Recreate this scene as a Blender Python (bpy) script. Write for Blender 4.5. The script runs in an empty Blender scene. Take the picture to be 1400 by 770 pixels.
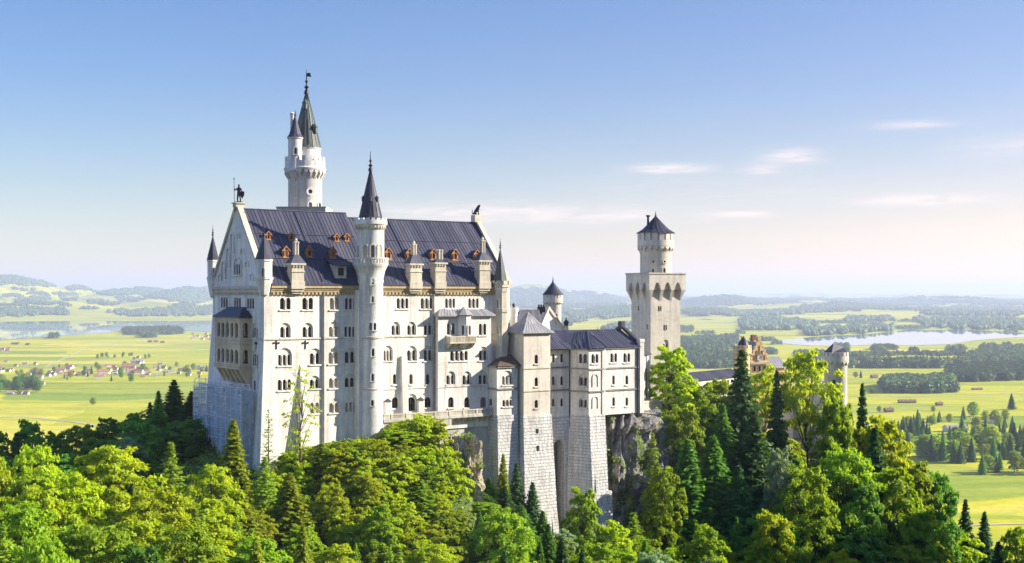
import bpy, math, random
import numpy as np
from mathutils import Vector

random.seed(7)
rng = np.random.default_rng(11)
scene = bpy.context.scene
COL = scene.collection
R = math.radians

# ------------------------------------------------------------------ camera
F, CX, HZ = 1730.0, 700.0, 404.0            # focal length, centre and horizon in pixels of the 1400 px wide photo
cd = bpy.data.cameras.new('camera')
cd.sensor_width = 36.0
cd.lens = F / 1400.0 * 36.0
cd.shift_y = (HZ - 385.0) / 1400.0
cd.clip_start = 0.5
cd.clip_end = 120000.0
cam = bpy.data.objects.new('camera', cd)
COL.objects.link(cam)
cam.location = (0, 0, 0)                    # eye level is z = 0, the valley floor is z = -190
cam.rotation_euler = (R(90), 0, 0)
scene.camera = cam
VALLEY = -190.0

# ------------------------------------------------------------------ light
SUN_AZ, SUN_EL = 6.0, 26.0                  # azimuth from +X towards +Y
world = bpy.data.worlds.new('World')
scene.world = world
world.use_nodes = True
wn, wl = world.node_tree.nodes, world.node_tree.links
wn.clear()
def N(t, **k):
    n = wn.new(t)
    for a, b in k.items():
        setattr(n, a, b)
    return n
sky = N('ShaderNodeTexSky', sky_type='NISHITA', sun_disc=False)
sky.sun_elevation = R(SUN_EL)
sky.sun_rotation = R(90 - SUN_AZ)
sky.altitude = 900
sky.air_density = 1.0
sky.dust_density = 0.6
sky.ozone_density = 2.0
wout = N('ShaderNodeOutputWorld')
wbg = N('ShaderNodeBackground')
wbg.inputs['Strength'].default_value = 0.06
wtc = N('ShaderNodeTexCoord')
wsep = N('ShaderNodeSeparateXYZ')
wl.new(wtc.outputs['Generated'], wsep.inputs[0])
def wmath(op, a, b=None, c=None, clamp=False):
    n = N('ShaderNodeMath', operation=op)
    n.use_clamp = clamp
    for i, v in enumerate((a, b, c)):
        if v is None:
            continue
        if isinstance(v, (int, float)):
            n.inputs[i].default_value = v
        else:
            wl.new(v, n.inputs[i])
    return n.outputs[0]
def wmix(fac, a, b, blend='MIX'):
    n = N('ShaderNodeMix', data_type='RGBA', blend_type=blend)
    if isinstance(fac, (int, float)):
        n.inputs['Factor'].default_value = fac
    else:
        wl.new(fac, n.inputs['Factor'])
    for i, v in ((6, a), (7, b)):
        if isinstance(v, tuple):
            n.inputs[i].default_value = v
        else:
            wl.new(v, n.inputs[i])
    return n.outputs[2]
dx, dy, dz = wsep.outputs
azim = wmath('ARCTAN2', dx, dy)             # bearing from straight ahead, radians
elev = wmath('ARCSINE', dz)
# evening tint of the air: a mauve-blue upper sky, cream near the skyline; brightened above the frame as added fill light
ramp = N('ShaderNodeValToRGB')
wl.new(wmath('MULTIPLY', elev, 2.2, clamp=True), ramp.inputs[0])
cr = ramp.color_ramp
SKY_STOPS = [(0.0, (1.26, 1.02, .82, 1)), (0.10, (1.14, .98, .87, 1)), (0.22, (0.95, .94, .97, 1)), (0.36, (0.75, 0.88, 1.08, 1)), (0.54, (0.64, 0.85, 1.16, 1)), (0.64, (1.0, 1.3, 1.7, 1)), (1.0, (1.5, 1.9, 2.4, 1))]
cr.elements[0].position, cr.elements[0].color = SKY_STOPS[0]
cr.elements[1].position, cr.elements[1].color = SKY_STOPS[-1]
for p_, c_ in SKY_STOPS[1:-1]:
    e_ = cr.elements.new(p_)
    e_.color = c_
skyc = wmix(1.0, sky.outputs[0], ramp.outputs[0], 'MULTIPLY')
skyc = wmix(wmath('MULTIPLY_ADD', azim, 1.1, 0.35, clamp=True), skyc, wmix(1.0, skyc, (1.27, .94, .84, 1), 'MULTIPLY'))
# thin evening clouds, each at its own bearing and height in the sky
cmap = N('ShaderNodeCombineXYZ')
wl.new(wmath('MULTIPLY', azim, 26.0), cmap.inputs[0])
wl.new(wmath('MULTIPLY', elev, 230.0), cmap.inputs[1])
cno = N('ShaderNodeTexNoise')
cno.inputs['Scale'].default_value = 1.0
cno.inputs['Detail'].default_value = 10.0
cno.inputs['Roughness'].default_value = 0.7
cno.inputs['Distortion'].default_value = 0.6
wl.new(cmap.outputs[0], cno.inputs['Vector'])
def cloud(px, py, hw, hh, amt):
    a0, e0 = math.atan((px - CX) / F), math.atan((HZ - py) / F)
    a = wmath('DIVIDE', wmath('SUBTRACT', azim, a0), hw / F)
    e = wmath('DIVIDE', wmath('SUBTRACT', elev, e0), hh / F)
    r2 = wmath('ADD', wmath('MULTIPLY', a, a), wmath('MULTIPLY', e, e))
    return wmath('MULTIPLY', wmath('POWER', 2.718, wmath('MULTIPLY', r2, -1.0)), amt)
CLOUDS = [(915, 232, 48, 6, 1.6), (1082, 219, 36, 10, 1.5), (1045, 236, 24, 6, 1.0), (1265, 280, 66, 7, 1.6), (1250, 182, 55, 6, .8), (1010, 296, 42, 5, 1.3),
          (640, 292, 150, 13, 1.2), (820, 296, 120, 11, .9), (1375, 215, 60, 14, .55), (1000, 265, 260, 26, .3), (1240, 335, 220, 30, .35)]
tot = None
for c in CLOUDS:
    v = cloud(*c)
    tot = v if tot is None else wmath('ADD', tot, v)
cf = wmath('MULTIPLY', tot, wmath('MULTIPLY', wmath('SUBTRACT', cno.outputs[0], 0.30), 2.6, clamp=True), clamp=True)
skyc = wmix(wmath('MULTIPLY', cf, 0.72), skyc, (8.6, 7.1, 6.5, 1))
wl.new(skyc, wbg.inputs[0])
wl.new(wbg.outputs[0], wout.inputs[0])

sl = bpy.data.lights.new('sun', 'SUN')
sl.energy = 5.0
sl.angle = R(0.5)
sl.color = (1.0, 0.90, 0.74)
sun = bpy.data.objects.new('sun', sl)
COL.objects.link(sun)
sv = Vector((math.cos(R(SUN_AZ)) * math.cos(R(SUN_EL)), math.sin(R(SUN_AZ)) * math.cos(R(SUN_EL)), math.sin(R(SUN_EL))))
sun.rotation_euler = sv.to_track_quat('Z', 'Y').to_euler()
sun.location = (60, 100, 120)
vs = scene.view_settings
vs.view_transform = 'Standard'
vs.look = 'None'
vs.exposure = 1.3
vs.gamma = 1.0
vs.use_curve_mapping = False
scene.cycles.use_denoising = True
scene.cycles.max_bounces = 6
scene.cycles.volume_bounces = 0
scene.cycles.transparent_max_bounces = 16

# ------------------------------------------------------------------ materials
def mat(name):
    m = bpy.data.materials.new(name)
    m.use_nodes = True
    nt = m.node_tree
    b = nt.nodes['Principled BSDF']
    return m, nt, b
def nd(nt, t, **k):
    n = nt.nodes.new(t)
    for a, b in k.items():
        setattr(n, a, b)
    return n
def mixc(nt, fac, a, b, blend='MIX'):
    n = nd(nt, 'ShaderNodeMix', data_type='RGBA', blend_type=blend)
    for i, v in ((0, fac), (6, a), (7, b)):
        if isinstance(v, (int, float)):
            n.inputs[i].default_value = v
        elif isinstance(v, tuple):
            n.inputs[i].default_value = (*v, 1) if len(v) == 3 else v
        else:
            nt.links.new(v, n.inputs[i])
    return n.outputs[2]
def noise(nt, vec, scale, detail=4, rough=.6):
    n = nd(nt, 'ShaderNodeTexNoise')
    n.inputs['Scale'].default_value = scale
    n.inputs['Detail'].default_value = detail
    n.inputs['Roughness'].default_value = rough
    if vec is not None:
        nt.links.new(vec, n.inputs['Vector'])
    return n.outputs[0]
def ramp_(nt, v, stops):
    n = nd(nt, 'ShaderNodeValToRGB')
    nt.links.new(v, n.inputs[0])
    e = n.color_ramp.elements
    e[0].position, e[0].color = stops[0][0], (*stops[0][1], 1)
    e[1].position, e[1].color = stops[-1][0], (*stops[-1][1], 1)
    for p, c in stops[1:-1]:
        x = e.new(p)
        x.color = (*c, 1)
    return n.outputs[0]
def g3(v):
    return (v, v, v)
def stone(name, base, bw, bh, mortar, contrast, bump, streak=.25, rough=.85):
    """Ashlar: courses from the UV in metres, per-block tone, rain streaks and broad stains."""
    m, nt, b = mat(name)
    uv = nd(nt, 'ShaderNodeUVMap').outputs[0]
    br = nd(nt, 'ShaderNodeTexBrick')
    wn = nd(nt, 'ShaderNodeTexNoise')
    wn.inputs['Scale'].default_value = .9
    wn.inputs['Detail'].default_value = 3
    nt.links.new(uv, wn.inputs['Vector'])
    wv = nd(nt, 'ShaderNodeVectorMath', operation='MULTIPLY_ADD')
    nt.links.new(wn.outputs['Color'], wv.inputs[0])
    wv.inputs[1].default_value = (.5, .16, 0)
    nt.links.new(uv, wv.inputs[2])
    nt.links.new(wv.outputs[0], br.inputs['Vector'])
    br.offset = .43
    br.squash = .8
    br.squash_frequency = 3
    br.inputs['Scale'].default_value = 1.0
    br.inputs['Brick Width'].default_value = bw
    br.inputs['Row Height'].default_value = bh
    br.inputs['Mortar Size'].default_value = mortar
    br.inputs['Mortar Smooth'].default_value = .3
    br.inputs['Color1'].default_value = (*[c * (1 - contrast) for c in base], 1)
    br.inputs['Color2'].default_value = (*[min(1, c * (1 + contrast * .5)) for c in base], 1)
    br.inputs['Mortar'].default_value = (*[c * (1 - contrast * 1.7) for c in base], 1)
    geo = nd(nt, 'ShaderNodeNewGeometry').outputs['Position']
    mp = nd(nt, 'ShaderNodeMapping')
    mp.inputs['Scale'].default_value = (1.4, 1.4, .10)
    nt.links.new(geo, mp.inputs['Vector'])
    st = ramp_(nt, noise(nt, mp.outputs[0], 1.0, 5, .65), [(.42, g3(1)), (.72, (1 - streak, 1 - streak * 1.05, 1 - streak * 1.15))])
    bl = ramp_(nt, noise(nt, geo, .16, 5, .6), [(.28, (.74, .735, .73)), (.5, (.95, .95, .94)), (.66, (1.06, 1.05, 1.02))])
    c = mixc(nt, 1.0, br.outputs[0], st, 'MULTIPLY')
    c = mixc(nt, .8, c, bl, 'MULTIPLY')
    nt.links.new(c, b.inputs['Base Color'])
    b.inputs['Roughness'].default_value = rough
    b.inputs['Specular IOR Level'].default_value = .2
    bp = nd(nt, 'ShaderNodeBump')
    bp.inputs['Strength'].default_value = bump
    bp.inputs['Distance'].default_value = .12
    mu = nd(nt, 'ShaderNodeMath', operation='SUBTRACT')
    nt.links.new(noise(nt, geo, 2.2, 5), mu.inputs[0])
    nt.links.new(br.outputs['Fac'], mu.inputs[1])
    nt.links.new(mu.outputs[0], bp.inputs['Height'])
    nt.links.new(bp.outputs[0], b.inputs['Normal'])
    return m
def plain(name, base, rough=.7, var=.25, scale=1.2, metal=0.0, spec=.3):
    m, nt, b = mat(name)
    geo = nd(nt, 'ShaderNodeNewGeometry').outputs['Position']
    c = ramp_(nt, noise(nt, geo, scale, 5), [(.3, tuple(x * (1 - var) for x in base)), (.7, tuple(min(1, x * (1 + var)) for x in base))])
    nt.links.new(c, b.inputs['Base Color'])
    b.inputs['Roughness'].default_value = rough
    b.inputs['Metallic'].default_value = metal
    b.inputs['Specular IOR Level'].default_value = spec
    return m
def sheet_roof(name, base, alt, rough=.45, pitch=.75):
    """Standing-seam metal: each strip its own tone (strips follow the UV), rain marks down the slope."""
    m, nt, b = mat(name)
    uv = nd(nt, 'ShaderNodeUVMap').outputs[0]
    sp = nd(nt, 'ShaderNodeSeparateXYZ')
    nt.links.new(uv, sp.inputs[0])
    d = nd(nt, 'ShaderNodeMath', operation='DIVIDE')
    d.inputs[1].default_value = pitch
    nt.links.new(sp.outputs[0], d.inputs[0])
    fl = nd(nt, 'ShaderNodeMath', operation='FLOOR')
    nt.links.new(d.outputs[0], fl.inputs[0])
    wnz = nd(nt, 'ShaderNodeTexWhiteNoise', noise_dimensions='1D')
    nt.links.new(fl.outputs[0], wnz.inputs['W'])
    mp = nd(nt, 'ShaderNodeMapping')
    mp.inputs['Scale'].default_value = (1.2, .16, 1)
    nt.links.new(uv, mp.inputs['Vector'])
    ns = noise(nt, mp.outputs[0], 1.0, 5)
    c = mixc(nt, wnz.outputs[0], base, alt)
    c = mixc(nt, .8, c, ramp_(nt, ns, [(.3, g3(.6)), (.7, g3(1.2))]), 'MULTIPLY')
    nt.links.new(c, b.inputs['Base Color'])
    b.inputs['Roughness'].default_value = rough
    b.inputs['Specular IOR Level'].default_value = .22
    return m
M = {}
M['plaster'] = stone('pale_limestone', (.73, .71, .675), 1.3, .55, .016, .07, .25, .38)
M['trim'] = stone('dressed_stone', (.56, .51, .42), 1.0, .5, .01, .07, .15, .3)
M['ochre'] = stone('ochre_cornice_stone', (.46, .36, .21), 1.2, .5, .01, .08, .12, .3)
M['bay'] = stone('tan_sandstone', (.62, .52, .375), .9, .42, .015, .09, .2, .35)
M['rustic'] = stone('rough_hewn_stone', (.66, .65, .645), 1.15, .66, .045, .11, 1.5, .4)
M['tower'] = stone('grey_limestone', (.62, .57, .50), .95, .5, .014, .07, .3, .25)
M['brick'] = stone('ochre_brick', (.82, .60, .32), .5, .25, .02, .12, .3, .3)
M['render_wall'] = stone('weathered_render', (.50, .49, .47), 3.0, 2.0, .006, .05, .15, .45)
M['roof'] = sheet_roof('grey_metal_roof', (.038, .041, .07), (.078, .08, .112), .6)
M['roof_pale'] = sheet_roof('pale_metal_roof', (.24, .24, .26), (.33, .32, .33), .55)
M['slate'] = sheet_roof('dark_slate_roof', (.035, .036, .055), (.06, .06, .085), .5, .5)
M['copper'] = sheet_roof('weathered_copper_roof', (.06, .075, .075), (.125, .15, .135), .5, .8)
M['redroof'] = plain('red_tile_roof', (.34, .15, .085), .8, .35, .8)
M['brownroof'] = plain('brown_tile_roof', (.22, .12, .08), .8, .3, .8)
M['dark_tile'] = plain('dark_brown_tile_roof', (.10, .066, .05), .8, .3, .8)
M['orange'] = plain('orange_painted_wood', (.36, .165, .06), .75, .3, 2.0)
def glass_mat():
    m, nt, b = mat('dark_window_glass')
    oi = nd(nt, 'ShaderNodeObjectInfo')
    c = ramp_(nt, oi.outputs['Random'], [(.0, (.012, .012, .016)), (.55, (.02, .02, .028)), (.75, (.07, .065, .06)), (.9, (.035, .05, .08)), (1., (.16, .13, .09))])
    nt.links.new(c, b.inputs['Base Color'])
    b.inputs['Roughness'].default_value = .08
    bp = nd(nt, 'ShaderNodeBump')
    bp.inputs['Strength'].default_value = .15
    bp.inputs['Distance'].default_value = .05
    nt.links.new(noise(nt, nd(nt, 'ShaderNodeNewGeometry').outputs['Position'], 1.5, 2), bp.inputs['Height'])
    nt.links.new(bp.outputs[0], b.inputs['Normal'])
    return m
M['glass'] = glass_mat()
M['shutter'] = plain('pale_wooden_shutter', (.42, .33, .22), .6, .2, 1.0)
M['bronze'] = plain('dark_bronze', (.035, .03, .04), .45, .4, 2.0, .6)
M['iron'] = plain('black_iron', (.03, .03, .03), .5, .3, 3.0, .5)
M['lead'] = plain('grey_downpipe', (.22, .21, .2), .5, .3, 1.0, .3)
M['white'] = plain('white_house_wall', (.52, .49, .45), .8, .15, .05)
M['wood'] = plain('weathered_barn_wood', (.22, .15, .09), .8, .3, .4)
M['lane'] = plain('pale_gravel_lane', (.42, .38, .28), .9, .15, .05)
M['bark'] = plain('grey_brown_bark', (.12, .09, .065), .9, .45, 2.0)
M['tube'] = plain('galvanised_tube', (.72, .74, .78), .5, .15, 1.0, .1)
M['deckboard'] = plain('scaffold_board', (.35, .3, .24), .8, .3, 1.0)

def netting():
    m, nt, b = mat('scaffold_netting')
    b.inputs['Base Color'].default_value = (.34, .43, .56, 1)
    b.inputs['Roughness'].default_value = .8
    geo = nd(nt, 'ShaderNodeNewGeometry').outputs['Position']
    tr = nd(nt, 'ShaderNodeBsdfTransparent')
    mx = nd(nt, 'ShaderNodeMixShader')
    f = ramp_(nt, noise(nt, geo, .5, 5), [(.3, g3(.35)), (.7, g3(.8))])
    nt.links.new(f, mx.inputs[0])
    nt.links.new(tr.outputs[0], mx.inputs[1])
    nt.links.new(b.outputs[0], mx.inputs[2])
    nt.links.new(mx.outputs[0], nt.nodes['Material Output'].inputs[0])
    return m
M['net'] = netting()

def leaf_mat(name, c0, c1, trans=.4, hue=.035, dead=None):
    """Leaves: tone varies from clump to clump and from tree to tree; light passes through."""
    m, nt, b = mat(name)
    geo = nd(nt, 'ShaderNodeNewGeometry')
    oi = nd(nt, 'ShaderNodeObjectInfo')
    tc = nd(nt, 'ShaderNodeTexCoord').outputs['Object']
    isl = geo.outputs['Random Per Island']
    f = nd(nt, 'ShaderNodeMath', operation='MULTIPLY_ADD')
    nt.links.new(noise(nt, tc, .55, 3), f.inputs[0])
    f.inputs[1].default_value = 1.3
    ad = nd(nt, 'ShaderNodeMath', operation='MULTIPLY')
    nt.links.new(isl, ad.inputs[0])
    ad.inputs[1].default_value = .5
    sb = nd(nt, 'ShaderNodeMath', operation='SUBTRACT')
    nt.links.new(ad.outputs[0], sb.inputs[0])
    sb.inputs[1].default_value = .42
    nt.links.new(sb.outputs[0], f.inputs[2])
    f.use_clamp = True
    c = mixc(nt, f.outputs[0], c0, c1)
    hs = nd(nt, 'ShaderNodeHueSaturation')
    mr = nd(nt, 'ShaderNodeMapRange')
    nt.links.new(oi.outputs['Random'], mr.inputs[0])
    mr.inputs[3].default_value, mr.inputs[4].default_value = .5 - hue * .8, .5 + hue * .25
    nt.links.new(mr.outputs[0], hs.inputs['Hue'])
    mv = nd(nt, 'ShaderNodeMapRange')
    nt.links.new(oi.outputs['Random'], mv.inputs[0])
    mv.inputs[3].default_value, mv.inputs[4].default_value = .75, 1.2
    nt.links.new(mv.outputs[0], hs.inputs['Value'])
    nt.links.new(c, hs.inputs['Color'])
    nt.links.new(hs.outputs[0], b.inputs['Base Color'])
    b.inputs['Roughness'].default_value = .55
    b.inputs['Specular IOR Level'].default_value = .25
    t = nd(nt, 'ShaderNodeBsdfTranslucent')
    nt.links.new(mixc(nt, 1.0, hs.outputs[0], (1.7, 1.5, .5), 'MULTIPLY'), t.inputs[0])
    mx = nd(nt, 'ShaderNodeMixShader')
    mx.inputs[0].default_value = trans
    nt.links.new(b.outputs[0], mx.inputs[1])
    nt.links.new(t.outputs[0], mx.inputs[2])
    nt.links.new(mx.outputs[0], nt.nodes['Material Output'].inputs[0])
    return m
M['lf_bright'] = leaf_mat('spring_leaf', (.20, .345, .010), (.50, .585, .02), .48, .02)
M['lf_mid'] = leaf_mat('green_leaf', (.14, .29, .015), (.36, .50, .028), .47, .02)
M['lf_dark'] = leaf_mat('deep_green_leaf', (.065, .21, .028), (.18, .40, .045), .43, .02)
M['lf_pale'] = leaf_mat('silvery_leaf', (.16, .26, .15), (.30, .42, .27), .38)
M['nd_dark'] = leaf_mat('spruce_needle', (.03, .10, .028), (.095, .22, .045), .28, .02)
M['nd_gold'] = leaf_mat('young_spruce_needle', (.15, .25, .015), (.40, .48, .03), .38, .015)
M['nd_light'] = leaf_mat('larch_needle', (.14, .27, .02), (.34, .46, .03), .4, .02)
M['far_tree'] = leaf_mat('distant_wood_leaf', (.04, .085, .045), (.10, .17, .07), .15)
M['far_bright'] = leaf_mat('distant_bright_leaf', (.08, .15, .04), (.17, .26, .07), .15)
M['herb'] = leaf_mat('undergrowth_leaf', (.10, .22, .02), (.32, .44, .03), .4, .02)

def rock_mat(name, a, b_, green=.0):
    m, nt, b = mat(name)
    geo = nd(nt, 'ShaderNodeNewGeometry')
    pos = geo.outputs['Position']
    mp = nd(nt, 'ShaderNodeMapping')
    mp.inputs['Scale'].default_value = (.5, .5, .16)
    mp.inputs['Rotation'].default_value = (0, R(14), 0)
    nt.links.new(pos, mp.inputs['Vector'])
    n1 = noise(nt, mp.outputs[0], 1.2, 8, .7)
    c = ramp_(nt, n1, [(.3, tuple(x * .35 for x in a)), (.45, a), (.62, b_), (.75, tuple(min(1, x * 1.25) for x in b_))])
    if green:
        gm = ramp_(nt, noise(nt, pos, .18, 6, .65), [(.62 - green * .4, g3(0)), (.7 - green * .4, g3(1))])
        c = mixc(nt, gm, c, (.09, .13, .03))
    vo = nd(nt, 'ShaderNodeTexVoronoi', feature='DISTANCE_TO_EDGE')
    mpv = nd(nt, 'ShaderNodeMapping')
    mpv.inputs['Scale'].default_value = (.55, .55, .22)
    mpv.inputs['Rotation'].default_value = (R(8), R(18), 0)
    dn = nd(nt, 'ShaderNodeVectorMath', operation='MULTIPLY_ADD')
    tn = nd(nt, 'ShaderNodeTexNoise')
    tn.inputs['Scale'].default_value = .6
    tn.inputs['Detail'].default_value = 6
    nt.links.new(pos, tn.inputs['Vector'])
    nt.links.new(tn.outputs['Color'], dn.inputs[0])
    dn.inputs[1].default_value = (2.2, 2.2, 2.2)
    nt.links.new(pos, dn.inputs[2])
    nt.links.new(dn.outputs[0], mpv.inputs['Vector'])
    nt.links.new(mpv.outputs[0], vo.inputs['Vector'])
    c = mixc(nt, 1.0, c, ramp_(nt, vo.outputs['Distance'], [(.0, g3(.25)), (.09, g3(1.0))]), 'MULTIPLY')
    nt.links.new(c, b.inputs['Base Color'])
    b.inputs['Roughness'].default_value = .95
    bp = nd(nt, 'ShaderNodeBump')
    bp.inputs['Strength'].default_value = 1.0
    bp.inputs['Distance'].default_value = .8
    nt.links.new(noise(nt, mp.outputs[0], 2.0, 10, .7), bp.inputs['Height'])
    nt.links.new(bp.outputs[0], b.inputs['Normal'])
    return m
M['rock'] = rock_mat('grey_cliff_rock', (.22, .20, .20), (.40, .375, .35), .35)
M['rock_pale'] = rock_mat('pale_limestone_rock', (.34, .28, .21), (.62, .54, .42), .2)
M['soil'] = rock_mat('wooded_ground', (.10, .10, .06), (.19, .17, .10), .9)

def field_mat():
    """Meadows and arable strips, laid out in metres on the ground; woods cover the far uplands."""
    m, nt, b = mat('meadows')
    pos = nd(nt, 'ShaderNodeNewGeometry').outputs['Position']
    wp = nd(nt, 'ShaderNodeVectorMath', operation='MULTIPLY_ADD')
    nw = nd(nt, 'ShaderNodeTexNoise')
    nw.inputs['Scale'].default_value = .0022
    nt.links.new(pos, nw.inputs['Vector'])
    nt.links.new(nw.outputs['Color'], wp.inputs[0])
    wp.inputs[1].default_value = (260, 260, 0)
    nt.links.new(pos, wp.inputs[2])
    mp = nd(nt, 'ShaderNodeMapping')
    mp.inputs['Rotation'].default_value = (0, 0, R(24))
    mp.inputs['Scale'].default_value = (1 / 520., 1 / 210., 0)
    nt.links.new(wp.outputs[0], mp.inputs['Vector'])
    vo = nd(nt, 'ShaderNodeTexVoronoi')
    vo.inputs['Scale'].default_value = 1.0
    nt.links.new(mp.outputs[0], vo.inputs['Vector'])
    sp = nd(nt, 'ShaderNodeSeparateColor')
    nt.links.new(vo.outputs['Color'], sp.inputs[0])
    c = ramp_(nt, sp.outputs[0], [(0., (.31, .34, .02)), (.3, (.55, .48, .02)), (.55, (.41, .41, .025)), (.75, (.62, .52, .07)), (1., (.19, .28, .02))])
    fine = noise(nt, pos, .02, 8, .65)
    c = mixc(nt, .8, c, ramp_(nt, fine, [(.3, (.7, .78, .7)), (.7, (1.12, 1.08, 1.0))]), 'MULTIPLY')
    mp2 = nd(nt, 'ShaderNodeMapping')
    mp2.inputs['Rotation'].default_value = (0, 0, R(24))
    mp2.inputs['Scale'].default_value = (.002, .05, 0)
    nt.links.new(pos, mp2.inputs['Vector'])
    c = mixc(nt, .6, c, ramp_(nt, noise(nt, mp2.outputs[0], 1.0, 4), [(.35, (.82, .88, .8)), (.65, g3(1.08))]), 'MULTIPLY')
    mp4 = nd(nt, 'ShaderNodeMapping')
    mp4.inputs['Rotation'].default_value = (0, 0, R(-12))
    mp4.inputs['Scale'].default_value = (.0012, .016, 0)
    nt.links.new(wp.outputs[0], mp4.inputs['Vector'])
    c = mixc(nt, .75, c, ramp_(nt, noise(nt, mp4.outputs[0], 1.0, 3), [(.36, (.62, .80, .62)), (.48, g3(1.0)), (.66, (1.16, 1.08, .95))]), 'MULTIPLY')
    c = mixc(nt, .7, c, ramp_(nt, noise(nt, pos, .11, 6, .7), [(.3, (.72, .76, .7)), (.7, g3(1.12))]), 'MULTIPLY')
    # woods on the uplands
    spp = nd(nt, 'ShaderNodeSeparateXYZ')
    nt.links.new(pos, spp.inputs[0])
    mr = nd(nt, 'ShaderNodeMapRange')
    mr.inputs[1].default_value, mr.inputs[2].default_value = 7500, 13000
    mr.inputs[3].default_value, mr.inputs[4].default_value = -.03, .07
    nt.links.new(spp.outputs[1], mr.inputs[0])
    mp3 = nd(nt, 'ShaderNodeMapping')
    mp3.inputs['Scale'].default_value = (.00055, .00016, 0)
    nt.links.new(pos, mp3.inputs['Vector'])
    wn_ = noise(nt, mp3.outputs[0], 1.6, 7, .62)
    a = nd(nt, 'ShaderNodeMath', operation='ADD')
    nt.links.new(wn_, a.inputs[0])
    nt.links.new(mr.outputs[0], a.inputs[1])
    wf = ramp_(nt, a.outputs[0], [(.60, g3(0)), (.63, g3(1))])
    wf2 = nd(nt, 'ShaderNodeMath', operation='MULTIPLY')
    mr2 = nd(nt, 'ShaderNodeMapRange')
    mr2.inputs[1].default_value, mr2.inputs[2].default_value = 7800, 8600
    nt.links.new(spp.outputs[1], mr2.inputs[0])
    nt.links.new(wf, wf2.inputs[0])
    nt.links.new(mr2.outputs[0], wf2.inputs[1])
    c = mixc(nt, wf2.outputs[0], c, (.035, .065, .03))
    nt.links.new(c, b.inputs['Base Color'])
    b.inputs['Roughness'].default_value = .95
    b.inputs['Specular IOR Level'].default_value = .1
    return m
M['field'] = field_mat()
def water_mat():
    m, nt, b = mat('lake_water')
    b.inputs['Base Color'].default_value = (.22, .28, .29, 1)
    b.inputs['Roughness'].default_value = .02
    b.inputs['IOR'].default_value = 1.33
    bp = nd(nt, 'ShaderNodeBump')
    bp.inputs['Strength'].default_value = .004
    pos = nd(nt, 'ShaderNodeNewGeometry').outputs['Position']
    nt.links.new(noise(nt, pos, .02, 4), bp.inputs['Height'])
    nt.links.new(bp.outputs[0], b.inputs['Normal'])
    return m
M['water'] = water_mat()

# ------------------------------------------------------------------ helpers
ORG = {}
def empty(name, loc, label=None, cat=None, group=None, rz=0):
    o = bpy.data.objects.new(name, None)
    COL.objects.link(o)
    o.location = loc
    o.rotation_euler = (0, 0, rz)
    ORG[o] = Vector(loc)
    tag(o, label, cat, group)
    return o
def tag(o, label=None, cat=None, group=None, kind=None):
    if label: o['label'] = label
    if cat: o['category'] = cat
    if group: o['group'] = group
    if kind: o['kind'] = kind
    return o
def origin(o):
    while o.parent is not None:
        o = o.parent
    return ORG.get(o, Vector((0, 0, 0)))

class Frame:
    def __init__(s, ox, oy, deg):
        s.o, s.c, s.s = (ox, oy), math.cos(R(deg)), math.sin(R(deg))
    def xy(s, u, v):
        return (s.o[0] + u * s.c - v * s.s, s.o[1] + u * s.s + v * s.c)
    def p(s, u, v, z):
        return (*s.xy(u, v), z)
    def u_at(s, px, v=0.0):
        k = (px - CX) / F
        ox, oy = s.xy(0, v)
        return (k * oy - ox) / (s.c - k * s.s)
    def z(s, py, u, v):
        return (HZ - py) / F * s.xy(u, v)[1]
def pz(py, y):
    return (HZ - py) / F * y
def px_x(px, y):
    return (px - CX) / F * y

class Plane:
    """An upright wall plane from A to B (left to right as one faces it); s runs along it, d is out of the wall."""
    def __init__(s, A, B):
        s.A, s.B = A[:2], B[:2]
        dx, dy = s.B[0] - s.A[0], s.B[1] - s.A[1]
        s.len = math.hypot(dx, dy)
        s.t = (dx / s.len, dy / s.len)
        s.n = (s.t[1], -s.t[0])
    def at(s, q, z, d=0.0):
        return (s.A[0] + s.t[0] * q + s.n[0] * d, s.A[1] + s.t[1] * q + s.n[1] * d, z)
    def s_of(s, px):
        k = (px - CX) / F
        return (k * s.A[1] - s.A[0]) / (s.t[0] - k * s.t[1])
    def z_of(s, py, q):
        return (HZ - py) / F * s.at(q, 0)[1]

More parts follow.
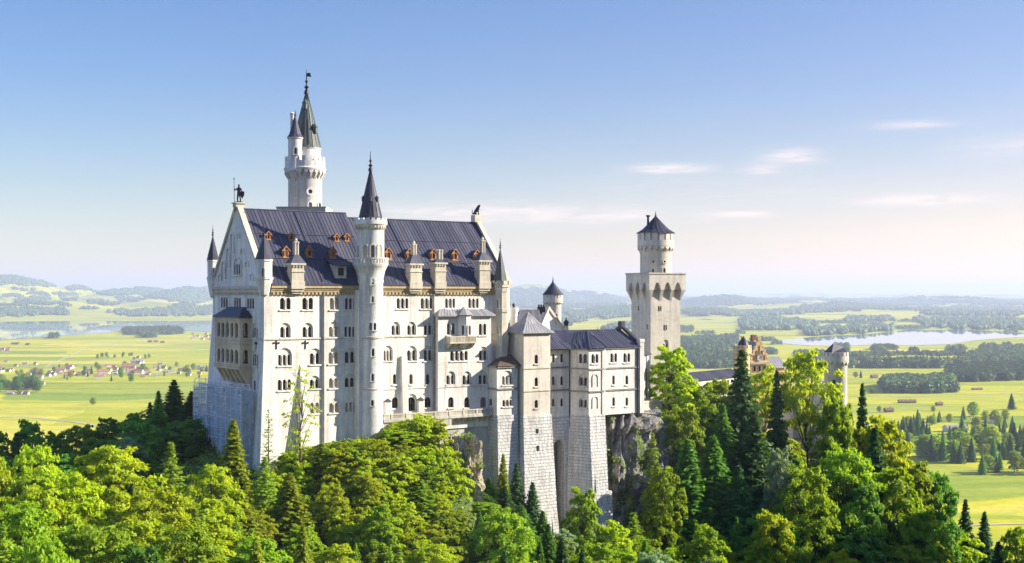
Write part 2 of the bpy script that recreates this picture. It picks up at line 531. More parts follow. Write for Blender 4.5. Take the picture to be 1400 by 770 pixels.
class MB:
    def __init__(s):
        s.v, s.f, s.m, s.uv, s.sm = [], [], [], [], []
        s.mi = 0
    def face(s, pts, uv=None, smooth=False):
        i = len(s.v)
        s.v.extend(pts)
        s.f.append(tuple(range(i, i + len(pts))))
        s.m.append(s.mi)
        s.sm.append(smooth)
        if uv is None:
            a, b, c = Vector(pts[0]), Vector(pts[1]), Vector(pts[-1])
            n = (b - a).cross(c - a)
            if n.length < 1e-9 and len(pts) > 3:
                n = (Vector(pts[2]) - b).cross(Vector(pts[3]) - b)
            n = n.normalized() if n.length > 0 else Vector((0, 0, 1))
            if n.z < 0: n = -n
            if abs(n.z) > .999:
                t, bt = Vector((1, 0, 0)), Vector((0, 1, 0))
            else:
                t = Vector((0, 0, 1)).cross(n).normalized()
                bt = n.cross(t)
            uv = [(Vector(p).dot(t), Vector(p).dot(bt)) for p in pts]
        s.uv.append(uv)
    def hexa(s, b, t):
        """b, t: four bottom and four top corners in the same order."""
        s.face([b[3], b[2], b[1], b[0]])
        s.face(list(t))
        for i in range(4):
            j = (i + 1) % 4
            s.face([b[i], b[j], t[j], t[i]])
    def box(s, fr, u0, u1, v0, v1, z0, z1):
        q = [(u0, v0), (u1, v0), (u1, v1), (u0, v1)]
        s.hexa([fr.p(*a, z0) for a in q], [fr.p(*a, z1) for a in q])
    def pbox(s, pl, s0, s1, d0, d1, z0, z1):
        q = [(s0, d1), (s1, d1), (s1, d0), (s0, d0)]
        s.hexa([pl.at(a, z0, d) for a, d in q], [pl.at(a, z1, d) for a, d in q])
    def prism(s, xy, z0, z1, top=True, bottom=False):
        n = len(xy)
        for i in range(n):
            a, b = xy[i], xy[(i + 1) % n]
            s.face([(*a, z0), (*b, z0), (*b, z1), (*a, z1)])
        if top: s.face([(*a, z1) for a in xy])
        if bottom: s.face([(*a, z0) for a in reversed(xy)])
    def loft(s, xy0, z0, xy1, z1):
        n = len(xy0)
        for i in range(n):
            j = (i + 1) % n
            s.face([(*xy0[i], z0), (*xy0[j], z0), (*xy1[j], z1), (*xy1[i], z1)])
    def cone(s, xy, z0, apex):
        n = len(xy)
        for i in range(n):
            s.face([(*xy[i], z0), (*xy[(i + 1) % n], z0), apex])
    def lathe(s, cx, cy, prof, n=40, ph=0.0, smooth=True, a0=0.0, a1=2 * math.pi):
        full = abs(a1 - a0 - 2 * math.pi) < 1e-6
        an = [a0 + ph + (a1 - a0) * i / n for i in range(n + 1)]
        for (r0, z0), (r1, z1) in zip(prof, prof[1:]):
            rm = max(r0, r1)
            L0 = 0
            for i in range(n):
                ca, sa, cb, sb = math.cos(an[i]), math.sin(an[i]), math.cos(an[i + 1]), math.sin(an[i + 1])
                A, B = (cx + r0 * ca, cy + r0 * sa, z0), (cx + r0 * cb, cy + r0 * sb, z0)
                Cc, Dd = (cx + r1 * cb, cy + r1 * sb, z1), (cx + r1 * ca, cy + r1 * sa, z1)
                u0, u1 = an[i] * rm, an[i + 1] * rm
                if r0 < 1e-6:
                    s.face([A, Cc, Dd], [(u0, z0), (u1, z1), (u0, z1)], smooth)
                elif r1 < 1e-6:
                    s.face([A, B, Cc], [(u0, z0), (u1, z0), (u1, z1)], smooth)
                else:
                    s.face([A, B, Cc, Dd], [(u0, z0), (u1, z0), (u1, z1), (u0, z1)], smooth)
    def arc(s, cx, cy, r0, r1, a0, a1, z0, z1, z0i=None):
        """A block of a ring; z0i: its inner bottom edge (a raking underside)."""
        z0i = z0 if z0i is None else z0i
        P = lambda r, a, z: (cx + r * math.cos(a), cy + r * math.sin(a), z)
        s.hexa([P(r0, a0, z0i), P(r1, a0, z0), P(r1, a1, z0), P(r0, a1, z0i)], [P(r0, a0, z1), P(r1, a0, z1), P(r1, a1, z1), P(r0, a1, z1)])
    def tube(s, a, b, r, n=6, r2=None):
        a, b = Vector(a), Vector(b)
        r2 = r if r2 is None else r2
        d = (b - a).normalized()
        x = d.orthogonal().normalized()
        y = d.cross(x)
        ra = [a + (x * math.cos(2 * math.pi * i / n) + y * math.sin(2 * math.pi * i / n)) * r for i in range(n)]
        rb = [b + (x * math.cos(2 * math.pi * i / n) + y * math.sin(2 * math.pi * i / n)) * r2 for i in range(n)]
        for i in range(n):
            j = (i + 1) % n
            s.face([tuple(ra[i]), tuple(ra[j]), tuple(rb[j]), tuple(rb[i])], None, n > 5)
        s.face([tuple(p) for p in rb])
        s.face([tuple(p) for p in reversed(ra)])
    def build(s, name, mats, parent=None, label=None):
        me = bpy.data.meshes.new(name)
        org = origin(parent) if parent else Vector((0, 0, 0))
        v = np.array(s.v, dtype=np.float64).reshape(-1, 3) - np.array(org)
        me.from_pydata(v.tolist(), [], s.f)
        if not isinstance(mats, (list, tuple)): mats = [mats]
        for m in mats: me.materials.append(m)
        me.polygons.foreach_set('material_index', s.m)
        me.polygons.foreach_set('use_smooth', s.sm)
        ul = me.uv_layers.new(name='UVMap')
        ul.data.foreach_set('uv', np.array([c for f in s.uv for c in f], dtype=np.float32).ravel())
        me.update()
        if any(s.sm):
            import bmesh
            bm = bmesh.new()
            bm.from_mesh(me)
            bmesh.ops.remove_doubles(bm, verts=bm.verts, dist=.0005)
            bm.to_mesh(me)
            bm.free()
            me.set_sharp_from_angle(angle=R(38))
        o = bpy.data.objects.new(name, me)
        COL.objects.link(o)
        if parent is not None: o.parent = parent
        if label: o['label'] = label
        return o

def np_mesh(name, V, Q, mats, k=4, smooth=False, midx=None):
    me = bpy.data.meshes.new(name)
    me.vertices.add(len(V))
    me.vertices.foreach_set('co', np.asarray(V, dtype=np.float32).ravel())
    me.loops.add(Q.size)
    me.loops.foreach_set('vertex_index', np.asarray(Q, dtype=np.int32).ravel())
    me.polygons.add(len(Q))
    me.polygons.foreach_set('loop_start', np.arange(0, Q.size, k, dtype=np.int32))
    for m in (mats if isinstance(mats, (list, tuple)) else [mats]): me.materials.append(m)
    if midx is not None: me.polygons.foreach_set('material_index', midx)
    if smooth: me.polygons.foreach_set('use_smooth', np.ones(len(Q), dtype=bool))
    me.update(calc_edges=True)
    me.validate()
    return me
def add_mesh(name, me, parent=None):
    o = bpy.data.objects.new(name, me)
    COL.objects.link(o)
    if parent is not None: o.parent = parent
    return o

# ------------------------------------------------------------------ the ground
CA = Frame((361 - CX) / F * 230.0, 230.0, 35.0)      # palace axes: u along the south front, v into the building
CP = [  # x, y, height of the wooded crag round the castle and of the mountain that shades it
    (-45, 230, -33), (-59, 250, -26), (-70, 262, -30), (-37, 236, -28.5), (-27, 243, -27.5), (-18, 248, -26), (-20, 235, -28.5), (-14, 238, -28),
    (-28, 225, -32), (-20, 224, -35), (-25, 208, -44), (-40, 205, -42), (-12, 210, -46), (-9, 243, -38), (-7, 250, -41), (-2, 248, -50), (9, 258, -55),
    (12, 268, -52), (22, 270, -56), (0, 262, -28), (20, 285, -27), (32, 300, -27), (42, 305, -30), (28, 283, -29), (31, 278, -45), (38, 275, -54),
    (72, 360, -41), (82, 345, -41), (60, 330, -40), (55, 310, -48), (60, 300, -52), (50, 270, -60), (80, 300, -60), (100, 320, -66), (112, 345, -62),
    (130, 345, -84), (160, 365, -118), (125, 290, -84), (150, 310, -104), (95, 275, -74), (70, 265, -66),
    (-75, 245, -40), (-100, 240, -44), (-125, 235, -50), (-100, 275, -66), (-75, 285, -55), (-150, 240, -66), (-62, 180, -41), (-42, 150, -41), (-68, 140, -40),
    (-20, 150, -52), (0, 150, -66), (0, 200, -58), (-15, 200, -50), (20, 220, -62), (30, 180, -74), (0, 100, -84), (-50, 90, -52), (-90, 100, -40), (-90, 160, -42),
    (-100, 200, -44), (-130, 180, -50), (0, 0, -88), (-60, 0, -60), (60, 0, -60), (60, 200, -70), (80, 150, -60), (40, 130, -76), (110, 230, -78), (140, 200, -58), (140, 140, -30), (110, 80, -30),
    (0, 300, -34), (-40, 280, -38), (40, 330, -36), (85, 375, -46), (0, 340, -80), (-60, 330, -100), (60, 400, -80), (120, 420, -130), (-20, 400, -150), (-150, 330, -150), (80, 450, -150),
    (0, 500, -194), (-120, 450, -196), (100, 540, -196), (-200, 400, -196), (-240, 250, -150), (200, 480, -190), (0, 620, -200), (-250, 620, -205), (200, 620, -200),
    (180, 300, -100), (185, 360, -135), (190, 230, -40), (200, 150, 30), (265, 184, 98), (265, 255, 72), (268, 301, 38), (272, 334, -34), (285, 385, -50), (300, 450, -150), (320, 560, -196),
    (265, 100, 115), (265, 0, 130), (330, 184, 120), (330, 255, 85), (330, 301, 50), (330, 345, -40), (180, 60, 30), (-250, 100, -60), (-250, 0, -60), (340, 420, -90), (240, 420, -140)]
_cp = np.array(CP, dtype=float)
def _k(d):
    return d
_D = np.hypot(_cp[:, None, 0] - _cp[None, :, 0], _cp[:, None, 1] - _cp[None, :, 1])
_A = np.zeros((len(_cp) + 3, len(_cp) + 3))
_A[:len(_cp), :len(_cp)] = _k(_D) - np.eye(len(_cp)) * 1.5
_A[:len(_cp), -3] = 1; _A[:len(_cp), -2:] = _cp[:, :2]; _A[-3, :len(_cp)] = 1; _A[-2:, :len(_cp)] = _cp[:, :2].T
_W = np.linalg.solve(_A, np.concatenate([_cp[:, 2], np.zeros(3)]))
def vnoise(x, y, s, seed):
    """Smooth value noise on arrays."""
    x, y = x / s, y / s
    xi, yi = np.floor(x).astype(np.int64), np.floor(y).astype(np.int64)
    fx, fy = x - xi, y - yi
    fx, fy = fx * fx * (3 - 2 * fx), fy * fy * (3 - 2 * fy)
    def h(a, b):
        n = (a * 374761393 + b * 668265263 + seed * 69069) & 0x7fffffff
        n = ((n ^ (n >> 13)) * 1274126177) & 0x7fffffff
        return ((n ^ (n >> 16)) & 0xffff) / 65535.0
    return (h(xi, yi) * (1 - fx) + h(xi + 1, yi) * fx) * (1 - fy) + (h(xi, yi + 1) * (1 - fx) + h(xi + 1, yi + 1) * fx) * fy
def ground(x, y):
    x, y = np.atleast_1d(np.asarray(x, float)), np.atleast_1d(np.asarray(y, float))
    d = np.hypot(x[:, None] - _cp[None, :, 0], y[:, None] - _cp[None, :, 1])
    z = _k(d) @ _W[:len(_cp)] + _W[-3] + x * _W[-2] + y * _W[-1]
    z = z + (vnoise(x, y, 9, 3) - .5) * 2.2 + (vnoise(x, y, 3.5, 5) - .5) * 1.0
    return np.maximum(z, -192.0)
def gz(x, y):
    return float(ground(x, y)[0])

def grid_mesh(name, X, Y, Z, m, kind='structure', smooth=True):
    r, c = X.shape
    V = np.stack([X.ravel(), Y.ravel(), Z.ravel()], 1)
    i = np.arange(r * c).reshape(r, c)
    Q = np.stack([i[:-1, :-1].ravel(), i[:-1, 1:].ravel(), i[1:, 1:].ravel(), i[1:, :-1].ravel()], 1)
    o = add_mesh(name, np_mesh(name, V, Q, m, 4, smooth))
    o['kind'] = kind
    return o
gx, gy = np.meshgrid(np.arange(-250, 341, 2.5), np.arange(-40, 641, 2.5))
grid_mesh('hillside', gx, gy, ground(gx.ravel(), gy.ravel()).reshape(gx.shape), M['soil'])

def plain_h(x, y):
    """Height of the open country beyond the crag: level meadows, then rolling uplands."""
    z = np.full_like(x, VALLEY)
    far = np.clip((y - 9000) / 30000, 0, 1)
    z = z + far * 205
    roll = np.clip((y - 7000) / 6000, 0, 1)
    z = z + roll * ((vnoise(x, y, 3400, 1) - .45) * 95 + (vnoise(x, y, 1300, 2) - .5) * 45)
    def hump(px, py, d, hw, dd):
        top = pz(py, d) - VALLEY
        return top * np.exp(-((x - px_x(px, d)) / (hw / F * d)) ** 2 - ((y - d) / dd) ** 2)
    for a in ((-60, 372, 15000, 115, 2600), (20, 379, 15500, 62, 2000), (102, 391, 16500, 24, 1500), (190, 394, 17500, 70, 2600), (270, 393, 17000, 60, 2600), (80, 412, 12300, 150, 1500), (230, 415, 12500, 90, 1200),
              (730, 388, 21000, 70, 3000), (800, 397, 22000, 60, 3000), (985, 404, 17000, 60, 1800), (1290, 404, 19000, 70, 2500), (860, 420, 12000, 80, 1500), (1120, 414, 14000, 120, 1500), (960, 425, 11000, 60, 1200)):
        z = np.maximum(z, VALLEY + hump(*a) + (vnoise(x, y, 900, 4) - .5) * 16 * np.clip((y - 9000) / 2000, 0, 1))
    return z
ys = np.concatenate([np.arange(300, 3000, 150), np.geomspace(3000, 62000, 190)])
ts = np.linspace(-.62, .62, 260)
Xf, Yf = ts[None, :] * ys[:, None], np.repeat(ys[:, None], len(ts), 1)
grid_mesh('valley_floor', Xf, Yf, plain_h(Xf.ravel(), Yf.ravel()).reshape(Xf.shape), M['field'])
def gp(px, py):
    """The point of the level valley floor seen at a pixel of the photo."""
    y = F * VALLEY / (HZ - py)
    return px_x(px, y), y
LAKE_PX = []
def lake(name, outline, z):
    LAKE_PX.append(outline)
    pts = [gp(*p) for p in outline]
    mb = MB()
    mb.face([(x, y, z) for x, y in pts])
    o = mb.build(name, M['water'])
    o['kind'] = 'structure'
lake('lake', [(-140, 474), (-40, 469), (0, 466), (40, 463), (95, 458.5), (150, 455), (175, 451), (235, 450), (262, 453), (300, 454.5), (345, 452), (345, 437), (290, 433.5), (215, 433), (160, 434), (120, 433), (90, 432), (40, 434.5), (-20, 434), (-140, 436)], VALLEY + 1.0)
lake('lake', [(1060, 469), (1080, 471), (1110, 473), (1150, 473.6), (1190, 472), (1240, 473), (1300, 471), (1330, 466), (1365, 463), (1400, 461), (1470, 462), (1470, 456), (1400, 455.5), (1360, 453), (1310, 451), (1262, 452), (1245, 450), (1225, 453.5), (1190, 457), (1155, 459), (1110, 461), (1085, 464), (1062, 465)], VALLEY + 1.0)

# ------------------------------------------------------------------ wall and window builders
def wall(mb, pl, s0, s1, z0, z1, holes=(), d=0.0):
    S = sorted({s0, s1, *[h[0] for h in holes if s0 < h[0] < s1], *[h[1] for h in holes if s0 < h[1] < s1]})
    Zs = sorted({z0, z1, *[h[2] for h in holes if z0 < h[2] < z1], *[h[3] for h in holes if z0 < h[3] < z1]})
    for i in range(len(S) - 1):
        a, b = S[i], S[i + 1]
        m_ = (a + b) / 2
        hs = [h for h in holes if h[0] < m_ < h[1]]
        j = 0
        while j < len(Zs) - 1:
            zc = (Zs[j] + Zs[j + 1]) / 2
            if any(h[2] < zc < h[3] for h in hs):
                j += 1
                continue
            k = j
            while k + 1 < len(Zs) - 1 and not any(h[2] < (Zs[k + 1] + Zs[k + 2]) / 2 < h[3] for h in hs):
                k += 1
            mb.face([pl.at(a, Zs[j], d), pl.at(b, Zs[j], d), pl.at(b, Zs[k + 1], d), pl.at(a, Zs[k + 1], d)])
            j = k + 1
NA = 8
def arch_pts(s0, s1, zt, pointed=False):
    c, r = (s0 + s1) / 2, (s1 - s0) / 2
    if pointed:
        h = r * 1.9
        L = [(s0 + r * t, zt - h + h * math.sin(t * math.pi / 2) ** .9) for t in np.linspace(0, 1, NA // 2 + 1)]
        return L + [(2 * c - a, z) for a, z in reversed(L[:-1])]
    return [(c - r * math.cos(math.pi * i / NA), zt - r + r * math.sin(math.pi * i / NA)) for i in range(NA + 1)]
def plate(mb, pl, s0, s1, z0, z1, d, lights, thick=.3, pointed=False):
    """A wall slab with round-headed openings (s0, s1, sill, top) and their reveals."""
    S = [s0]
    for L in lights: S += [L[0], L[1]]
    S.append(s1)
    for i in range(0, len(S), 2):
        if S[i + 1] - S[i] > .004:
            mb.face([pl.at(S[i], z0, d), pl.at(S[i + 1], z0, d), pl.at(S[i + 1], z1, d), pl.at(S[i], z1, d)])
    for a, b, lz, lt in lights:
        if lz > z0 + .004:
            mb.face([pl.at(a, z0, d), pl.at(b, z0, d), pl.at(b, lz, d), pl.at(a, lz, d)])
        P = arch_pts(a, b, lt, pointed)
        for (p, zp), (q, zq) in zip(P, P[1:]):
            if z1 - min(zp, zq) > .004:
                mb.face([pl.at(p, zp, d), pl.at(q, zq, d), pl.at(q, z1, d), pl.at(p, z1, d)])
            mb.face([pl.at(p, zp, d), pl.at(p, zp, d - thick), pl.at(q, zq, d - thick), pl.at(q, zq, d)])
        for e in (a, b):
            zs = P[0][1]
            mb.face([pl.at(e, lz, d), pl.at(e, lz, d - thick), pl.at(e, zs, d - thick), pl.at(e, zs, d)])
        mb.face([pl.at(a, lz, d), pl.at(b, lz, d), pl.at(b, lz, d - thick), pl.at(a, lz, d - thick)])

class Wall:
    """A wall that collects its windows before it is cut."""
    def __init__(s, A, B):
        s.pl = Plane(A, B)
        s.w = []
    def win(s, pl_, pr, yt, yb, n=1, arch=None, pane='glass', sill=True, mull=.34, wall='plaster', thick=.30, name='window'):
        """pixels: left, right, top of the lights, sill, lights, top of the blind arch above them."""
        a, b = s.pl.s_of(pl_), s.pl.s_of(pr)
        c = (a + b) / 2
        z0, z1 = s.pl.z_of(yb, c), s.pl.z_of(yt, c)
        za = s.pl.z_of(arch, c) if arch else z1
        if arch: za = max(za, z1 + .25)
        s.w.append(dict(h=(a, b, z0, za if arch else z1), n=n, z1=z1, arch=arch, pane=pane, sill=sill, mull=mull, wall=wall, name=name, thick=thick))
    def holes(s):
        return [w['h'] for w in s.w]
    def make(s, root):
        pl = s.pl
        for w in s.w:
            a, b, z0, zt = w['h']
            n, z1 = w['n'], w['z1']
            mb = MB()
            mw = (b - a) * w['mull'] / max(1, n)
            d0 = 0.0
            if w['arch']:
                # the blind arch is a shallow round-headed niche: outer slab flush with the wall, inner slab set back
                zt_ = min(zt, z0 + 99)
                plate(mb, pl, a, b, z0, zt, 0.0, [(a, b, z0, zt - .001)], .26)
                d0 = -.26
                mg = (b - a) * .07
            else:
                mg = 0.0
            lw = ((b - a) - 2 * mg - (n - 1) * mw) / n
            Ls = [(a + mg + i * (lw + mw), a + mg + i * (lw + mw) + lw, z0 + .06, z1) for i in range(n)]
            plate(mb, pl, a, b, z0, zt, d0 - .002, Ls, w['thick'])
            for i in range(n - 1):
                sc = a + mg + (i + 1) * lw + (i + .5) * mw
                x, y, _ = pl.at(sc, 0, d0 + .02)
                mb.lathe(x, y, [(mw * .5, z0 + .06), (mw * .5, z0 + .3), (mw * .32, z0 + .36), (mw * .32, z1 - lw * .5 - .35), (mw * .55, z1 - lw * .5)], 8)
            D = d0 - .55
            for e in (a, b):
                mb.face([pl.at(e, z0, 0), pl.at(e, z0, D), pl.at(e, zt, D), pl.at(e, zt, 0)])
            mb.face([pl.at(a, z0, 0), pl.at(b, z0, 0), pl.at(b, z0, D), pl.at(a, z0, D)])
            mb.face([pl.at(a, zt, 0), pl.at(b, zt, 0), pl.at(b, zt, D), pl.at(a, zt, D)])
            if w['sill']:
                mb.pbox(pl, a - .18, b + .18, .004, .2, z0 - .26, z0 - .02)
            o = mb.build(w['name'], M[w['wall']], root)
            pm = MB()
            dp = d0 - w['thick'] - .02
            pm.face([pl.at(a + .003, z0 + .003, dp), pl.at(b - .003, z0 + .003, dp), pl.at(b - .003, zt - .003, dp), pl.at(a + .003, zt - .003, dp)])
            pm.build('pane', M[w['pane']], o)
            if w['pane'] == 'glass':
                fb = MB()
                for L in Ls:
                    c = (L[0] + L[1]) / 2
                    fb.pbox(pl, c - .025, c + .025, dp + .01, dp + .05, z0 + .08, z1 - .04)
                    zc = z0 + (z1 - z0) * .55
                    fb.pbox(pl, L[0] + .01, L[1] - .01, dp + .01, dp + .045, zc - .025, zc + .025)
                fb.build('sash', M['wood'], o)

def surface_window(root, cx, cy, r, px, yt, yb, wpx, name='window', pane='glass', ring=True, wallm='plaster', round_=False):
    """A window in a round tower: dressed surround set on the wall, the dark opening inside it."""
    # find the bearing at which the tower surface is seen at px
    best = min((abs(CX + F * (cx + r * math.cos(t)) / (cy + r * math.sin(t)) - px), t) for t in np.linspace(-math.pi * .98, -.02 * math.pi, 400))
    t = best[1]
    x, y = cx + r * math.cos(t), cy + r * math.sin(t)
    tx, ty = -math.sin(t), math.cos(t)
    pl = Plane((x, y), (x + tx, y + ty))
    w = wpx / F * y / max(.45, abs(tx))
    z0, z1 = pz(yb, y), pz(yt, y)
    mb = MB()
    if round_:
        c = (z0 + z1) / 2
        R0, R1 = (z1 - z0) * .27, (z1 - z0) * .5
        for i in range(16):
            a0, a1 = i * math.pi / 8, (i + 1) * math.pi / 8
            q = [(R0, a0), (R1, a0), (R1, a1), (R0, a1)]
            mb.hexa([pl.at(rr * math.cos(a), c + rr * math.sin(a), -.05) for rr, a in q], [pl.at(rr * math.cos(a), c + rr * math.sin(a), .16) for rr, a in q])
        o = mb.build(name, M[wallm], root)
        pm = MB()
        pm.face([pl.at(R0 * math.cos(i * math.pi / 6), c + R0 * math.sin(i * math.pi / 6), .03) for i in range(12)])
        pm.build('pane', M[pane], o)
        return
    P = arch_pts(-w / 2, w / 2, z1)
    P = [(-w / 2, z0)] + P + [(w / 2, z0)]
    fw = .22
    Q = arch_pts(-w / 2 - fw, w / 2 + fw, z1 + fw)
    Q = [(-w / 2 - fw, z0)] + Q + [(w / 2 + fw, z0)]
    for i in range(len(P) - 1):
        b = [P[i], P[i + 1], Q[i + 1], Q[i]]
        mb.hexa([pl.at(a, z, -.12) for a, z in b], [pl.at(a, z, .14) for a, z in b])
    mb.pbox(pl, -w / 2 - fw - .1, w / 2 + fw + .1, -.1, .24, z0 - .2, z0)
    o = mb.build(name, M[wallm], root)
    pm = MB()
    pm.face([pl.at(a, z, .035) for a, z in P])
    pm.build('pane', M[pane], o)

def octagon(cx, cy, r, n=8, ph=math.pi / 8):
    return [(cx + r * math.cos(ph + 2 * math.pi * i / n), cy + r * math.sin(ph + 2 * math.pi * i / n)) for i in range(n)]
def merlons(mb, cx, cy, r0, r1, z0, z1, n, fill=.55, ph=0.0):
    for i in range(n):
        a = ph + 2 * math.pi * i / n
        mb.arc(cx, cy, r0, r1, a, a + 2 * math.pi / n * fill, z0, z1)
def corbels(mb, cx, cy, r0, r1, z0, z1, n, fill=.4, ph=0.0, arch=True):
    """Corbel table: raking blocks under a projecting gallery with small round arches between them."""
    st = 2 * math.pi / n
    for i in range(n):
        a = ph + st * i
        mb.arc(cx, cy, r0 - .05, r1, a, a + st * fill, z0 + (z1 - z0) * .55, z1, z0)
        if arch:
            for k in range(4):       # arch between two blocks
                t0, t1 = k / 4, (k + 1) / 4
                h = lambda t: z1 - (z1 - z0) * .38 * (1 - math.sin(math.pi * (t * .86 + .07)))
                b0, b1 = a + st * (fill + (1 - fill) * t0), a + st * (fill + (1 - fill) * t1)
                zz = min(h(t0), h(t1))
                mb.arc(cx, cy, r1 - .22, r1, b0, b1, zz - .04, z1)
def finial(root, x, y, z0, h, r=.16, name='finial', m='bronze', vane=False):
    mb = MB()
    mb.lathe(x, y, [(r * 1.6, z0 - .2), (r * 1.1, z0 + h * .1), (r * .5, z0 + h * .16), (r * 1.5, z0 + h * .24), (r * .5, z0 + h * .31), (r * .4, z0 + h * .42), (r * 1.05, z0 + h * .48), (r * .35, z0 + h * .55), (r * .2, z0 + h * .97), (0, z0 + h)], 10)
    if vane:
        mb.hexa([(x - r * .2, y - .03, z0 + h * .7), (x + r * 3, y - .03, z0 + h * .68), (x + r * 3, y + .03, z0 + h * .68), (x - r * .2, y + .03, z0 + h * .7)],
                [(x - r * .2, y - .03, z0 + h * .84), (x + r * 2.2, y - .03, z0 + h * .86), (x + r * 2.2, y + .03, z0 + h * .86), (x - r * .2, y + .03, z0 + h * .84)])
    return mb.build(name, M[m], root)
def seams(mb, A, B, C_, D_, pitch=.75, w=.09, h=.065):
    """Standing seams on the roof slope A-B (eave) to D_-C_ (ridge)."""
    A, B, C_, D_ = map(Vector, (A, B, C_, D_))
    n = (B - A).cross(D_ - A).normalized()
    if n.z < 0: n = -n
    L = (B - A).length
    k = max(2, int(L / pitch))
    for i in range(1, k):
        t = i / k
        p, q = A.lerp(B, t), D_.lerp(C_, t)
        if (q - p).length < .3: continue
        e = (B - A).normalized() * w * .5
        mb.hexa([tuple(p - e - n * .02), tuple(p + e - n * .02), tuple(q + e - n * .02), tuple(q - e - n * .02)],
                [tuple(p - e + n * h), tuple(p + e + n * h), tuple(q + e + n * h), tuple(q - e + n * h)])
def slope(mb, A, B, C_, D_, **k):
    mb.face([A, B, C_, D_] if (Vector(C_) - Vector(D_)).length > .02 else [A, B, C_])
    seams(mb, A, B, C_, D_, **k)

# ------------------------------------------------------------------ palace
L, W = 54.4, 24.5
EA = 2.03                                     # eave height
RL, RR = 16.4, 15.5                           # ridge heights, west and east part
UB = 23.0
VR = W / 2
BASE = -36.0
palace = empty('palace_building', CA.p(0, 0, BASE), 'long pale limestone palace with steep grey roof, stair turret and west gable', 'palace')
S = Wall(CA.xy(0, 0), CA.xy(L, 0))
G = Wall(CA.xy(0, W), CA.xy(0, 0))
B2 = Wall(CA.xy(36.3, -1.3), CA.xy(48.9, -1.3))
# south front, top storey
S.win(382.9, 397.4, 407.2, 423.5, 2); S.win(413.4, 427.8, 407.2, 423.5, 2); S.win(451, 462.7, 407.3, 423.5, 2, pane='shutter')
S.win(471.8, 487.0, 407.5, 423.5, 3); S.win(542.5, 558.2, 407.8, 422.3, 3); S.win(575.3, 591.3, 407.8, 422.3, 3)
S.win(608.7, 622.3, 408, 421.5, 3); S.win(640.3, 654.4, 408, 421.5, 3)
# second row
S.win(383, 397.4, 447, 461.8, 2, 441.5); S.win(413.6, 428, 447, 461.5, 2, 441.5); S.win(449.5, 464, 446.6, 461, 2, 439.7, 'shutter')
S.win(471, 485.5, 446.5, 460.8, 3); S.win(535.4, 547, 445, 458.2, 2, 440); S.win(557, 569, 445, 458.2, 2, 440); S.win(579.6, 591.4, 445, 458.2, 2, 440)
# third row
S.win(379.8, 399.2, 485, 500, 3, 475.8); S.win(423.6, 438.4, 483, 498.3, 2, 476.3); S.win(449, 464, 481.7, 497.5, 2, 476, 'shutter')
S.win(471.5, 486, 481, 496.6, 2, 476); S.win(524.5, 537, 479.4, 493.4, 3, 472.5); S.win(556.5, 570, 479, 493.4, 2, 473); S.win(579.6, 591.4, 479, 493.4, 2, 473)
# fourth row
S.win(380, 397.8, 519, 534, 3); S.win(423.6, 437.4, 519, 531.3, 2, 513.8); S.win(449.7, 462, 517, 530.8, 2, pane='shutter'); S.win(471.5, 485.5, 516.7, 529.5, 2, 511)
for a, b in ((537.3, 542), (559.8, 564.4), (582.4, 587)): S.win(a, b, 511.6, 525.6)
# fifth row
S.win(424, 436, 550.5, 565.5, 2, pane='shutter'); S.win(450, 462.7, 551, 564.5, 2, pane='shutter'); S.win(471.8, 487, 550, 563.5, 3, pane='shutter')
S.win(535.8, 544.6, 543, 558.3); S.win(580.6, 589.2, 543, 557.2)
S.win(556.6, 570, 543, 562.5, 1, 538.6, sill=False, name='door')
# projecting east bay
B2.win(611, 622, 442, 458, 2); B2.win(654.8, 664.8, 442.5, 458.4, 2); B2.win(615.6, 639.4, 480, 493.4, 4); B2.win(655, 667, 479.5, 493, 2, 474)
for a, b in ((610.4, 622.4), (632.4, 644.4), (654.4, 666.4)): B2.win(a, b, 513, 525.8, 2, 507.6)
for a, b in ((612.8, 620.2), (634.8, 642), (656.8, 665)): B2.win(a, b, 543, 557.6)
# west gable front below the gable
for a, b, y0, y1 in ((302, 311.5, 406.5, 421), (320, 329.4, 407, 421.6), (338, 347.6, 407.7, 422.6)): G.win(a, b, y0, y1, 3, thick=.05, mull=.2)
G.win(345.2, 352.3, 448, 462, 2, 442, thick=.07); G.win(345.6, 352.6, 484, 500, 2, 478.5, thick=.07); G.win(347, 349.4, 520, 534, thick=.1)
mb = MB()
wall(mb, S.pl, 0, L, BASE, EA, S.holes())
wall(mb, G.pl, 0, W, BASE, EA - .8, G.holes())
mb.face([CA.p(0, W, EA - .8), CA.p(0, 0, EA - .8), CA.p(0, 0, EA), CA.p(0, VR, RL + .5), CA.p(0, W, EA)])
mb.face([CA.p(L, 0, BASE), CA.p(L, W, BASE), CA.p(L, W, EA), CA.p(L, VR, RR), CA.p(L, 0, EA)])
mb.face([CA.p(0, W, BASE), CA.p(L, W, BASE), CA.p(L, W, EA), CA.p(0, W, EA)])
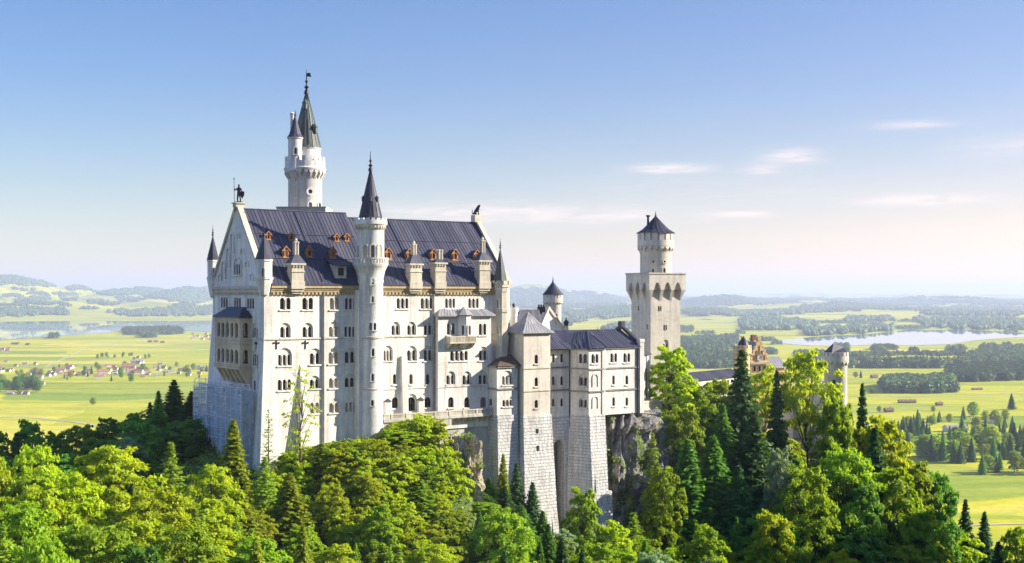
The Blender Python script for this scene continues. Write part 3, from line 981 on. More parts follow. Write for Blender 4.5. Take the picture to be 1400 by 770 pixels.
# corner buttresses and piers, battered towards their foot
def batter(mb, u0, u1, v1, ztop, zbot, d, fr=CA, top=.05):
    mb.hexa([fr.p(u0, v1 - d, zbot), fr.p(u1, v1 - d, zbot), fr.p(u1, v1 + .1, zbot), fr.p(u0, v1 + .1, zbot)], [fr.p(u0, v1 - top, ztop), fr.p(u1, v1 - top, ztop), fr.p(u1, v1 + .1, ztop), fr.p(u0, v1 + .1, ztop)])
u0 = CA.u_at(547.7); u1 = CA.u_at(555.3)
batter(mb, u0, u1, 0, CA.z(487, u0, 0), -26, 1.1, top=.45)
ua = CA.u_at(410.3)
mb.hexa([CA.p(ua - .8, -2.2, BASE), CA.p(ua + 1.2, -2.2, BASE), CA.p(ua + 1.2, .1, BASE), CA.p(ua - .8, .1, BASE)], [CA.p(ua - .04, -.1, CA.z(499, ua, 0)), CA.p(ua + .1, -.1, CA.z(499, ua, 0)), CA.p(ua + .1, .1, CA.z(499, ua, 0)), CA.p(ua - .04, .1, CA.z(499, ua, 0))])
zc = CA.z(466, 0, 0)
mb.hexa([CA.p(-1.5, -1.3, BASE), CA.p(2.4, -1.3, BASE), CA.p(2.4, 3.5, BASE), CA.p(-1.5, 3.5, BASE)], [CA.p(-.06, -.06, zc), CA.p(.3, -.06, zc), CA.p(.3, .5, zc), CA.p(-.06, .5, zc)])
# the gable front is battered towards its north-west foot
mb.hexa([CA.p(-1.6, 14, BASE), CA.p(.1, 14, BASE), CA.p(.1, W + 2.2, BASE), CA.p(-1.6, W + 2.2, BASE)], [CA.p(-.05, 14, -4), CA.p(.1, 14, -4), CA.p(.1, W + .1, -4), CA.p(-.05, W + .1, -4)])
# east bay box
wall(mb, B2.pl, 0, B2.pl.len, -26.5, CA.z(430, 42, 0), B2.holes())
zt = CA.z(430, 42, 0)
for uu in (36.3, 48.9):
    mb.face([CA.p(uu, -1.3, -26.5), CA.p(uu, 0, -26.5), CA.p(uu, 0, zt), CA.p(uu, -1.3, zt)])
mb.build('wall', M['plaster'], palace)
S.make(palace); G.make(palace); B2.make(palace)

# string courses and cornices
mb = MB()
for pl, a, b in ((S.pl, 0, L), (G.pl, 0, W)):
    mb = MB()
    mb.pbox(pl, a, b - (0 if pl is S.pl else -.16), .002, .16, -8.15, -7.87)
    mb.build('string_course', M['trim'], palace)
mb = MB()
zs = CA.z(531.3, 28, 0)
mb.pbox(S.pl, 24.5, 36.2, .002, .14, zs - .14, zs + .14)
mb.build('string_course', M['plaster'], palace)
mb = MB()
mb.pbox(B2.pl, -.1, B2.pl.len + .1, .002, .14, zs - .14, zs + .14)
mb.build('string_course', M['plaster'], palace)
mb = MB()
mb.pbox(S.pl, 1.2, L - .6, .002, .75, 1.35, EA - .02)
mb.pbox(S.pl, 1.2, L - .6, .003, .5, .95, 1.35)
mb.pbox(S.pl, 1.2, L - .6, .003, .36, .62, .95)
k = 0
while 1.6 + k * .78 < L - 1:
    mb.pbox(S.pl, 1.6 + k * .78, 1.6 + k * .78 + .4, .004, .34, .12, .62)
    k += 1
mb.build('cornice', M['ochre'], palace)
mb = MB()
mb.pbox(G.pl, .8, W - 1.2, .002, .55, 1.2, 1.75)
for i in range(34):
    mb.pbox(G.pl, 1.6 + i * .62, 1.6 + i * .62 + .3, .004, .3, .1, .55)
mb.pbox(G.pl, 1.4, W - 1.4, .003, .32, .55, .8)
mb.build('cornice', M['trim'], palace)
# gable: raking coping, blind arches, three-light window
mb = MB()
for (va, za, vb, zb) in ((-.3, EA - .3, VR + .05, RL + .75), (W + .3, EA - .3, VR - .05, RL + .75)):
    mb.hexa([CA.p(-.35, va, za), CA.p(.75, va, za), CA.p(.75, vb, zb), CA.p(-.35, vb, zb)], [CA.p(-.35, va, za + .85), CA.p(.75, va, za + .85), CA.p(.75, vb, zb + .75), CA.p(-.35, vb, zb + .75)])
mb.box(CA, -.6, 1.2, VR - .8, VR + .8, RL + .3, RL + 1.0)
mb.box(CA, -.8, 1.4, VR - 1.0, VR + 1.0, RL + 1.0, RL + 1.2)
mb.build('coping', M['trim'], palace)
mb = MB()
for (va, za, vb, zb) in ((-.3, EA - .3, VR + .05, RR + .55), (W + .3, EA - .3, VR - .05, RR + .55)):
    mb.hexa([CA.p(L - .5, va, za), CA.p(L + .5, va, za), CA.p(L + .5, vb, zb), CA.p(L - .5, vb, zb)], [CA.p(L - .5, va, za + .9), CA.p(L + .5, va, za + .9), CA.p(L + .5, vb, zb + .7), CA.p(L - .5, vb, zb + .7)])
mb.box(CA, L - 1.0, L + .9, VR - .8, VR + .8, RR + .2, RR + 1.7)
mb.build('coping', M['trim'], palace)
def gable_niche(s0, s1, yt, yb, arch_only=False):
    a, b = G.pl.s_of(s0), G.pl.s_of(s1)
    z1, z0 = G.pl.z_of(yt, (a + b) / 2), G.pl.z_of(yb, (a + b) / 2)
    P = [(a, z0)] + arch_pts(a, b, z1) + [(b, z0)]
    fw = .28
    Q = [(a - fw, z0)] + arch_pts(a - fw, b + fw, z1 + fw) + [(b + fw, z0)]
    m_ = MB()
    for i in range(len(P) - 1):
        q = [P[i], P[i + 1], Q[i + 1], Q[i]]
        m_.hexa([G.pl.at(x, z, .002) for x, z in q], [G.pl.at(x, z, .24) for x, z in q])
    return m_
for a in ((316.5, 320.2, 320, 347), (324.6, 327.6, 320, 326), (310.8, 314.6, 340, 365), (330.2, 333.4, 340, 347), (304.2, 308.6, 358, 382), (336.4, 340, 358, 365), (299.8, 303.2, 375, 384), (342.6, 346.6, 375, 384)):
    gable_niche(*a).build('blind_arch', M['plaster'], palace)
m_ = gable_niche(320.6, 329.8, 353.5, 375.6)
a, b = G.pl.s_of(320.6), G.pl.s_of(329.8)
z1, z0 = G.pl.z_of(353.5, 12), G.pl.z_of(375.6, 12)
m_.pbox(G.pl, a - .5, b + .5, .004, .35, z0 - .25, z0)
lw = (b - a) / 3
zl = z0 + (z1 - z0) * .66
for i in range(4):
    m_.pbox(G.pl, a + i * lw - .12, a + i * lw + .12, .01, .2, z0, zl)
wo = m_.build('window', M['plaster'], palace)
m_ = MB()
for i in range(3):
    P = [(a + i * lw + .12, z0)] + arch_pts(a + i * lw + .12, a + (i + 1) * lw - .12, zl) + [(a + (i + 1) * lw - .12, z0)]
    m_.face([G.pl.at(x, z, .02) for x, z in P])
m_.build('pane', M['glass'], wo)

# roof
mb = MB()
ov = .85
def hip(u0, u1, zr):
    for sgn in (0, 1):
        ve, = (-ov,) if not sgn else (W + ov,)
        ze = EA - ov * (zr - EA) / VR * .0 - .02
        slope(mb, CA.p(u0, ve, ze), CA.p(u1, ve, ze), CA.p(u1, VR, zr), CA.p(u0, VR, zr), pitch=.72)
hip(.4, UB, RL)
hip(UB, L - .3, RR)
mb.face([CA.p(UB, -ov, EA - .02), CA.p(UB, VR, RR), CA.p(UB, VR, RL)])
mb.face([CA.p(UB, W + ov, EA - .02), CA.p(UB, VR, RR), CA.p(UB, VR, RL)])
# eave edge, ridge roll, snow guard rails and the valley strips seen down the slope
mb.hexa([CA.p(.4, -ov, EA - .18), CA.p(L - .3, -ov, EA - .18), CA.p(L - .3, -.2, EA - .02), CA.p(.4, -.2, EA - .02)], [CA.p(.4, -ov - .02, EA + .02), CA.p(L - .3, -ov - .02, EA + .02), CA.p(L - .3, -.2, EA + .04), CA.p(.4, -.2, EA + .04)])
mb.tube(CA.p(.8, VR, RL + .06), CA.p(UB, VR, RL + .06), .16, 8)
mb.tube(CA.p(UB, VR, RR + .06), CA.p(L - .9, VR, RR + .06), .16, 8)
def on_roof(u, v, zr=None, lift=0.0):
    zr = zr or (RL if u < UB else RR)
    return CA.p(u, v, EA + (zr - EA) * (v + ov) / (VR + ov) + lift)
for f in (.33, .66):
    v = -ov + (VR + ov) * f
    for q in ((1.5, UB - .3), (UB + .3, L - 1)):
        mb.tube(on_roof(q[0], v, lift=.16), on_roof(q[1], v, lift=.16), .05, 5)
for u in (11.6, 32.4):
    mb.tube(on_roof(u, -.4, lift=.1), on_roof(u + .1, VR - .2, lift=.1), .13, 6)
roof = mb.build('roof', M['roof'], palace)

def roof_uv(px, py):
    """Point of the south roof slope seen at a pixel."""
    best = None
    for i in range(120):
        v = -ov + (VR + ov) * i / 119
        u = CA.u_at(px, v)
        z = on_roof(u, v)[2]
        e = abs(CA.z(py, u, v) - z)
        if best is None or e < best[0]: best = (e, u, v, z)
    return best[1:]
def dormer(px, yt, yb, wpx=8.0):
    u, v, z = roof_uv(px, yb)
    y = CA.xy(u, v)[1]
    h = (yb - yt) / F * y
    h *= .9
    w = wpx / F * y / .86
    hw, zs, ze = w / 2, z + h * .62, z + h
    m_ = MB()
    f = lambda du, dv, zz: CA.p(u + du, v + dv, zz)
    dep = h / ((RL - EA) / (VR + ov)) + .3
    P = [(-hw, z), (hw, z), (hw, zs), (0, ze), (-hw, zs)]
    m_.mi = 0
    # front with an arched opening, sides, bargeboards
    ow = hw * .46
    A = [(-ow, z + h * .16)] + [(a, zz) for a, zz in arch_pts(-ow, ow, z + h * .66)] + [(ow, z + h * .16)]
    m_.face([f(a, 0, zz) for a, zz in P])
    for q in range(len(A) - 1):
        p0, p1 = A[q], A[q + 1]
        e0, e1 = (p0[0] * 1.45, z + (p0[1] - z) * 1.06), (p1[0] * 1.45, z + (p1[1] - z) * 1.06)
        m_.hexa([f(*x) for x in ((p0[0], .0, p0[1]), (p1[0], .0, p1[1]), (e1[0], .0, e1[1]), (e0[0], .0, e0[1]))],
                [f(*x) for x in ((p0[0], -.14, p0[1]), (p1[0], -.14, p1[1]), (e1[0], -.14, e1[1]), (e0[0], -.14, e0[1]))])
    for sg in (-1, 1):
        m_.face([f(sg * hw, 0, z), f(sg * hw, dep * .62, zs), f(sg * hw, 0, zs)])
        m_.hexa([f(sg * (hw + .2), -.22, zs - .18), f(sg * (hw + .2), .05, zs - .18), f(0, .05, ze), f(0, -.22, ze)],
                [f(sg * (hw + .2), -.22, zs + .06), f(sg * (hw + .2), .05, zs + .06), f(0, .05, ze + .24), f(0, -.22, ze + .24)])
    m_.hexa([f(-hw, -.2, z - .1), f(hw, -.2, z - .1), f(hw, .2, z - .1), f(-hw, .2, z - .1)], [f(-hw, -.2, z + .08), f(hw, -.2, z + .08), f(hw, .2, z + .08), f(-hw, .2, z + .08)])
    m_.mi = 2
    m_.face([f(a, -.02, zz) for a, zz in A])
    m_.mi = 1
    for sg in (-1, 1):
        m_.face([f(sg * (hw + .2), .06, zs - .16), f(0, .06, ze), f(0, dep, ze), f(sg * (hw + .2), dep * .62, zs - .16)])
    m_.build('dormer', [M['orange'], M['roof'], M['glass']], roof)
for a in ((391, 336, 352), (423, 336, 352), (455, 337, 353.5), (531, 338, 355.5, 9), (559.5, 339, 356), (592.6, 339.5, 356), (622.3, 340, 356.5), (652, 341, 357),
          (366.8, 316, 327.5, 6), (398, 318.5, 329, 6), (460, 319, 330, 6), (474, 319, 330, 6)):
    dormer(*a)
def shed_dormer():
    u, v, z = roof_uv(466, 381)
    m_ = MB()
    hw, h, dep = 1.2, 2.3, 2.6
    f = lambda du, dv, zz: CA.p(u + du, v + dv, zz)
    m_.mi = 0
    m_.hexa([f(-hw, 0, z - .2), f(hw, 0, z - .2), f(hw, dep, z - .2), f(-hw, dep, z - .2)], [f(-hw, 0, z + h), f(hw, 0, z + h), f(hw, dep, z + h + .5), f(-hw, dep, z + h + .5)])
    m_.mi = 1
    m_.hexa([f(-hw - .5, -.5, z + h), f(hw + .5, -.5, z + h), f(hw + .5, dep + 1.2, z + h + 1.35), f(-hw - .5, dep + 1.2, z + h + 1.35)], [f(-hw - .5, -.5, z + h + .15), f(hw + .5, -.5, z + h + .15), f(hw + .5, dep + 1.2, z + h + 1.5), f(-hw - .5, dep + 1.2, z + h + 1.5)])
    m_.mi = 2
    m_.face([f(-.6, -.02, z + .5), f(.6, -.02, z + .5), f(.6, -.02, z + h - .3), f(-.6, -.02, z + h - .3)])
    m_.build('dormer', [M['trim'], M['roof'], M['glass']], roof)
shed_dormer()
def chimney(pc, wpx, ytop, yroof, ybody, flat=False):
    """Stone chimney house on the eave with a small roof and a clustered shaft; its corbelled foot hangs below the cornice."""
    u = CA.u_at(pc, -.6)
    y = CA.xy(u, -.6)[1]
    w = wpx / F * y / .86 / 2
    zb, zr, zt = pz(387.5, y), pz(ybody, y), pz(ytop, y)
    v0, v1 = -1.05, .9
    m_ = MB()
    m_.box(CA, u - w, u + w, v0, v1, zb, zr)
    m_.box(CA, u - w - .12, u + w + .12, v0 - .12, v1, zb - .1, zb + .35)
    m_.box(CA, u - w - .14, u + w + .14, v0 - .14, v1 + .1, zb + (zr - zb) * .56, zb + (zr - zb) * .56 + .22)
    m_.box(CA, u - w - .3, u + w + .3, v0 - .3, v1 + .3, zr - .35, zr)
    for i in range(4):
        c = u - w + (i + .5) * w / 2
        m_.box(CA, c - .13, c + .13, v0 - .2, v0, zr - .75, zr - .35)
    zk = pz(391, y)
    for i, (hh, ex) in enumerate(((.55, .12), (.5, -.02), (.4, -.3))):
        m_.box(CA, u - w - ex, u + w + ex, v0 - .1 + i * .26, .1, zk - hh - sum((.55, .5, .4)[:i]), zk - sum((.55, .5, .4)[:i]) + (.5 if i == 0 else 0))
    sx = .42 if not flat else .5
    zn = pz(yroof, y)
    m_.mi = 1
    a = [CA.xy(u - w - .3, v0 - .3), CA.xy(u + w + .3, v0 - .3), CA.xy(u + w + .3, v1 + .3), CA.xy(u - w - .3, v1 + .3)]
    vm = (v0 + v1) / 2
    b = [CA.xy(u - sx, vm - sx), CA.xy(u + sx, vm - sx), CA.xy(u + sx, vm + sx), CA.xy(u - sx, vm + sx)]
    m_.loft(a, zr, b, zn)
    m_.face([(*q, zn) for q in b])
    m_.mi = 0
    zs = zn + (zt - zn) * .68
    for du in ((-.28, .28) if not flat else (.0, .7)):
        for dv in (-.28, .28):
            x, yy = CA.xy(u + du, vm + dv)
            m_.lathe(x, yy, [(.2, zn - .3), (.2, zs), (.28, zs), (.28, zs + .2), (0, zs + .35)], 8)
    if not flat:
        x, yy = CA.xy(u, vm)
        m_.lathe(x, yy, [(.3, zs - .2), (.22, zs + .3), (.34, zs + .5), (.15, zs + .9), (.2, zt - .25), (0, zt)], 8)
    m_.build('chimney', [M['trim'], M['roof']], roof)
chimney(406, 15.5, 325, 348, 360)
chimney(567.5, 15.5, 330, 348, 360.5)
chimney(601, 14.5, 338, 354.5, 359, True)
chimney(661.5, 15, 323.5, 345, 356)

# stair turret on the south front
uT, vT = CA.u_at(506.5, -1.0), -1.0
tx, ty = CA.xy(uT, vT)
turret = None
zz = lambda y: pz(y, ty)
mb = MB()
mb.lathe(tx, ty, [(2.75, -34), (2.55, zz(590)), (2.38, zz(560)), (2.38, zz(388)), (2.5, zz(385)), (2.42, zz(381)), (2.75, zz(371)), (3.15, zz(365)), (3.4, zz(362)), (3.4, zz(360)), (2.6, zz(359.8)), (2.6, zz(313)), (2.75, zz(311)), (2.95, zz(309)), (3.2, zz(307)), (3.2, zz(303.5)), (2.2, zz(303.2))], 48)
# flat pier at the turret's west flank
st = mb.build('stair_turret', M['plaster'], palace)
mb = MB()
mb.box(CA, uT - 3.0, uT - .4, -1.9, .1, -34, 1.0)
mb.build('pier', M['plaster'], st)
mb = MB()
mb.lathe(tx, ty, [(2.45, zz(463)), (2.56, zz(462.5)), (2.56, zz(460)), (2.45, zz(459.5))], 40)
mb.build('string_course', M['trim'], st)
mb = MB()
mb.lathe(tx, ty, [(2.4, zz(532.5)), (2.5, zz(532)), (2.5, zz(530.5)), (2.4, zz(530))], 40)
mb.build('string_course', M['trim'], st)
mb = MB()
corbels(mb, tx, ty, 2.6, 2.95, zz(316), zz(309), 26, .5, arch=False)
mb.build('corbel_table', M['trim'], st)
mb = MB()
mb.lathe(tx, ty, [(3.35, zz(354.6)), (3.48, zz(354.4)), (3.48, zz(352.8)), (3.2, zz(352.8)), (3.2, zz(354.6)), (3.35, zz(354.6))], 48)
for i in range(36):
    a = 2 * math.pi * i / 36
    mb.arc(tx, ty, 3.22, 3.4, a, a + .1, zz(360), zz(354.5))
mb.build('balustrade', M['plaster'], st)
mb = MB()
merlons(mb, tx, ty, 2.75, 3.18, zz(303.4), zz(299), 18, .6)
mb.lathe(tx, ty, [(2.75, zz(303.3)), (2.75, zz(301.6)), (3.18, zz(301.6)), (3.18, zz(303.4))], 40)
mb.build('battlement', M['plaster'], st)
mb = MB()
mb.lathe(tx, ty, [(2.35, zz(304)), (2.35, zz(298)), (2.2, zz(297)), (1.9, zz(288)), (1.45, zz(272)), (.12, zz(232)), (0, zz(231))], 16, smooth=False)
for i in range(16):
    a = 2 * math.pi * i / 16
    mb.tube((tx + 2.2 * math.cos(a), ty + 2.2 * math.sin(a), zz(297)), (tx + .14 * math.cos(a), ty + .14 * math.sin(a), zz(232.5)), .05, 4)
for a in (-2.6, -1.5, -.5, .8):
    r = 1.5
    x, y = tx + r * math.cos(a), ty + r * math.sin(a)
    mb.lathe(x, y, [(.32, zz(276)), (.32, zz(271)), (.4, zz(271)), (0, zz(267.5))], 6, smooth=False)
mb.build('spire', M['slate'], st)
finial(st, tx, ty, zz(232.5), zz(207) - zz(232.5), .3)
for px, y0, y1, w in ((509.5, 381, 389, 3), (509.4, 405, 413.5, 3), (509.8, 476.5, 487, 3.2), (509.4, 511, 521, 3.2), (509, 547, 554.8, 3)):
    surface_window(st, tx, ty, 2.38, px, y0, y1, w)
surface_window(st, tx, ty, 2.4, 506.6, 441.5, 451.5, 3.4); surface_window(st, tx, ty, 2.4, 512.2, 441.5, 451.5, 3.2)
surface_window(st, tx, ty, 2.6, 509.5, 335, 353, 5, 'door', 'glass'); surface_window(st, tx, ty, 2.6, 499.5, 335, 352, 5, 'blind_arch', 'shutter'); surface_window(st, tx, ty, 2.6, 490, 335, 352, 4, 'blind_arch', 'shutter'); surface_window(st, tx, ty, 2.6, 519, 335, 352, 4, 'blind_arch', 'shutter')

# corner turrets
def corner_turret(px, v, r, ysp, yeave, ybody, ycorb, u=None, mat_='plaster', spire='slate', name='corner_turret', yfin=None, crown=False):
    u = CA.u_at(px, v) if u is None else u
    x, y = CA.xy(u, v)
    q = lambda yy: pz(yy, y)
    m_ = MB()
    oc = lambda rr: octagon(x, y, rr, 8, R(35) + math.pi / 8)
    m_.loft(oc(.25), q(ycorb), oc(r * .55), q(ycorb - 3))
    m_.loft(oc(r * .55), q(ycorb - 3), oc(r * .98), q(ybody + 9))
    m_.loft(oc(r * .98), q(ybody + 9), oc(r * 1.06), q(ybody + 4))
    m_.prism(oc(r * 1.14), q(ybody + 4), q(ybody + 1), True, True)
    m_.prism(oc(r), q(ybody + 1), q(yeave), True)
    m_.prism(oc(r * 1.1), q(yeave + 2.5), q(yeave + .1), True, True)
    o = m_.build(name, M[mat_], palace)
    if crown:
        m_ = MB()
        for i in range(8):
            a, b = oc(r * 1.28)[i], oc(r * 1.28)[(i + 1) % 8]
            a2, b2 = oc(r * 1.0)[i], oc(r * 1.0)[(i + 1) % 8]
            l = lambda p, s, t: (p[0] + (s[0] - p[0]) * t, p[1] + (s[1] - p[1]) * t)
            m_.hexa([(*l(a, b, .2), q(yeave + 4)), (*l(a, b, .8), q(yeave + 4)), (*l(a2, b2, .8), q(yeave + 4)), (*l(a2, b2, .2), q(yeave + 4))], [(*l(a, b, .2), q(yeave - 2)), (*l(a, b, .8), q(yeave - 2)), (*l(a2, b2, .8), q(yeave - 2)), (*l(a2, b2, .2), q(yeave - 2))])
        m_.prism(oc(r * 1.28), q(yeave + 7), q(yeave + 3.5), True, True)
        m_.build('battlement', M['trim'], o)
    m_ = MB()
    e = r * (1.12 if not crown else .92)
    m_.loft(oc(e), q(yeave), oc(e * .8), q(yeave + (ysp - yeave) * .22))
    m_.cone(oc(e * .8), q(yeave + (ysp - yeave) * .22), (x, y, q(ysp)))
    m_.build('spire', M[spire], o)
    finial(o, x, y, q(ysp) - .1, 2.0 if yfin is None else q(yfin) - q(ysp), .16)
    return o, x, y, r
o, x, y, r = corner_turret(361, 0, 1.45, 320, 354.8, 378, 406, u=0.0)
surface_window(o, x, y, r * .94, 359.2, 367, 378.5, 2.6, pane='glass')
o, x, y, r = corner_turret(293.5, W, 1.05, 320.5, 355.5, 378, 408, u=0.0)
surface_window(o, x, y, r * .94, 291.5, 367, 378, 2, pane='glass')
uE = CA.u_at(684, -.2)
o, x, y, r = corner_turret(684, -.2, 1.62, 338, 386, 392, 470, u=uE, spire='copper', crown=True)
q = lambda yy: pz(yy, y)
m_ = MB()
oc = lambda rr: octagon(x, y, rr, 8, R(35) + math.pi / 8)
m_.prism(oc(1.62), q(600), q(392), True)
m_.prism(oc(1.82), q(427), q(422.5), True, True)
m_.prism(oc(1.9), q(464), q(458), True, True)
m_.loft(oc(1.64), q(480), oc(1.9), q(464))
m_.prism(oc(1.78), q(399), q(394), True, True)
m_.build('shaft', M['trim'], o)
for px, a, b in ((680.3, 410, 421), (680.2, 446, 457)):
    surface_window(o, x, y, 1.5, px, a, b, 2.6, wallm='trim')

# projecting roof over the east bay, oriel and balcony
mb = MB()
slope(mb, CA.p(35.9, -2.0, zt - .1), CA.p(49.6, -2.0, zt - .1), CA.p(48.4, .02, zt + 1.1), CA.p(37.6, .02, zt + 1.1), pitch=.7)
mb.hexa([CA.p(35.9, -2.0, zt - .35), CA.p(49.6, -2.0, zt - .35), CA.p(49.6, 0, zt - .35), CA.p(35.9, 0, zt - .35)], [CA.p(35.9, -2.0, zt - .1), CA.p(49.6, -2.0, zt - .1), CA.p(49.6, 0, zt - .1), CA.p(35.9, 0, zt - .1)])
for ua_, ub_ in ((35.9, 37.6), (49.6, 48.4)):
    mb.face([CA.p(ua_, -2.0, zt - .1), CA.p(ub_, .02, zt + 1.1), CA.p(ua_, .02, zt - .1)])
uo = CA.u_at(636.5, -2)
ox_, oy_ = CA.xy(uo, -1.3)
mb.cone(octagon(ox_, oy_, 2.0), zt - .1, (ox_, oy_, zt + 1.6))
mb.build('roof', M['roof_pale'], palace)
ori = MB()
ori.prism(octagon(ox_, oy_, 1.55), pz(469, oy_), zt - .2, True, True)
ori.loft(octagon(ox_, oy_, .3), pz(476, oy_), octagon(ox_, oy_, 1.55), pz(469, oy_))
oriel = ori.build('oriel', M['plaster'], palace)
for px in (633, 641.5):
    surface_window(oriel, ox_, oy_, 1.46, px, 445, 458, 3.2)
mb = MB()
ba, bb = B2.pl.s_of(609.5), B2.pl.s_of(646)
z1, z0 = B2.pl.z_of(459.3, 6), B2.pl.z_of(467, 6)
mb.pbox(B2.pl, ba, bb, .01, 1.7, z0 - .3, z0)
mb.pbox(B2.pl, ba, bb, 1.45, 1.7, z1 - .22, z1)
mb.pbox(B2.pl, ba, ba + .25, .01, 1.45, z0, z1)
mb.pbox(B2.pl, bb - .25, bb, .01, 1.45, z0, z1)
n = 18
for i in range(n):
    s = ba + (bb - ba) * (i + .5) / n
    mb.pbox(B2.pl, s - .1, s + .1, 1.5, 1.65, z0, z1 - .22)
for i in range(5):
    s = ba + (bb - ba) * (i + .2) / 4.6
    mb.hexa([B2.pl.at(s, z0 - 1.3, .02), B2.pl.at(s + .32, z0 - 1.3, .02), B2.pl.at(s + .32, z0 - 1.3, .25), B2.pl.at(s, z0 - 1.3, .25)], [B2.pl.at(s, z0 - .3, .02), B2.pl.at(s + .32, z0 - .3, .02), B2.pl.at(s + .32, z0 - .3, 1.5), B2.pl.at(s, z0 - .3, 1.5)])
mb.build('balcony', M['trim'], palace)

# loggia on the west gable front
P_ = 2.3
vl0, vl1 = CA.o[0], 0
def v_at(px, u):
    k = (px - CX) / F
    ox, oy = CA.xy(u, 0)
    return (ox - k * oy) / (CA.s + k * CA.c)
va, vb = v_at(328, -P_), v_at(293.6, -P_)
BF = Plane(CA.xy(-P_, vb), CA.xy(-P_, va))
BS = Plane(CA.xy(-P_, va), CA.xy(0, va))
BN = Plane(CA.xy(0, vb), CA.xy(-P_, vb))
zf = lambda yy: BF.z_of(yy, BF.len)
mb = MB()
ztop = zf(433.2)
rows = ((zf(441.5), zf(462.5)), (zf(478.5), zf(498)))
zbot = zf(506)
def arcs(pl, s0, s1, n, rows):
    zprev = zbot
    for zt1, zb1 in sorted(rows, key=lambda t: t[1]):
        mb.face([pl.at(s0, zprev, 0), pl.at(s1, zprev, 0), pl.at(s1, zb1, 0), pl.at(s0, zb1, 0)])
        w = (s1 - s0) / n
        plate(mb, pl, s0, s1, zb1, zt1 + .3, 0, [(s0 + i * w + w * .16, s0 + (i + 1) * w - w * .16, zb1 + .02, zt1) for i in range(n)], .4)
        zprev = zt1 + .3
    mb.face([pl.at(s0, zprev, 0), pl.at(s1, zprev, 0), pl.at(s1, ztop, 0), pl.at(s0, ztop, 0)])
pad = .9
arcs(BF, pad, BF.len - pad * .7, 5, rows)
for s0, s1 in ((0, pad), (BF.len - pad * .7, BF.len)):
    mb.face([BF.at(s0, zbot), BF.at(s1, zbot), BF.at(s1, ztop), BF.at(s0, ztop)])
arcs(BS, .35, BS.len - .35, 1, rows)
for s0, s1 in ((0, .35), (BS.len - .35, BS.len)):
    mb.face([BS.at(s0, zbot), BS.at(s1, zbot), BS.at(s1, ztop), BS.at(s0, ztop)])
mb.face([BN.at(0, zbot), BN.at(BN.len, zbot), BN.at(BN.len, ztop), BN.at(0, ztop)])
for zk in (zbot, zf(470.5), ztop - .02):
    mb.face([CA.p(-P_, va, zk), CA.p(0, va, zk), CA.p(0, vb, zk), CA.p(-P_, vb, zk)])
for zk, h_ in ((zf(465.8), .3), (zf(470.5), .3), (zf(502), .3), (zf(506), .4), (zf(438), .22)):
    mb.pbox(BF, -.15, BF.len + .15, .002, .17, zk, zk + h_)
    mb.pbox(BS, -.0, BS.len, .003, .17, zk, zk + h_)
log = mb.build('loggia', M['bay'], palace)
z_in = zf(530)
for i in range(6):
    s = pad + (BF.len - 1.7 * pad) * i / 5
    mb = MB()
    mb.hexa([BF.at(s - .22, z_in, -P_ + .1), BF.at(s + .22, z_in, -P_ + .1), BF.at(s + .22, z_in, -P_ + .4), BF.at(s - .22, z_in, -P_ + .4)], [BF.at(s - .22, zbot, -P_ + .02), BF.at(s + .22, zbot, -P_ + .02), BF.at(s + .22, zbot, -.02), BF.at(s - .22, zbot, -.02)])
    mb.build('bracket', M['bay'], log)
mb = MB()
mb.hexa([BF.at(BF.len - .5, z_in, -P_ + .05), BF.at(BF.len, z_in, -P_ + .05), BF.at(BF.len, z_in, -P_ + .4), BF.at(BF.len - .5, z_in, -P_ + .4)], [BF.at(BF.len - .5, zbot, -P_ + .02), BF.at(BF.len, zbot, -P_ + .02), BF.at(BF.len, zbot, -.01), BF.at(BF.len - .5, zbot, -.01)])
mb.build('bracket', M['bay'], log)
for zt1, zb1 in rows:
    w = (BF.len - 1.7 * pad) / 5
    for i in range(1, 5):
        x, y, _ = BF.at(pad + i * w, 0, .0)
        mb = MB()
        mb.lathe(x, y, [(.24, zb1), (.24, zb1 + .25), (.15, zb1 + .35), (.15, zt1 - .9), (.26, zt1 - .6)], 8)
        mb.build('column', M['plaster'], log)
mb = MB()
for zt1, zb1 in rows:
    mb.pbox(BF, .5, BF.len - .5, -P_ + .03, -P_ + .5, zb1 + .05, zt1 + .25)
mb.build('shade_panel', M['glass'], log)  # dark sheets behind the arches, standing in for the shade inside the loggia
mb = MB()
a = [CA.xy(-P_ - .35, va - .35), CA.xy(.0, va - .35), CA.xy(.0, vb + .35), CA.xy(-P_ - .35, vb + .35)]
zr_ = ztop + 1.75
b = [CA.xy(-.6, va + 2.6), CA.xy(-.01, va + 2.6), CA.xy(-.01, vb - 2.6), CA.xy(-.6, vb - 2.6)]
mb.loft(a, ztop, b, zr_)
mb.face([(*q, zr_) for q in b])
mb.prism(a, ztop - .2, ztop, False, True)
mb.build('roof', M['slate'], log)

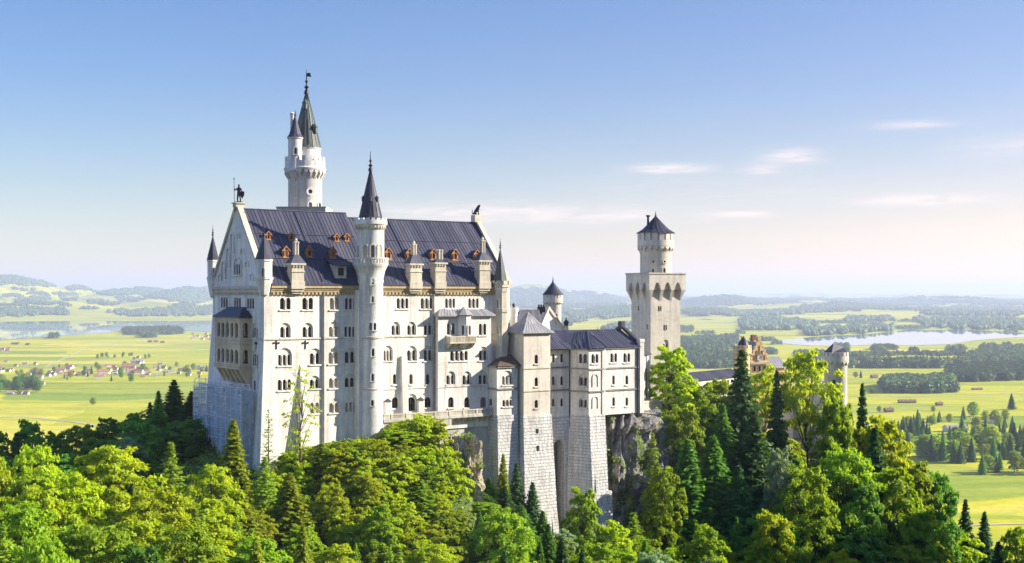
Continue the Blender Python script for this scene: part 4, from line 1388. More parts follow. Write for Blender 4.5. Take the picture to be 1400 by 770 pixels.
# downpipes, iron wall anchors
for px, y0, y1 in ((442.7, 392, 640), (593.2, 392, 566)):
    u = CA.u_at(px, -.3)
    mb = MB()
    mb.tube(CA.p(u, -.24, CA.z(y0, u, 0)), CA.p(u, -.24, CA.z(y1, u, 0)), .17, 8)
    mb.tube(CA.p(u, -.24, CA.z(y0, u, 0)), CA.p(u + .3, -.6, EA - .3), .15, 8)
    mb.build('downpipe', M['lead'], palace)
def anchor(pl, px, py):
    s = pl.s_of(px)
    z = pl.z_of(py, s)
    m_ = MB()
    m_.pbox(pl, s - .1, s + .1, .01, .12, z - .8, z + .8)
    m_.pbox(pl, s - .5, s + .5, .013, .11, z + .25, z + .42)
    for e in (-.5, .5): m_.pbox(pl, s + e - .12, s + e + .12, .014, .13, z + .18, z + .5)
    m_.build('wall_anchor', M['iron'], palace)
anchor(S.pl, 377.8, 471.5); anchor(S.pl, 417.4, 471.5); anchor(G.pl, 350.4, 472)

# terrace along the east half of the south front
terr = empty('terrace', CA.p(36, -2, -30), 'balustraded stone terrace at the foot of the palace front above the shrubs', 'terrace')
zt0 = CA.z(569.5, 36, -2.6)
TW = Plane(CA.xy(CA.u_at(524, -2.6), -2.6), CA.xy(CA.u_at(672.5, -2.6), -2.6))
mb = MB()
s1 = TW.s_of(617)
mb.pbox(TW, 0, TW.len, -2.6, .25, zt0 - .5, zt0)
mb.pbox(TW, 0, s1 - 3.2, -2.6, 0, -36, zt0 - .5)
mb.pbox(TW, s1 - 3.2, s1, -2.6, .12, zt0 - 1.9, zt0 - .5)
sr = TW.s_of(627)
mb.pbox(TW, s1 - 4, TW.len + 1, -2.6, -1.6, -38, zt0 - .5)
mb.build('wall', M['render_wall'], terr)
mb = MB()
mb.hexa([TW.at(s1 - 1, -44, 2.5), TW.at(TW.len + .5, -44, 2.5), TW.at(TW.len + .5, -44, -2), TW.at(s1 - 1, -44, -2)], [TW.at(s1 - 1, pz(640, 250), -1.5), TW.at(TW.len + .5, pz(640, 250), -1.5), TW.at(TW.len + .5, pz(640, 250), -2), TW.at(s1 - 1, pz(640, 250), -2)])
mb.build('footing', M['render_wall'], terr)
mb = MB()
n = 7
for i in range(n):
    s = s1 + (TW.len - s1) * (i + .5) / n
    mb.hexa([TW.at(s - .25, zt0 - 1.5, -1.62), TW.at(s + .25, zt0 - 1.5, -1.62), TW.at(s + .25, zt0 - 1.5, -1.2), TW.at(s - .25, zt0 - 1.5, -1.2)], [TW.at(s - .25, zt0 - .5, -1.62), TW.at(s + .25, zt0 - .5, -1.62), TW.at(s + .25, zt0 - .5, .15), TW.at(s - .25, zt0 - .5, .15)])
mb.build('corbel', M['trim'], terr)
mb = MB()
zr1 = TW.z_of(562.3, TW.len * .5)
mb.pbox(TW, 0, TW.len, -.12, .2, zr1 - .2, zr1)
mb.pbox(TW, 0, TW.len, -.08, .16, zt0, zt0 + .16)
n = 92
for i in range(n):
    s = TW.len * (i + .5) / n
    if i % 12 == 6: mb.pbox(TW, s - .22, s + .22, -.14, .22, zt0 + .02, zr1 + .06)
    else: mb.pbox(TW, s - .06, s + .06, -.02, .1, zt0 + .16, zr1 - .2)
mb.build('balustrade', M['trim'], terr)
for px, y0, y1 in ((530.5, 545.5, 563), (575.3, 543.5, 562)):
    mb = MB()
    u = CA.u_at(px, -.5)
    mb.box(CA, u - .55, u + .55, -.7, -.02, CA.z(566, u, 0), CA.z(y0 + 3.5, u, 0))
    mb.mi = 1
    mb.cone([CA.xy(u - .75, -.9), CA.xy(u + .75, -.9), CA.xy(u + .75, 0), CA.xy(u - .75, 0)], CA.z(y0 + 3.5, u, 0), CA.p(u, -.4, CA.z(y0 - 1, u, 0)))
    mb.build('pillar_niche', [M['plaster'], M['slate']], palace)

# ------------------------------------------------------------------ tall round tower behind the palace
vt = 26.0
ut = CA.u_at(417, vt)
tx, ty = CA.xy(ut, vt)
zz = lambda y: pz(y, ty)
rp = lambda p: p / F * ty
tall = empty('round_tower', (tx, ty, -36), 'tallest round white tower with pointed copper spire rising behind the palace roof', 'tower')
mb = MB()
mb.lathe(tx, ty, [(rp(22.8), -38), (rp(22.8), zz(246)), (rp(23.4), zz(245))], 48)
mb.build('shaft', M['plaster'], tall)
mb = MB()
mb.lathe(tx, ty, [(rp(22.8), zz(246)), (rp(22.8), zz(233.5)), (rp(28.3), zz(233.2)), (rp(28.6), zz(231)), (rp(27.2), zz(229.5)), (rp(27.2), zz(221.5)), (rp(25), zz(221.4)), (rp(25), zz(229)), (0, zz(228.9))], 48)
corbels(mb, tx, ty, rp(22.8), rp(27.6), zz(247), zz(233), 22, .36)
mb.build('gallery', M['plaster'], tall)
mb = MB()
merlons(mb, tx, ty, rp(25), rp(27.2), zz(221.5), zz(215.5), 20, .6)
mb.build('battlement', M['plaster'], tall)
mb = MB()
cx2, cy2 = tx + rp(2.0), ty
mb.lathe(cx2, cy2, [(rp(19.2), zz(230)), (rp(19.2), zz(205)), (rp(20.2), zz(204)), (rp(20.2), zz(202.5)), (0, zz(202.4))], 40)
mb.build('drum', M['plaster'], tall)
mb = MB()
mb.lathe(cx2, cy2, [(rp(20.6), zz(203.2)), (rp(19.4), zz(200)), (rp(11.2), zz(165)), (rp(1.3), zz(127)), (0, zz(126))], 20, smooth=False)
for i in range(20):
    a = 2 * math.pi * i / 20
    for (r0, y0), (r1, y1) in (((19.4, 200), (11.2, 165)), ((11.2, 165), (1.5, 127.5))):
        mb.tube((cx2 + rp(r0) * math.cos(a), cy2 + rp(r0) * math.sin(a), zz(y0)), (cx2 + rp(r1) * math.cos(a), cy2 + rp(r1) * math.sin(a), zz(y1)), .06, 4)
for a, y0 in ((-.55, 180), (-1.75, 147)):
    r = rp(15 if y0 > 170 else 6)
    x, y = cx2 + r * math.cos(a), cy2 + r * math.sin(a)
    mb.lathe(x, y, [(.55, zz(y0 + 3)), (.55, zz(y0 - 5)), (.75, zz(y0 - 5)), (0, zz(y0 - 11))], 6, smooth=False)
mb.build('spire', M['copper'], tall)
finial(tall, cx2, cy2, zz(127), zz(95) - zz(127), .34, vane=True)
# side turret on the gallery
sx, sy = tx - rp(10.2), ty - 2.9
mb = MB()
q = lambda y: pz(y, sy)
mb.lathe(sx, sy, [(0, q(251)), (rp(2), q(249)), (rp(4), q(244)), (rp(8), q(238)), (rp(10.5), q(234)), (rp(9.5), q(231)), (rp(9.5), q(191)), (rp(10.8), q(189.5)), (rp(10.8), q(188)), (0, q(187.9))], 28)
so = mb.build('turret', M['plaster'], tall)
mb = MB()
mb.lathe(sx, sy, [(rp(11.4), q(188.2)), (rp(8.4), q(184)), (rp(4.6), q(172)), (rp(1.0), q(158)), (0, q(155))], 12, smooth=False)
mb.build('spire', M['roof'], so)
finial(so, sx, sy, q(157), q(150.5) - q(157), .2)
surface_window(so, sx, sy, rp(9.5), 404, 202, 211, 3.4)
mb = MB()
mb.lathe(sx - rp(4.5), sy + .6, [(.42, q(186)), (.42, q(156)), (.55, q(156)), (.55, q(154.5)), (.2, q(153))], 10)
mb.build('chimney', M['plaster'], so)
surface_window(tall, tx, ty, rp(22.8), 424, 256.5, 267.5, 8, round_=True)
surface_window(tall, tx, ty, rp(22.8), 424, 276.5, 284.5, 4.4)
surface_window(tall, tx, ty, rp(22.8), 436.5, 277, 283.5, 3)
mb = MB()
tf = Frame(tx, ty, 0)
a = rp(33)
for s0, s1, v0, v1 in ((-a, a, -a, -a + .3), (-a, a, a - .3, a), (-a, -a + .3, -a + .3, a - .3), (a - .3, a, -a + .3, a - .3)):
    mb.box(tf, s0, s1, v0, v1, zz(293), zz(286.2))
    mb.box(tf, s0 - .1, s1 + .1, v0 - .1, v1 + .1, zz(286.2), zz(284.8))
mb.box(tf, -a + .31, a - .31, -a + .31, a - .31, zz(300), zz(291.5))
mb.build('platform', M['trim'], tall)

# ------------------------------------------------------------------ statues on the palace gables
def skin_body(name, joints, edges, m, parent=None):
    me = bpy.data.meshes.new(name)
    org = origin(parent) if parent else Vector((0, 0, 0))
    me.from_pydata([tuple(Vector(j[0]) - org) for j in joints], edges, [])
    me.materials.append(m)
    o = bpy.data.objects.new(name, me)
    COL.objects.link(o)
    if parent: o.parent = parent
    sk = o.modifiers.new('skin', 'SKIN')
    for i, j in enumerate(joints):
        d = me.skin_vertices[0].data[i]
        d.radius = (j[1], j[1])
        d.use_root = i == 0
    o.modifiers.new('sub', 'SUBSURF').levels = 2
    o.modifiers['sub'].render_levels = 2
    return o
kx, ky = CA.xy(.3, VR)
kz = RL + 1.2
KS = .82
def kp(a, b, z): return (kx + a * KS, ky + b * KS, kz + z * KS)
kn = empty('statue', (kx, ky, kz), 'dark bronze standing knight statue with lance and shield on the west gable', 'statue')
J = [(j[0], j[1] * KS) for j in [(kp(0, 0, 2.05), .34), (kp(0, 0, 2.7), .36), (kp(0, 0, 3.25), .42), (kp(0, 0, 3.62), .16), (kp(.02, -.03, 3.95), .26), (kp(.02, -.03, 4.3), .2),
     (kp(-.22, 0, 1.75), .25), (kp(-.3, -.05, .95), .19), (kp(-.32, 0, .12), .13), (kp(-.4, -.25, .05), .12), (kp(.25, 0, 1.75), .25), (kp(.38, -.18, .95), .19), (kp(.36, .05, .12), .13), (kp(.46, -.2, .05), .12),
     (kp(-.5, 0, 3.2), .18), (kp(-.85, -.05, 2.8), .14), (kp(-.98, -.15, 3.3), .12), (kp(.5, 0, 3.2), .18), (kp(.75, -.05, 2.6), .14), (kp(.85, -.25, 2.15), .12)]]
E_ = [(0, 1), (1, 2), (2, 3), (3, 4), (4, 5), (0, 6), (6, 7), (7, 8), (8, 9), (0, 10), (10, 11), (11, 12), (12, 13), (2, 14), (14, 15), (15, 16), (2, 17), (17, 18), (18, 19)]
skin_body('body', J, E_, M['bronze'], kn)
mb = MB()
mb.tube(kp(-1.0, -.2, .05), kp(-1.08, -.15, 5.35), .055, 6)
mb.lathe(kx - 1.08 * KS, ky - .15 * KS, [(.04, kz + 4.3), (.12, kz + 4.5), (0, kz + 4.9)], 6)
mb.build('lance', M['bronze'], kn)
mb = MB()
sh = [(-.5, 2.6), (.5, 2.6), (.48, 1.7), (0, .9), (-.48, 1.7)]
mb.face([kp(.85 + a, -.42, z) for a, z in sh])
mb.face([kp(.85 + a, -.3, z) for a, z in sh])
for i in range(5):
    a, b = sh[i], sh[(i + 1) % 5]
    mb.face([kp(.85 + a[0], -.42, a[1]), kp(.85 + b[0], -.42, b[1]), kp(.85 + b[0], -.3, b[1]), kp(.85 + a[0], -.3, a[1])])
mb.build('shield', M['bronze'], kn)
mb = MB()
mb.lathe(kx, ky, [(.75, kz - .02), (.75, kz + .12), (.6, kz + .2), (0, kz + .2)], 12)
mb.build('plinth', M['bronze'], kn)
lx, ly = CA.xy(L - .1, VR)
lz = RR + 1.7
def lp(a, b, z): return (lx + a * .8, ly + b * .8, lz + z * .8)
J = [(lp(-.55, 0, .55), .5), (lp(-.15, 0, 1.15), .48), (lp(.3, 0, 1.7), .5), (lp(.55, 0, 2.25), .42), (lp(.8, -.05, 2.6), .38), (lp(1.12, -.1, 2.5), .2),
     (lp(.45, -.28, 1.2), .22), (lp(.55, -.3, .15), .16), (lp(.75, -.3, .1), .15), (lp(.45, .28, 1.2), .22), (lp(.55, .3, .15), .16), (lp(.75, .3, .1), .15),
     (lp(-.4, -.4, .5), .34), (lp(.1, -.5, .2), .18), (lp(-.4, .4, .5), .34), (lp(.1, .5, .2), .18), (lp(-1.0, 0, .3), .14), (lp(-1.2, -.1, .9), .1), (lp(-1.0, -.15, 1.4), .13)]
J = [(a, b * .8) for a, b in J]
E_ = [(0, 1), (1, 2), (2, 3), (3, 4), (4, 5), (2, 6), (6, 7), (7, 8), (2, 9), (9, 10), (10, 11), (0, 12), (12, 13), (0, 14), (14, 15), (0, 16), (16, 17), (17, 18)]
li = skin_body('lion_statue', J, E_, M['bronze'])
tag(li, 'dark seated lion statue on the east end of the palace ridge', 'statue')

# ------------------------------------------------------------------ bower: the lower wing on tall rough-hewn piers
def U(px, v): return CA.u_at(px, v)
bower = empty('bower_building', CA.p(78, 0, -56), 'lower pale wing with canted bays and grey roof on tall rough stone piers', 'building')
vC, vE, vD, vA = -1.5, -2.5, -6.2, -4.2
A0, A1, A2 = (U(667.8, -1.2), -1.2), (U(679.5, vA), vA), (U(707.5, vA), vA)
D0, D1, D2 = (U(778, vC), vC), (U(805, vD), vD), (U(825.5, vD), vD)
E1 = (U(878, vE), vE)
xy = CA.xy
Wc = Wall(xy(U(750, vC), vC), xy(*D0))
Wd1, Wd2 = Wall(xy(*D0), xy(*D1)), Wall(xy(*D1), xy(*D2))
We = Wall(xy(D2[0], vE), xy(*E1))
Wa0, Wa1 = Wall(xy(*A0), xy(*A1)), Wall(xy(*A1), xy(*A2))
for w, c in ((Wc, 756.8), (Wc, 768.2)):
    for y0, y1 in ((483.5, 495.8), (514.3, 527), (545, 556)):
        w.win(c - 1.9, c + 1.9, y0, y1)
Wd1.win(791.5, 802.5, 484, 497, 2); Wd1.win(791.5, 802.5, 516, 527.6, 2, 511.3); Wd1.win(791.5, 802.5, 546.5, 557.3, 2, 543)
Wd2.win(808.6, 818.2, 484, 497, 2)
We.win(834.6, 843.8, 483, 495.6, 2); We.win(852.4, 861.8, 483, 495.6, 2)
for c in (839, 857):
    for y0, y1 in ((513.3, 526), (543.3, 555.4)):
        We.win(c - 1.8, c + 1.8, y0, y1)
Wa1.win(686.6, 701.5, 514, 526.3, 3, 506.8); Wa1.win(687, 700, 546.7, 555.8, 3)
Wa0.win(669, 672.6, 545, 555)
zEv = pz(476, xy(*D2)[1])
zA = pz(500.8, xy(*A1)[1])
zP = pz(568, xy(*D1)[1])
zPa = pz(568, xy(*A1)[1])
mb = MB()
for w, z0, z1 in ((Wc, zP - .5, zEv), (Wd1, zP, zEv), (Wd2, zP, zEv), (We, zP - .6, zEv)):
    wall(mb, w.pl, 0, w.pl.len, z0, z1, w.holes())
for a, b, z0, z1 in ((D2, (D2[0], vE), zP, zEv), (E1, (E1[0], 9), -34, zEv), ((E1[0], 9), (U(750, 9), 9), -34, zEv), ):
    mb.face([(*xy(*a), z0), (*xy(*b), z0), (*xy(*b), z1), (*xy(*a), z1)])
# corner quoin piers
mb.pbox(Wd2.pl, Wd2.pl.len - .55, Wd2.pl.len + .3, -.4, .16, zP, zEv - .05)
mb.pbox(We.pl, We.pl.len - .9, We.pl.len + .25, -.6, .35, zP - .7, pz(468, xy(*E1)[1]))
mb.pbox(We.pl, We.pl.len - 1.0, We.pl.len + .35, -.7, .45, pz(468, xy(*E1)[1]), pz(463.5, xy(*E1)[1]))
# blind arches of the canted face
for y0, y1 in ((512, 528.5), (542.5, 558)):
    pl = Wd2.pl
    a, b = pl.s_of(810.6), pl.s_of(817)
    z1, z0 = pl.z_of(y0, 2), pl.z_of(y1, 2)
    P = [(a, z0)] + arch_pts(a, b, z1) + [(b, z0)]
    Q = [(a - .22, z0)] + arch_pts(a - .22, b + .22, z1 + .22) + [(b + .22, z0)]
    for i in range(len(P) - 1):
        c = [P[i], P[i + 1], Q[i + 1], Q[i]]
        mb.hexa([pl.at(s, z, .002) for s, z in c], [pl.at(s, z, .15) for s, z in c])
mb.build('wall', M['plaster'], bower)
mb = MB()
for w in (Wa0, Wa1):
    wall(mb, w.pl, 0, w.pl.len, zPa, zA, w.holes())
mb.face([(*xy(*A2), zPa), (*xy(A2[0], 1), zPa), (*xy(A2[0], 1), zA), (*xy(*A2), zA)])
mb.build('bay_wall', M['plaster'], bower)
for w in (Wc, Wd1, Wd2, We, Wa0, Wa1): w.make(bower)
for w, ys_ in ((Wc, (502.5, 533.5)), (Wd1, (504, 535)), (Wd2, (505, 535.5)), (We, (503, 533)), (Wa0, (531.5,)), (Wa1, (531.8,))):
    for y in ys_:
        z = w.pl.z_of(y, w.pl.len / 2)
        mb = MB()
        mb.pbox(w.pl, -.02, w.pl.len + .02, .002, .22, z - .16, z + .16)
        mb.build('string_course', M['lead'], bower)
for w, z in ((Wc, zEv), (Wd1, zEv), (Wd2, zEv), (We, zEv), (Wa0, zA), (Wa1, zA)):
    mb = MB()
    mb.pbox(w.pl, -.05, w.pl.len + .05, .003, .32, z - .4, z - .01)
    mb.build('cornice', M['lead'], bower)
# rough stone piers under it
mb = MB()
def pier(pts, z0, z1, grow, back=1.5):
    """pts: front outline (u, v) from left to right; the foot is pushed out by grow."""
    n = len(pts)
    bot = [(u, v - grow) for u, v in pts]
    bot[0] = (bot[0][0] - grow * .35, bot[0][1]); bot[-1] = (bot[-1][0] + grow * .45, bot[-1][1])
    for i in range(n - 1):
        mb.face([(*xy(*bot[i]), z0), (*xy(*bot[i + 1]), z0), (*xy(*pts[i + 1]), z1), (*xy(*pts[i]), z1)])
    for p, b in ((pts[0], bot[0]), (pts[-1], bot[-1])):
        mb.face([(*xy(*b), z0), (*xy(b[0], back), z0), (*xy(p[0], back), z1), (*xy(*p), z1)])
    mb.face([(*xy(u, v), z1) for u, v in pts] + [(*xy(pts[-1][0], back), z1), (*xy(pts[0][0], back), z1)])
zl = pz(676, 262)
e_ = .2
pier([(D0[0] - .3, vC + 1), (D0[0], vC - e_), (D1[0], vD - e_), (D2[0] + .2, vD - e_), (D2[0] + .2, vE)], zl, zP, 1.1)
pier([(D0[0] - .6, vC + 1), (D0[0] - .4, vC - e_ - 1.2), (D1[0] - .2, vD - e_ - 1.4), (D2[0] + .9, vD - e_ - 1.4), (D2[0] + .9, vE - 1)], -66, zl, 1.6)
pier([(A0[0], -.6), (A0[0], -1.4), (A1[0], vA - e_), (A2[0], vA - e_), (A2[0], 1)], -62, zPa, .9)
# the raking buttress up the middle of the canted pier
mb.hexa([CA.p(D1[0] + .6, vD - 4.6, -66), CA.p(D1[0] + 2.6, vD - 4.6, -66), CA.p(D1[0] + 2.6, vD, -66), CA.p(D1[0] + .6, vD, -66)], [CA.p(D1[0] + .9, vD - .25, pz(606, 262)), CA.p(D1[0] + 2.1, vD - .25, pz(606, 262)), CA.p(D1[0] + 2.1, vD, pz(606, 262)), CA.p(D1[0] + .9, vD, pz(606, 262))])
PC = Wc.pl
sa, sb = PC.s_of(755.5), PC.s_of(772.2)
plate(mb, PC, 0, PC.len, -60, zP - .5, .18, [(sa, sb, -59, PC.z_of(602, sa))], 3.0)
plate(mb, PC, 0, .01, -60, -59.5, .18, [])
mb.pbox(PC, sa + 4.2, sa + 5.0, .2, .3, PC.z_of(578, sa), PC.z_of(573, sa))
mb.build('base', M['rustic'], bower)
mb = MB()
mb.pbox(PC, sa - .5, sb + .5, -3.4, -3.0, -60, PC.z_of(598, sa))
mb.build('recess', M['rock'], bower)
# roof
mb = MB()
vr = 4.2
zR = pz(451.3, xy(U(830, vr), vr)[1])
uL, uRr = U(748, -2.2), E1[0] - .5
slope(mb, CA.p(uL, vE - .5, zEv - .1), CA.p(uRr, vE - .5, zEv - .1), CA.p(uRr, vr, zR), CA.p(uL, vr, zR), pitch=.72)
slope(mb, CA.p(uL, vr * 2 + 2.8, zEv - .1), CA.p(uRr, vr * 2 + 2.8, zEv - .1), CA.p(uRr, vr, zR), CA.p(uL, vr, zR), pitch=.72)
mb.tube(CA.p(uL, vr, zR + .05), CA.p(uRr, vr, zR + .05), .14, 6)
ap0 = CA.p(U(783, 1.5), 1.5, zR - .25); ap = CA.p(U(803, .2), .2, zR + .1)
o0, o1, o2 = (D0[0] - .6, vC - .6), (D1[0] - .2, vD - .55), (D2[0] + .45, vD - .55)
o3 = (D2[0] + .45, vE - .4)
mb.face([CA.p(*o0, zEv - .05), CA.p(*o1, zEv - .05), ap, ap0])
mb.face([CA.p(*o1, zEv - .05), CA.p(*o2, zEv - .05), ap]); seams(mb, CA.p(*o1, zEv - .05), CA.p(*o2, zEv - .05), ap, ap, pitch=.9)
seams(mb, CA.p(*o0, zEv - .05), CA.p(*o1, zEv - .05), ap, ap0, pitch=.9)
mb.face([CA.p(*o2, zEv - .05), CA.p(*o3, zEv - .05), CA.p(D2[0] + 3, 1.0, zR - .8), ap])
mb.face([CA.p(*o0, zEv - .05), ap0, CA.p(o0[0] - 2.5, 2.0, zR - .8)])
mb.tube(CA.p(*o2, zEv), ap, .14, 6); mb.tube(CA.p(*o1, zEv), ap, .12, 6)
mb.build('roof', M['roof'], bower)
mb = MB()
ue = E1[0] - .35
for (va_, za_, vb_, zb_) in ((vE - .3, zEv - .3, vr, zR + .55), (vr * 2 + 2.6, zEv - .3, vr, zR + .55)):
    mb.hexa([CA.p(ue - .4, va_, za_), CA.p(ue + .4, va_, za_), CA.p(ue + .4, vb_, zb_), CA.p(ue - .4, vb_, zb_)], [CA.p(ue - .4, va_, za_ + .9), CA.p(ue + .4, va_, za_ + .9), CA.p(ue + .4, vb_, zb_ + .7), CA.p(ue - .4, vb_, zb_ + .7)])
mb.box(CA, ue - .5, ue + .5, vr - .6, vr + .6, zR + .9, zR + 1.9)
mb.build('coping', M['slate'], bower)
mb = MB()
z2 = pz(487, xy(*A1)[1])
f0, f1, f2 = (A0[0] - .5, -1.5), (A1[0] - .15, vA - .5), (A2[0] + .5, vA - .5)
r0, r1 = CA.p(U(687, -1.2), -1.2, z2), CA.p(U(710, -1.2), -1.2, z2)
mb.face([CA.p(*f1, zA), CA.p(*f2, zA), r1, r0]); mb.face([CA.p(*f0, zA), CA.p(*f1, zA), r0]); mb.face([CA.p(*f2, zA), CA.p(A2[0] + .5, -1, zA), r1]); mb.face([CA.p(*f0, zA), r0, r1, CA.p(A2[0] + .5, -1, zA)])
mb.build('roof', M['dark_tile'], bower)
mb = MB()
x0, x1 = U(685.5, .8), U(697.5, .8)
za_, zb_ = pz(488, 262), pz(470, 262)
mb.face([CA.p(x0, .5, za_), CA.p(x1, .5, za_), CA.p((x0 + x1) / 2, 1.2, zb_)]); mb.face([CA.p(x1, .5, za_), CA.p(x1, 6, za_), CA.p((x0 + x1) / 2, 3, zb_), CA.p((x0 + x1) / 2, 1.2, zb_)]); mb.face([CA.p(x0, .5, za_), CA.p((x0 + x1) / 2, 1.2, zb_), CA.p((x0 + x1) / 2, 3, zb_), CA.p(x0, 6, za_)])
mb.build('roof', M['redroof'], bower)
for px, w in ((778.3, Wc), (870.8, We)):
    s = w.pl.s_of(px)
    mb = MB()
    mb.tube(w.pl.at(s, zEv - .2, .2), w.pl.at(s, zP - 3, .2), .16, 8)
    mb.build('downpipe', M['iron'], bower)

# square stair tower of the bower
vB = -5.4
T0, T1 = (U(716, vB), vB), (U(752.3, vB), vB)
stw = empty('square_stair_tower', CA.p(*T0, -58), 'narrow square stone tower with pyramid roof standing between the two canted bays', 'tower')
Wb = Wall(xy(*T0), xy(*T1))
Wb0 = Wall(xy(T0[0], 1.5), xy(*T0))
for y0, y1 in ((485, 497.5), (516, 528.5), (546.8, 558.2)): Wb.win(731, 735.4, y0, y1, wall='tower')
zB = Wb.pl.z_of(454.5, 2)
zBp = Wb.pl.z_of(568, 2)
mb = MB()
wall(mb, Wb.pl, 0, Wb.pl.len, zBp, zB, Wb.holes()); wall(mb, Wb0.pl, 0, Wb0.pl.len, zBp, zB)
for a, b in ((T1, (T1[0], 1.5)), ((T1[0], 1.5), (T0[0], 1.5))):
    mb.face([(*xy(*a), zBp), (*xy(*b), zBp), (*xy(*b), zB), (*xy(*a), zB)])
mb.build('wall', M['tower'], stw)
Wb.make(stw)
for y in (503.5, 534.5):
    mb = MB()
    z = Wb.pl.z_of(y, 2)
    mb.pbox(Wb.pl, -.15, Wb.pl.len, .002, .16, z - .15, z + .15); mb.pbox(Wb0.pl, 0, Wb0.pl.len, .002, .16, z - .15, z + .15)
    mb.build('string_course', M['trim'], stw)
mb = MB()
mb.pbox(Wb.pl, -.2, Wb.pl.len + .2, .002, .25, zB - .4, zB - .01)
mb.build('cornice', M['trim'], stw)
mb = MB()
def pier2(pts, z0, z1, gl, gr, gf, back):
    bot = [(pts[0][0] - gl, pts[0][1] - gf), (pts[1][0] + gr, pts[1][1] - gf)]
    mb.face([(*xy(*bot[0]), z0), (*xy(*bot[1]), z0), (*xy(*pts[1]), z1), (*xy(*pts[0]), z1)])
    for p, b in ((pts[0], bot[0]), (pts[1], bot[1])):
        mb.face([(*xy(*b), z0), (*xy(b[0], back), z0), (*xy(p[0], back), z1), (*xy(*p), z1)])
    mb.face([(*xy(*pts[0]), z1), (*xy(*pts[1]), z1), (*xy(pts[1][0], back), z1), (*xy(pts[0][0], back), z1)])
pier2([(T0[0] - .2, vB - .2), (T1[0] + .2, vB - .2)], -64, zBp, 1.0, .9, 2.6, 2)
mb.hexa([CA.p(T1[0] - .9, vB - 4.0, -64), CA.p(T1[0] + 1.3, vB - 4.0, -64), CA.p(T1[0] + 1.3, vB, -64), CA.p(T1[0] - .9, vB, -64)], [CA.p(T1[0] - .5, vB - .3, pz(640, 262)), CA.p(T1[0] + .5, vB - .3, pz(640, 262)), CA.p(T1[0] + .5, vB, pz(640, 262)), CA.p(T1[0] - .5, vB, pz(640, 262))])
mb.mi = 1
for y0, y1 in ((586, 592), (609, 616)):
    s = Wb.pl.s_of(733)
    z0, z1 = Wb.pl.z_of(y1, s), Wb.pl.z_of(y0, s)
    mb.pbox(Wb.pl, s - .25, s + .25, -.5, .2 + 2.6 * (zBp - (z0 + z1) / 2) / (zBp + 64) + .12, z0, z1)
mb.build('base', [M['rustic'], M['glass']], stw)
mb = MB()
ov_ = .65
cu, cv = (T0[0] + T1[0]) / 2, (vB + 1.0) / 2
sq = [xy(T0[0] - ov_, vB - ov_), xy(T1[0] + ov_, vB - ov_), xy(T1[0] + ov_, 1 + ov_), xy(T0[0] - ov_, 1 + ov_)]
k_ = .5
sm_ = [xy(cu + (T0[0] - ov_ - cu) * k_, cv + (vB - ov_ - cv) * k_), xy(cu + (T1[0] + ov_ - cu) * k_, cv + (vB - ov_ - cv) * k_), xy(cu + (T1[0] + ov_ - cu) * k_, cv + (1 + ov_ - cv) * k_), xy(cu + (T0[0] - ov_ - cu) * k_, cv + (1 + ov_ - cv) * k_)]
zap = pz(427, xy(cu, cv)[1])
zmid = zB + (zap - zB) * .42
for i in range(4):
    j = (i + 1) % 4
    slope(mb, (*sq[i], zB - .05), (*sq[j], zB - .05), (*sm_[j], zmid), (*sm_[i], zmid), pitch=.8)
    slope(mb, (*sm_[i], zmid), (*sm_[j], zmid), CA.p(cu, cv, zap), CA.p(cu, cv, zap), pitch=.8)
mb.prism(sq, zB - .2, zB - .05, False, True)
mb.build('roof', M['roof_pale'], stw)

# ------------------------------------------------------------------ knights' house behind, with its gable, chimney and round tower
kh = empty('side_building', CA.p(80, 14, -34), 'long blue-grey roofed building with pale gable seen over the lower wing', 'building')
y0 = 296.0
fx = lambda px, y: px_x(px, y)
KF = Frame(fx(704, 300), 300, 35)
def kpt(px, py, y): return (fx(px, y), y, pz(py, y))
gA, gB, gC = kpt(738, 450, 290), kpt(772, 455, 300), kpt(749.5, 423.5, 296)
mb = MB()
mb.face([(*gA[:2], -34), (*gB[:2], -34), gB, gC, gA])
mb.face([(*kpt(694, 455, 276)[:2], -34), (*gA[:2], -34), gA, kpt(694, 455, 276)])
mb.build('wall', M['plaster'], kh)
mb = MB()
rA, rC = kpt(696, 458, 274), kpt(712, 423.5, 282)
slope(mb, rA, gA, gC, rC, pitch=.8)
mb.face([gC, rC, (rC[0] - 5, rC[1] + 8, rC[2] - 5), (gC[0] - 5, gC[1] + 9, gC[2] - 5)])
mb.face([rA, rC, (rC[0] - 5, rC[1] + 8, rC[2] - 5)])
mb.build('roof', M['roof'], kh)
mb = MB()
for a, b in ((gA, gC), (gB, gC)):
    a_, b_ = Vector(a), Vector(b)
    nrm = Vector((gB[1] - gA[1], -(gB[0] - gA[0]), 0)).normalized() * .35
    mb.hexa([tuple(a_ - nrm), tuple(a_ + nrm), tuple(b_ + nrm), tuple(b_ - nrm)], [tuple(a_ - nrm + Vector((0, 0, .8))), tuple(a_ + nrm + Vector((0, 0, .8))), tuple(b_ + nrm + Vector((0, 0, .8))), tuple(b_ - nrm + Vector((0, 0, .8)))])
mb.build('coping', M['trim'], kh)
mb = MB()
cx_, cy_ = fx(740, 292), 292
mb.hexa([(cx_ - .9, cy_ - .6, pz(427, 292)), (cx_ + .9, cy_ - .6, pz(427, 292)), (cx_ + .9, cy_ + .6, pz(427, 292)), (cx_ - .9, cy_ + .6, pz(427, 292))], [(cx_ - .9, cy_ - .6, pz(419.5, 292)), (cx_ + .9, cy_ - .6, pz(419.5, 292)), (cx_ + .9, cy_ + .6, pz(419.5, 292)), (cx_ - .9, cy_ + .6, pz(419.5, 292))])
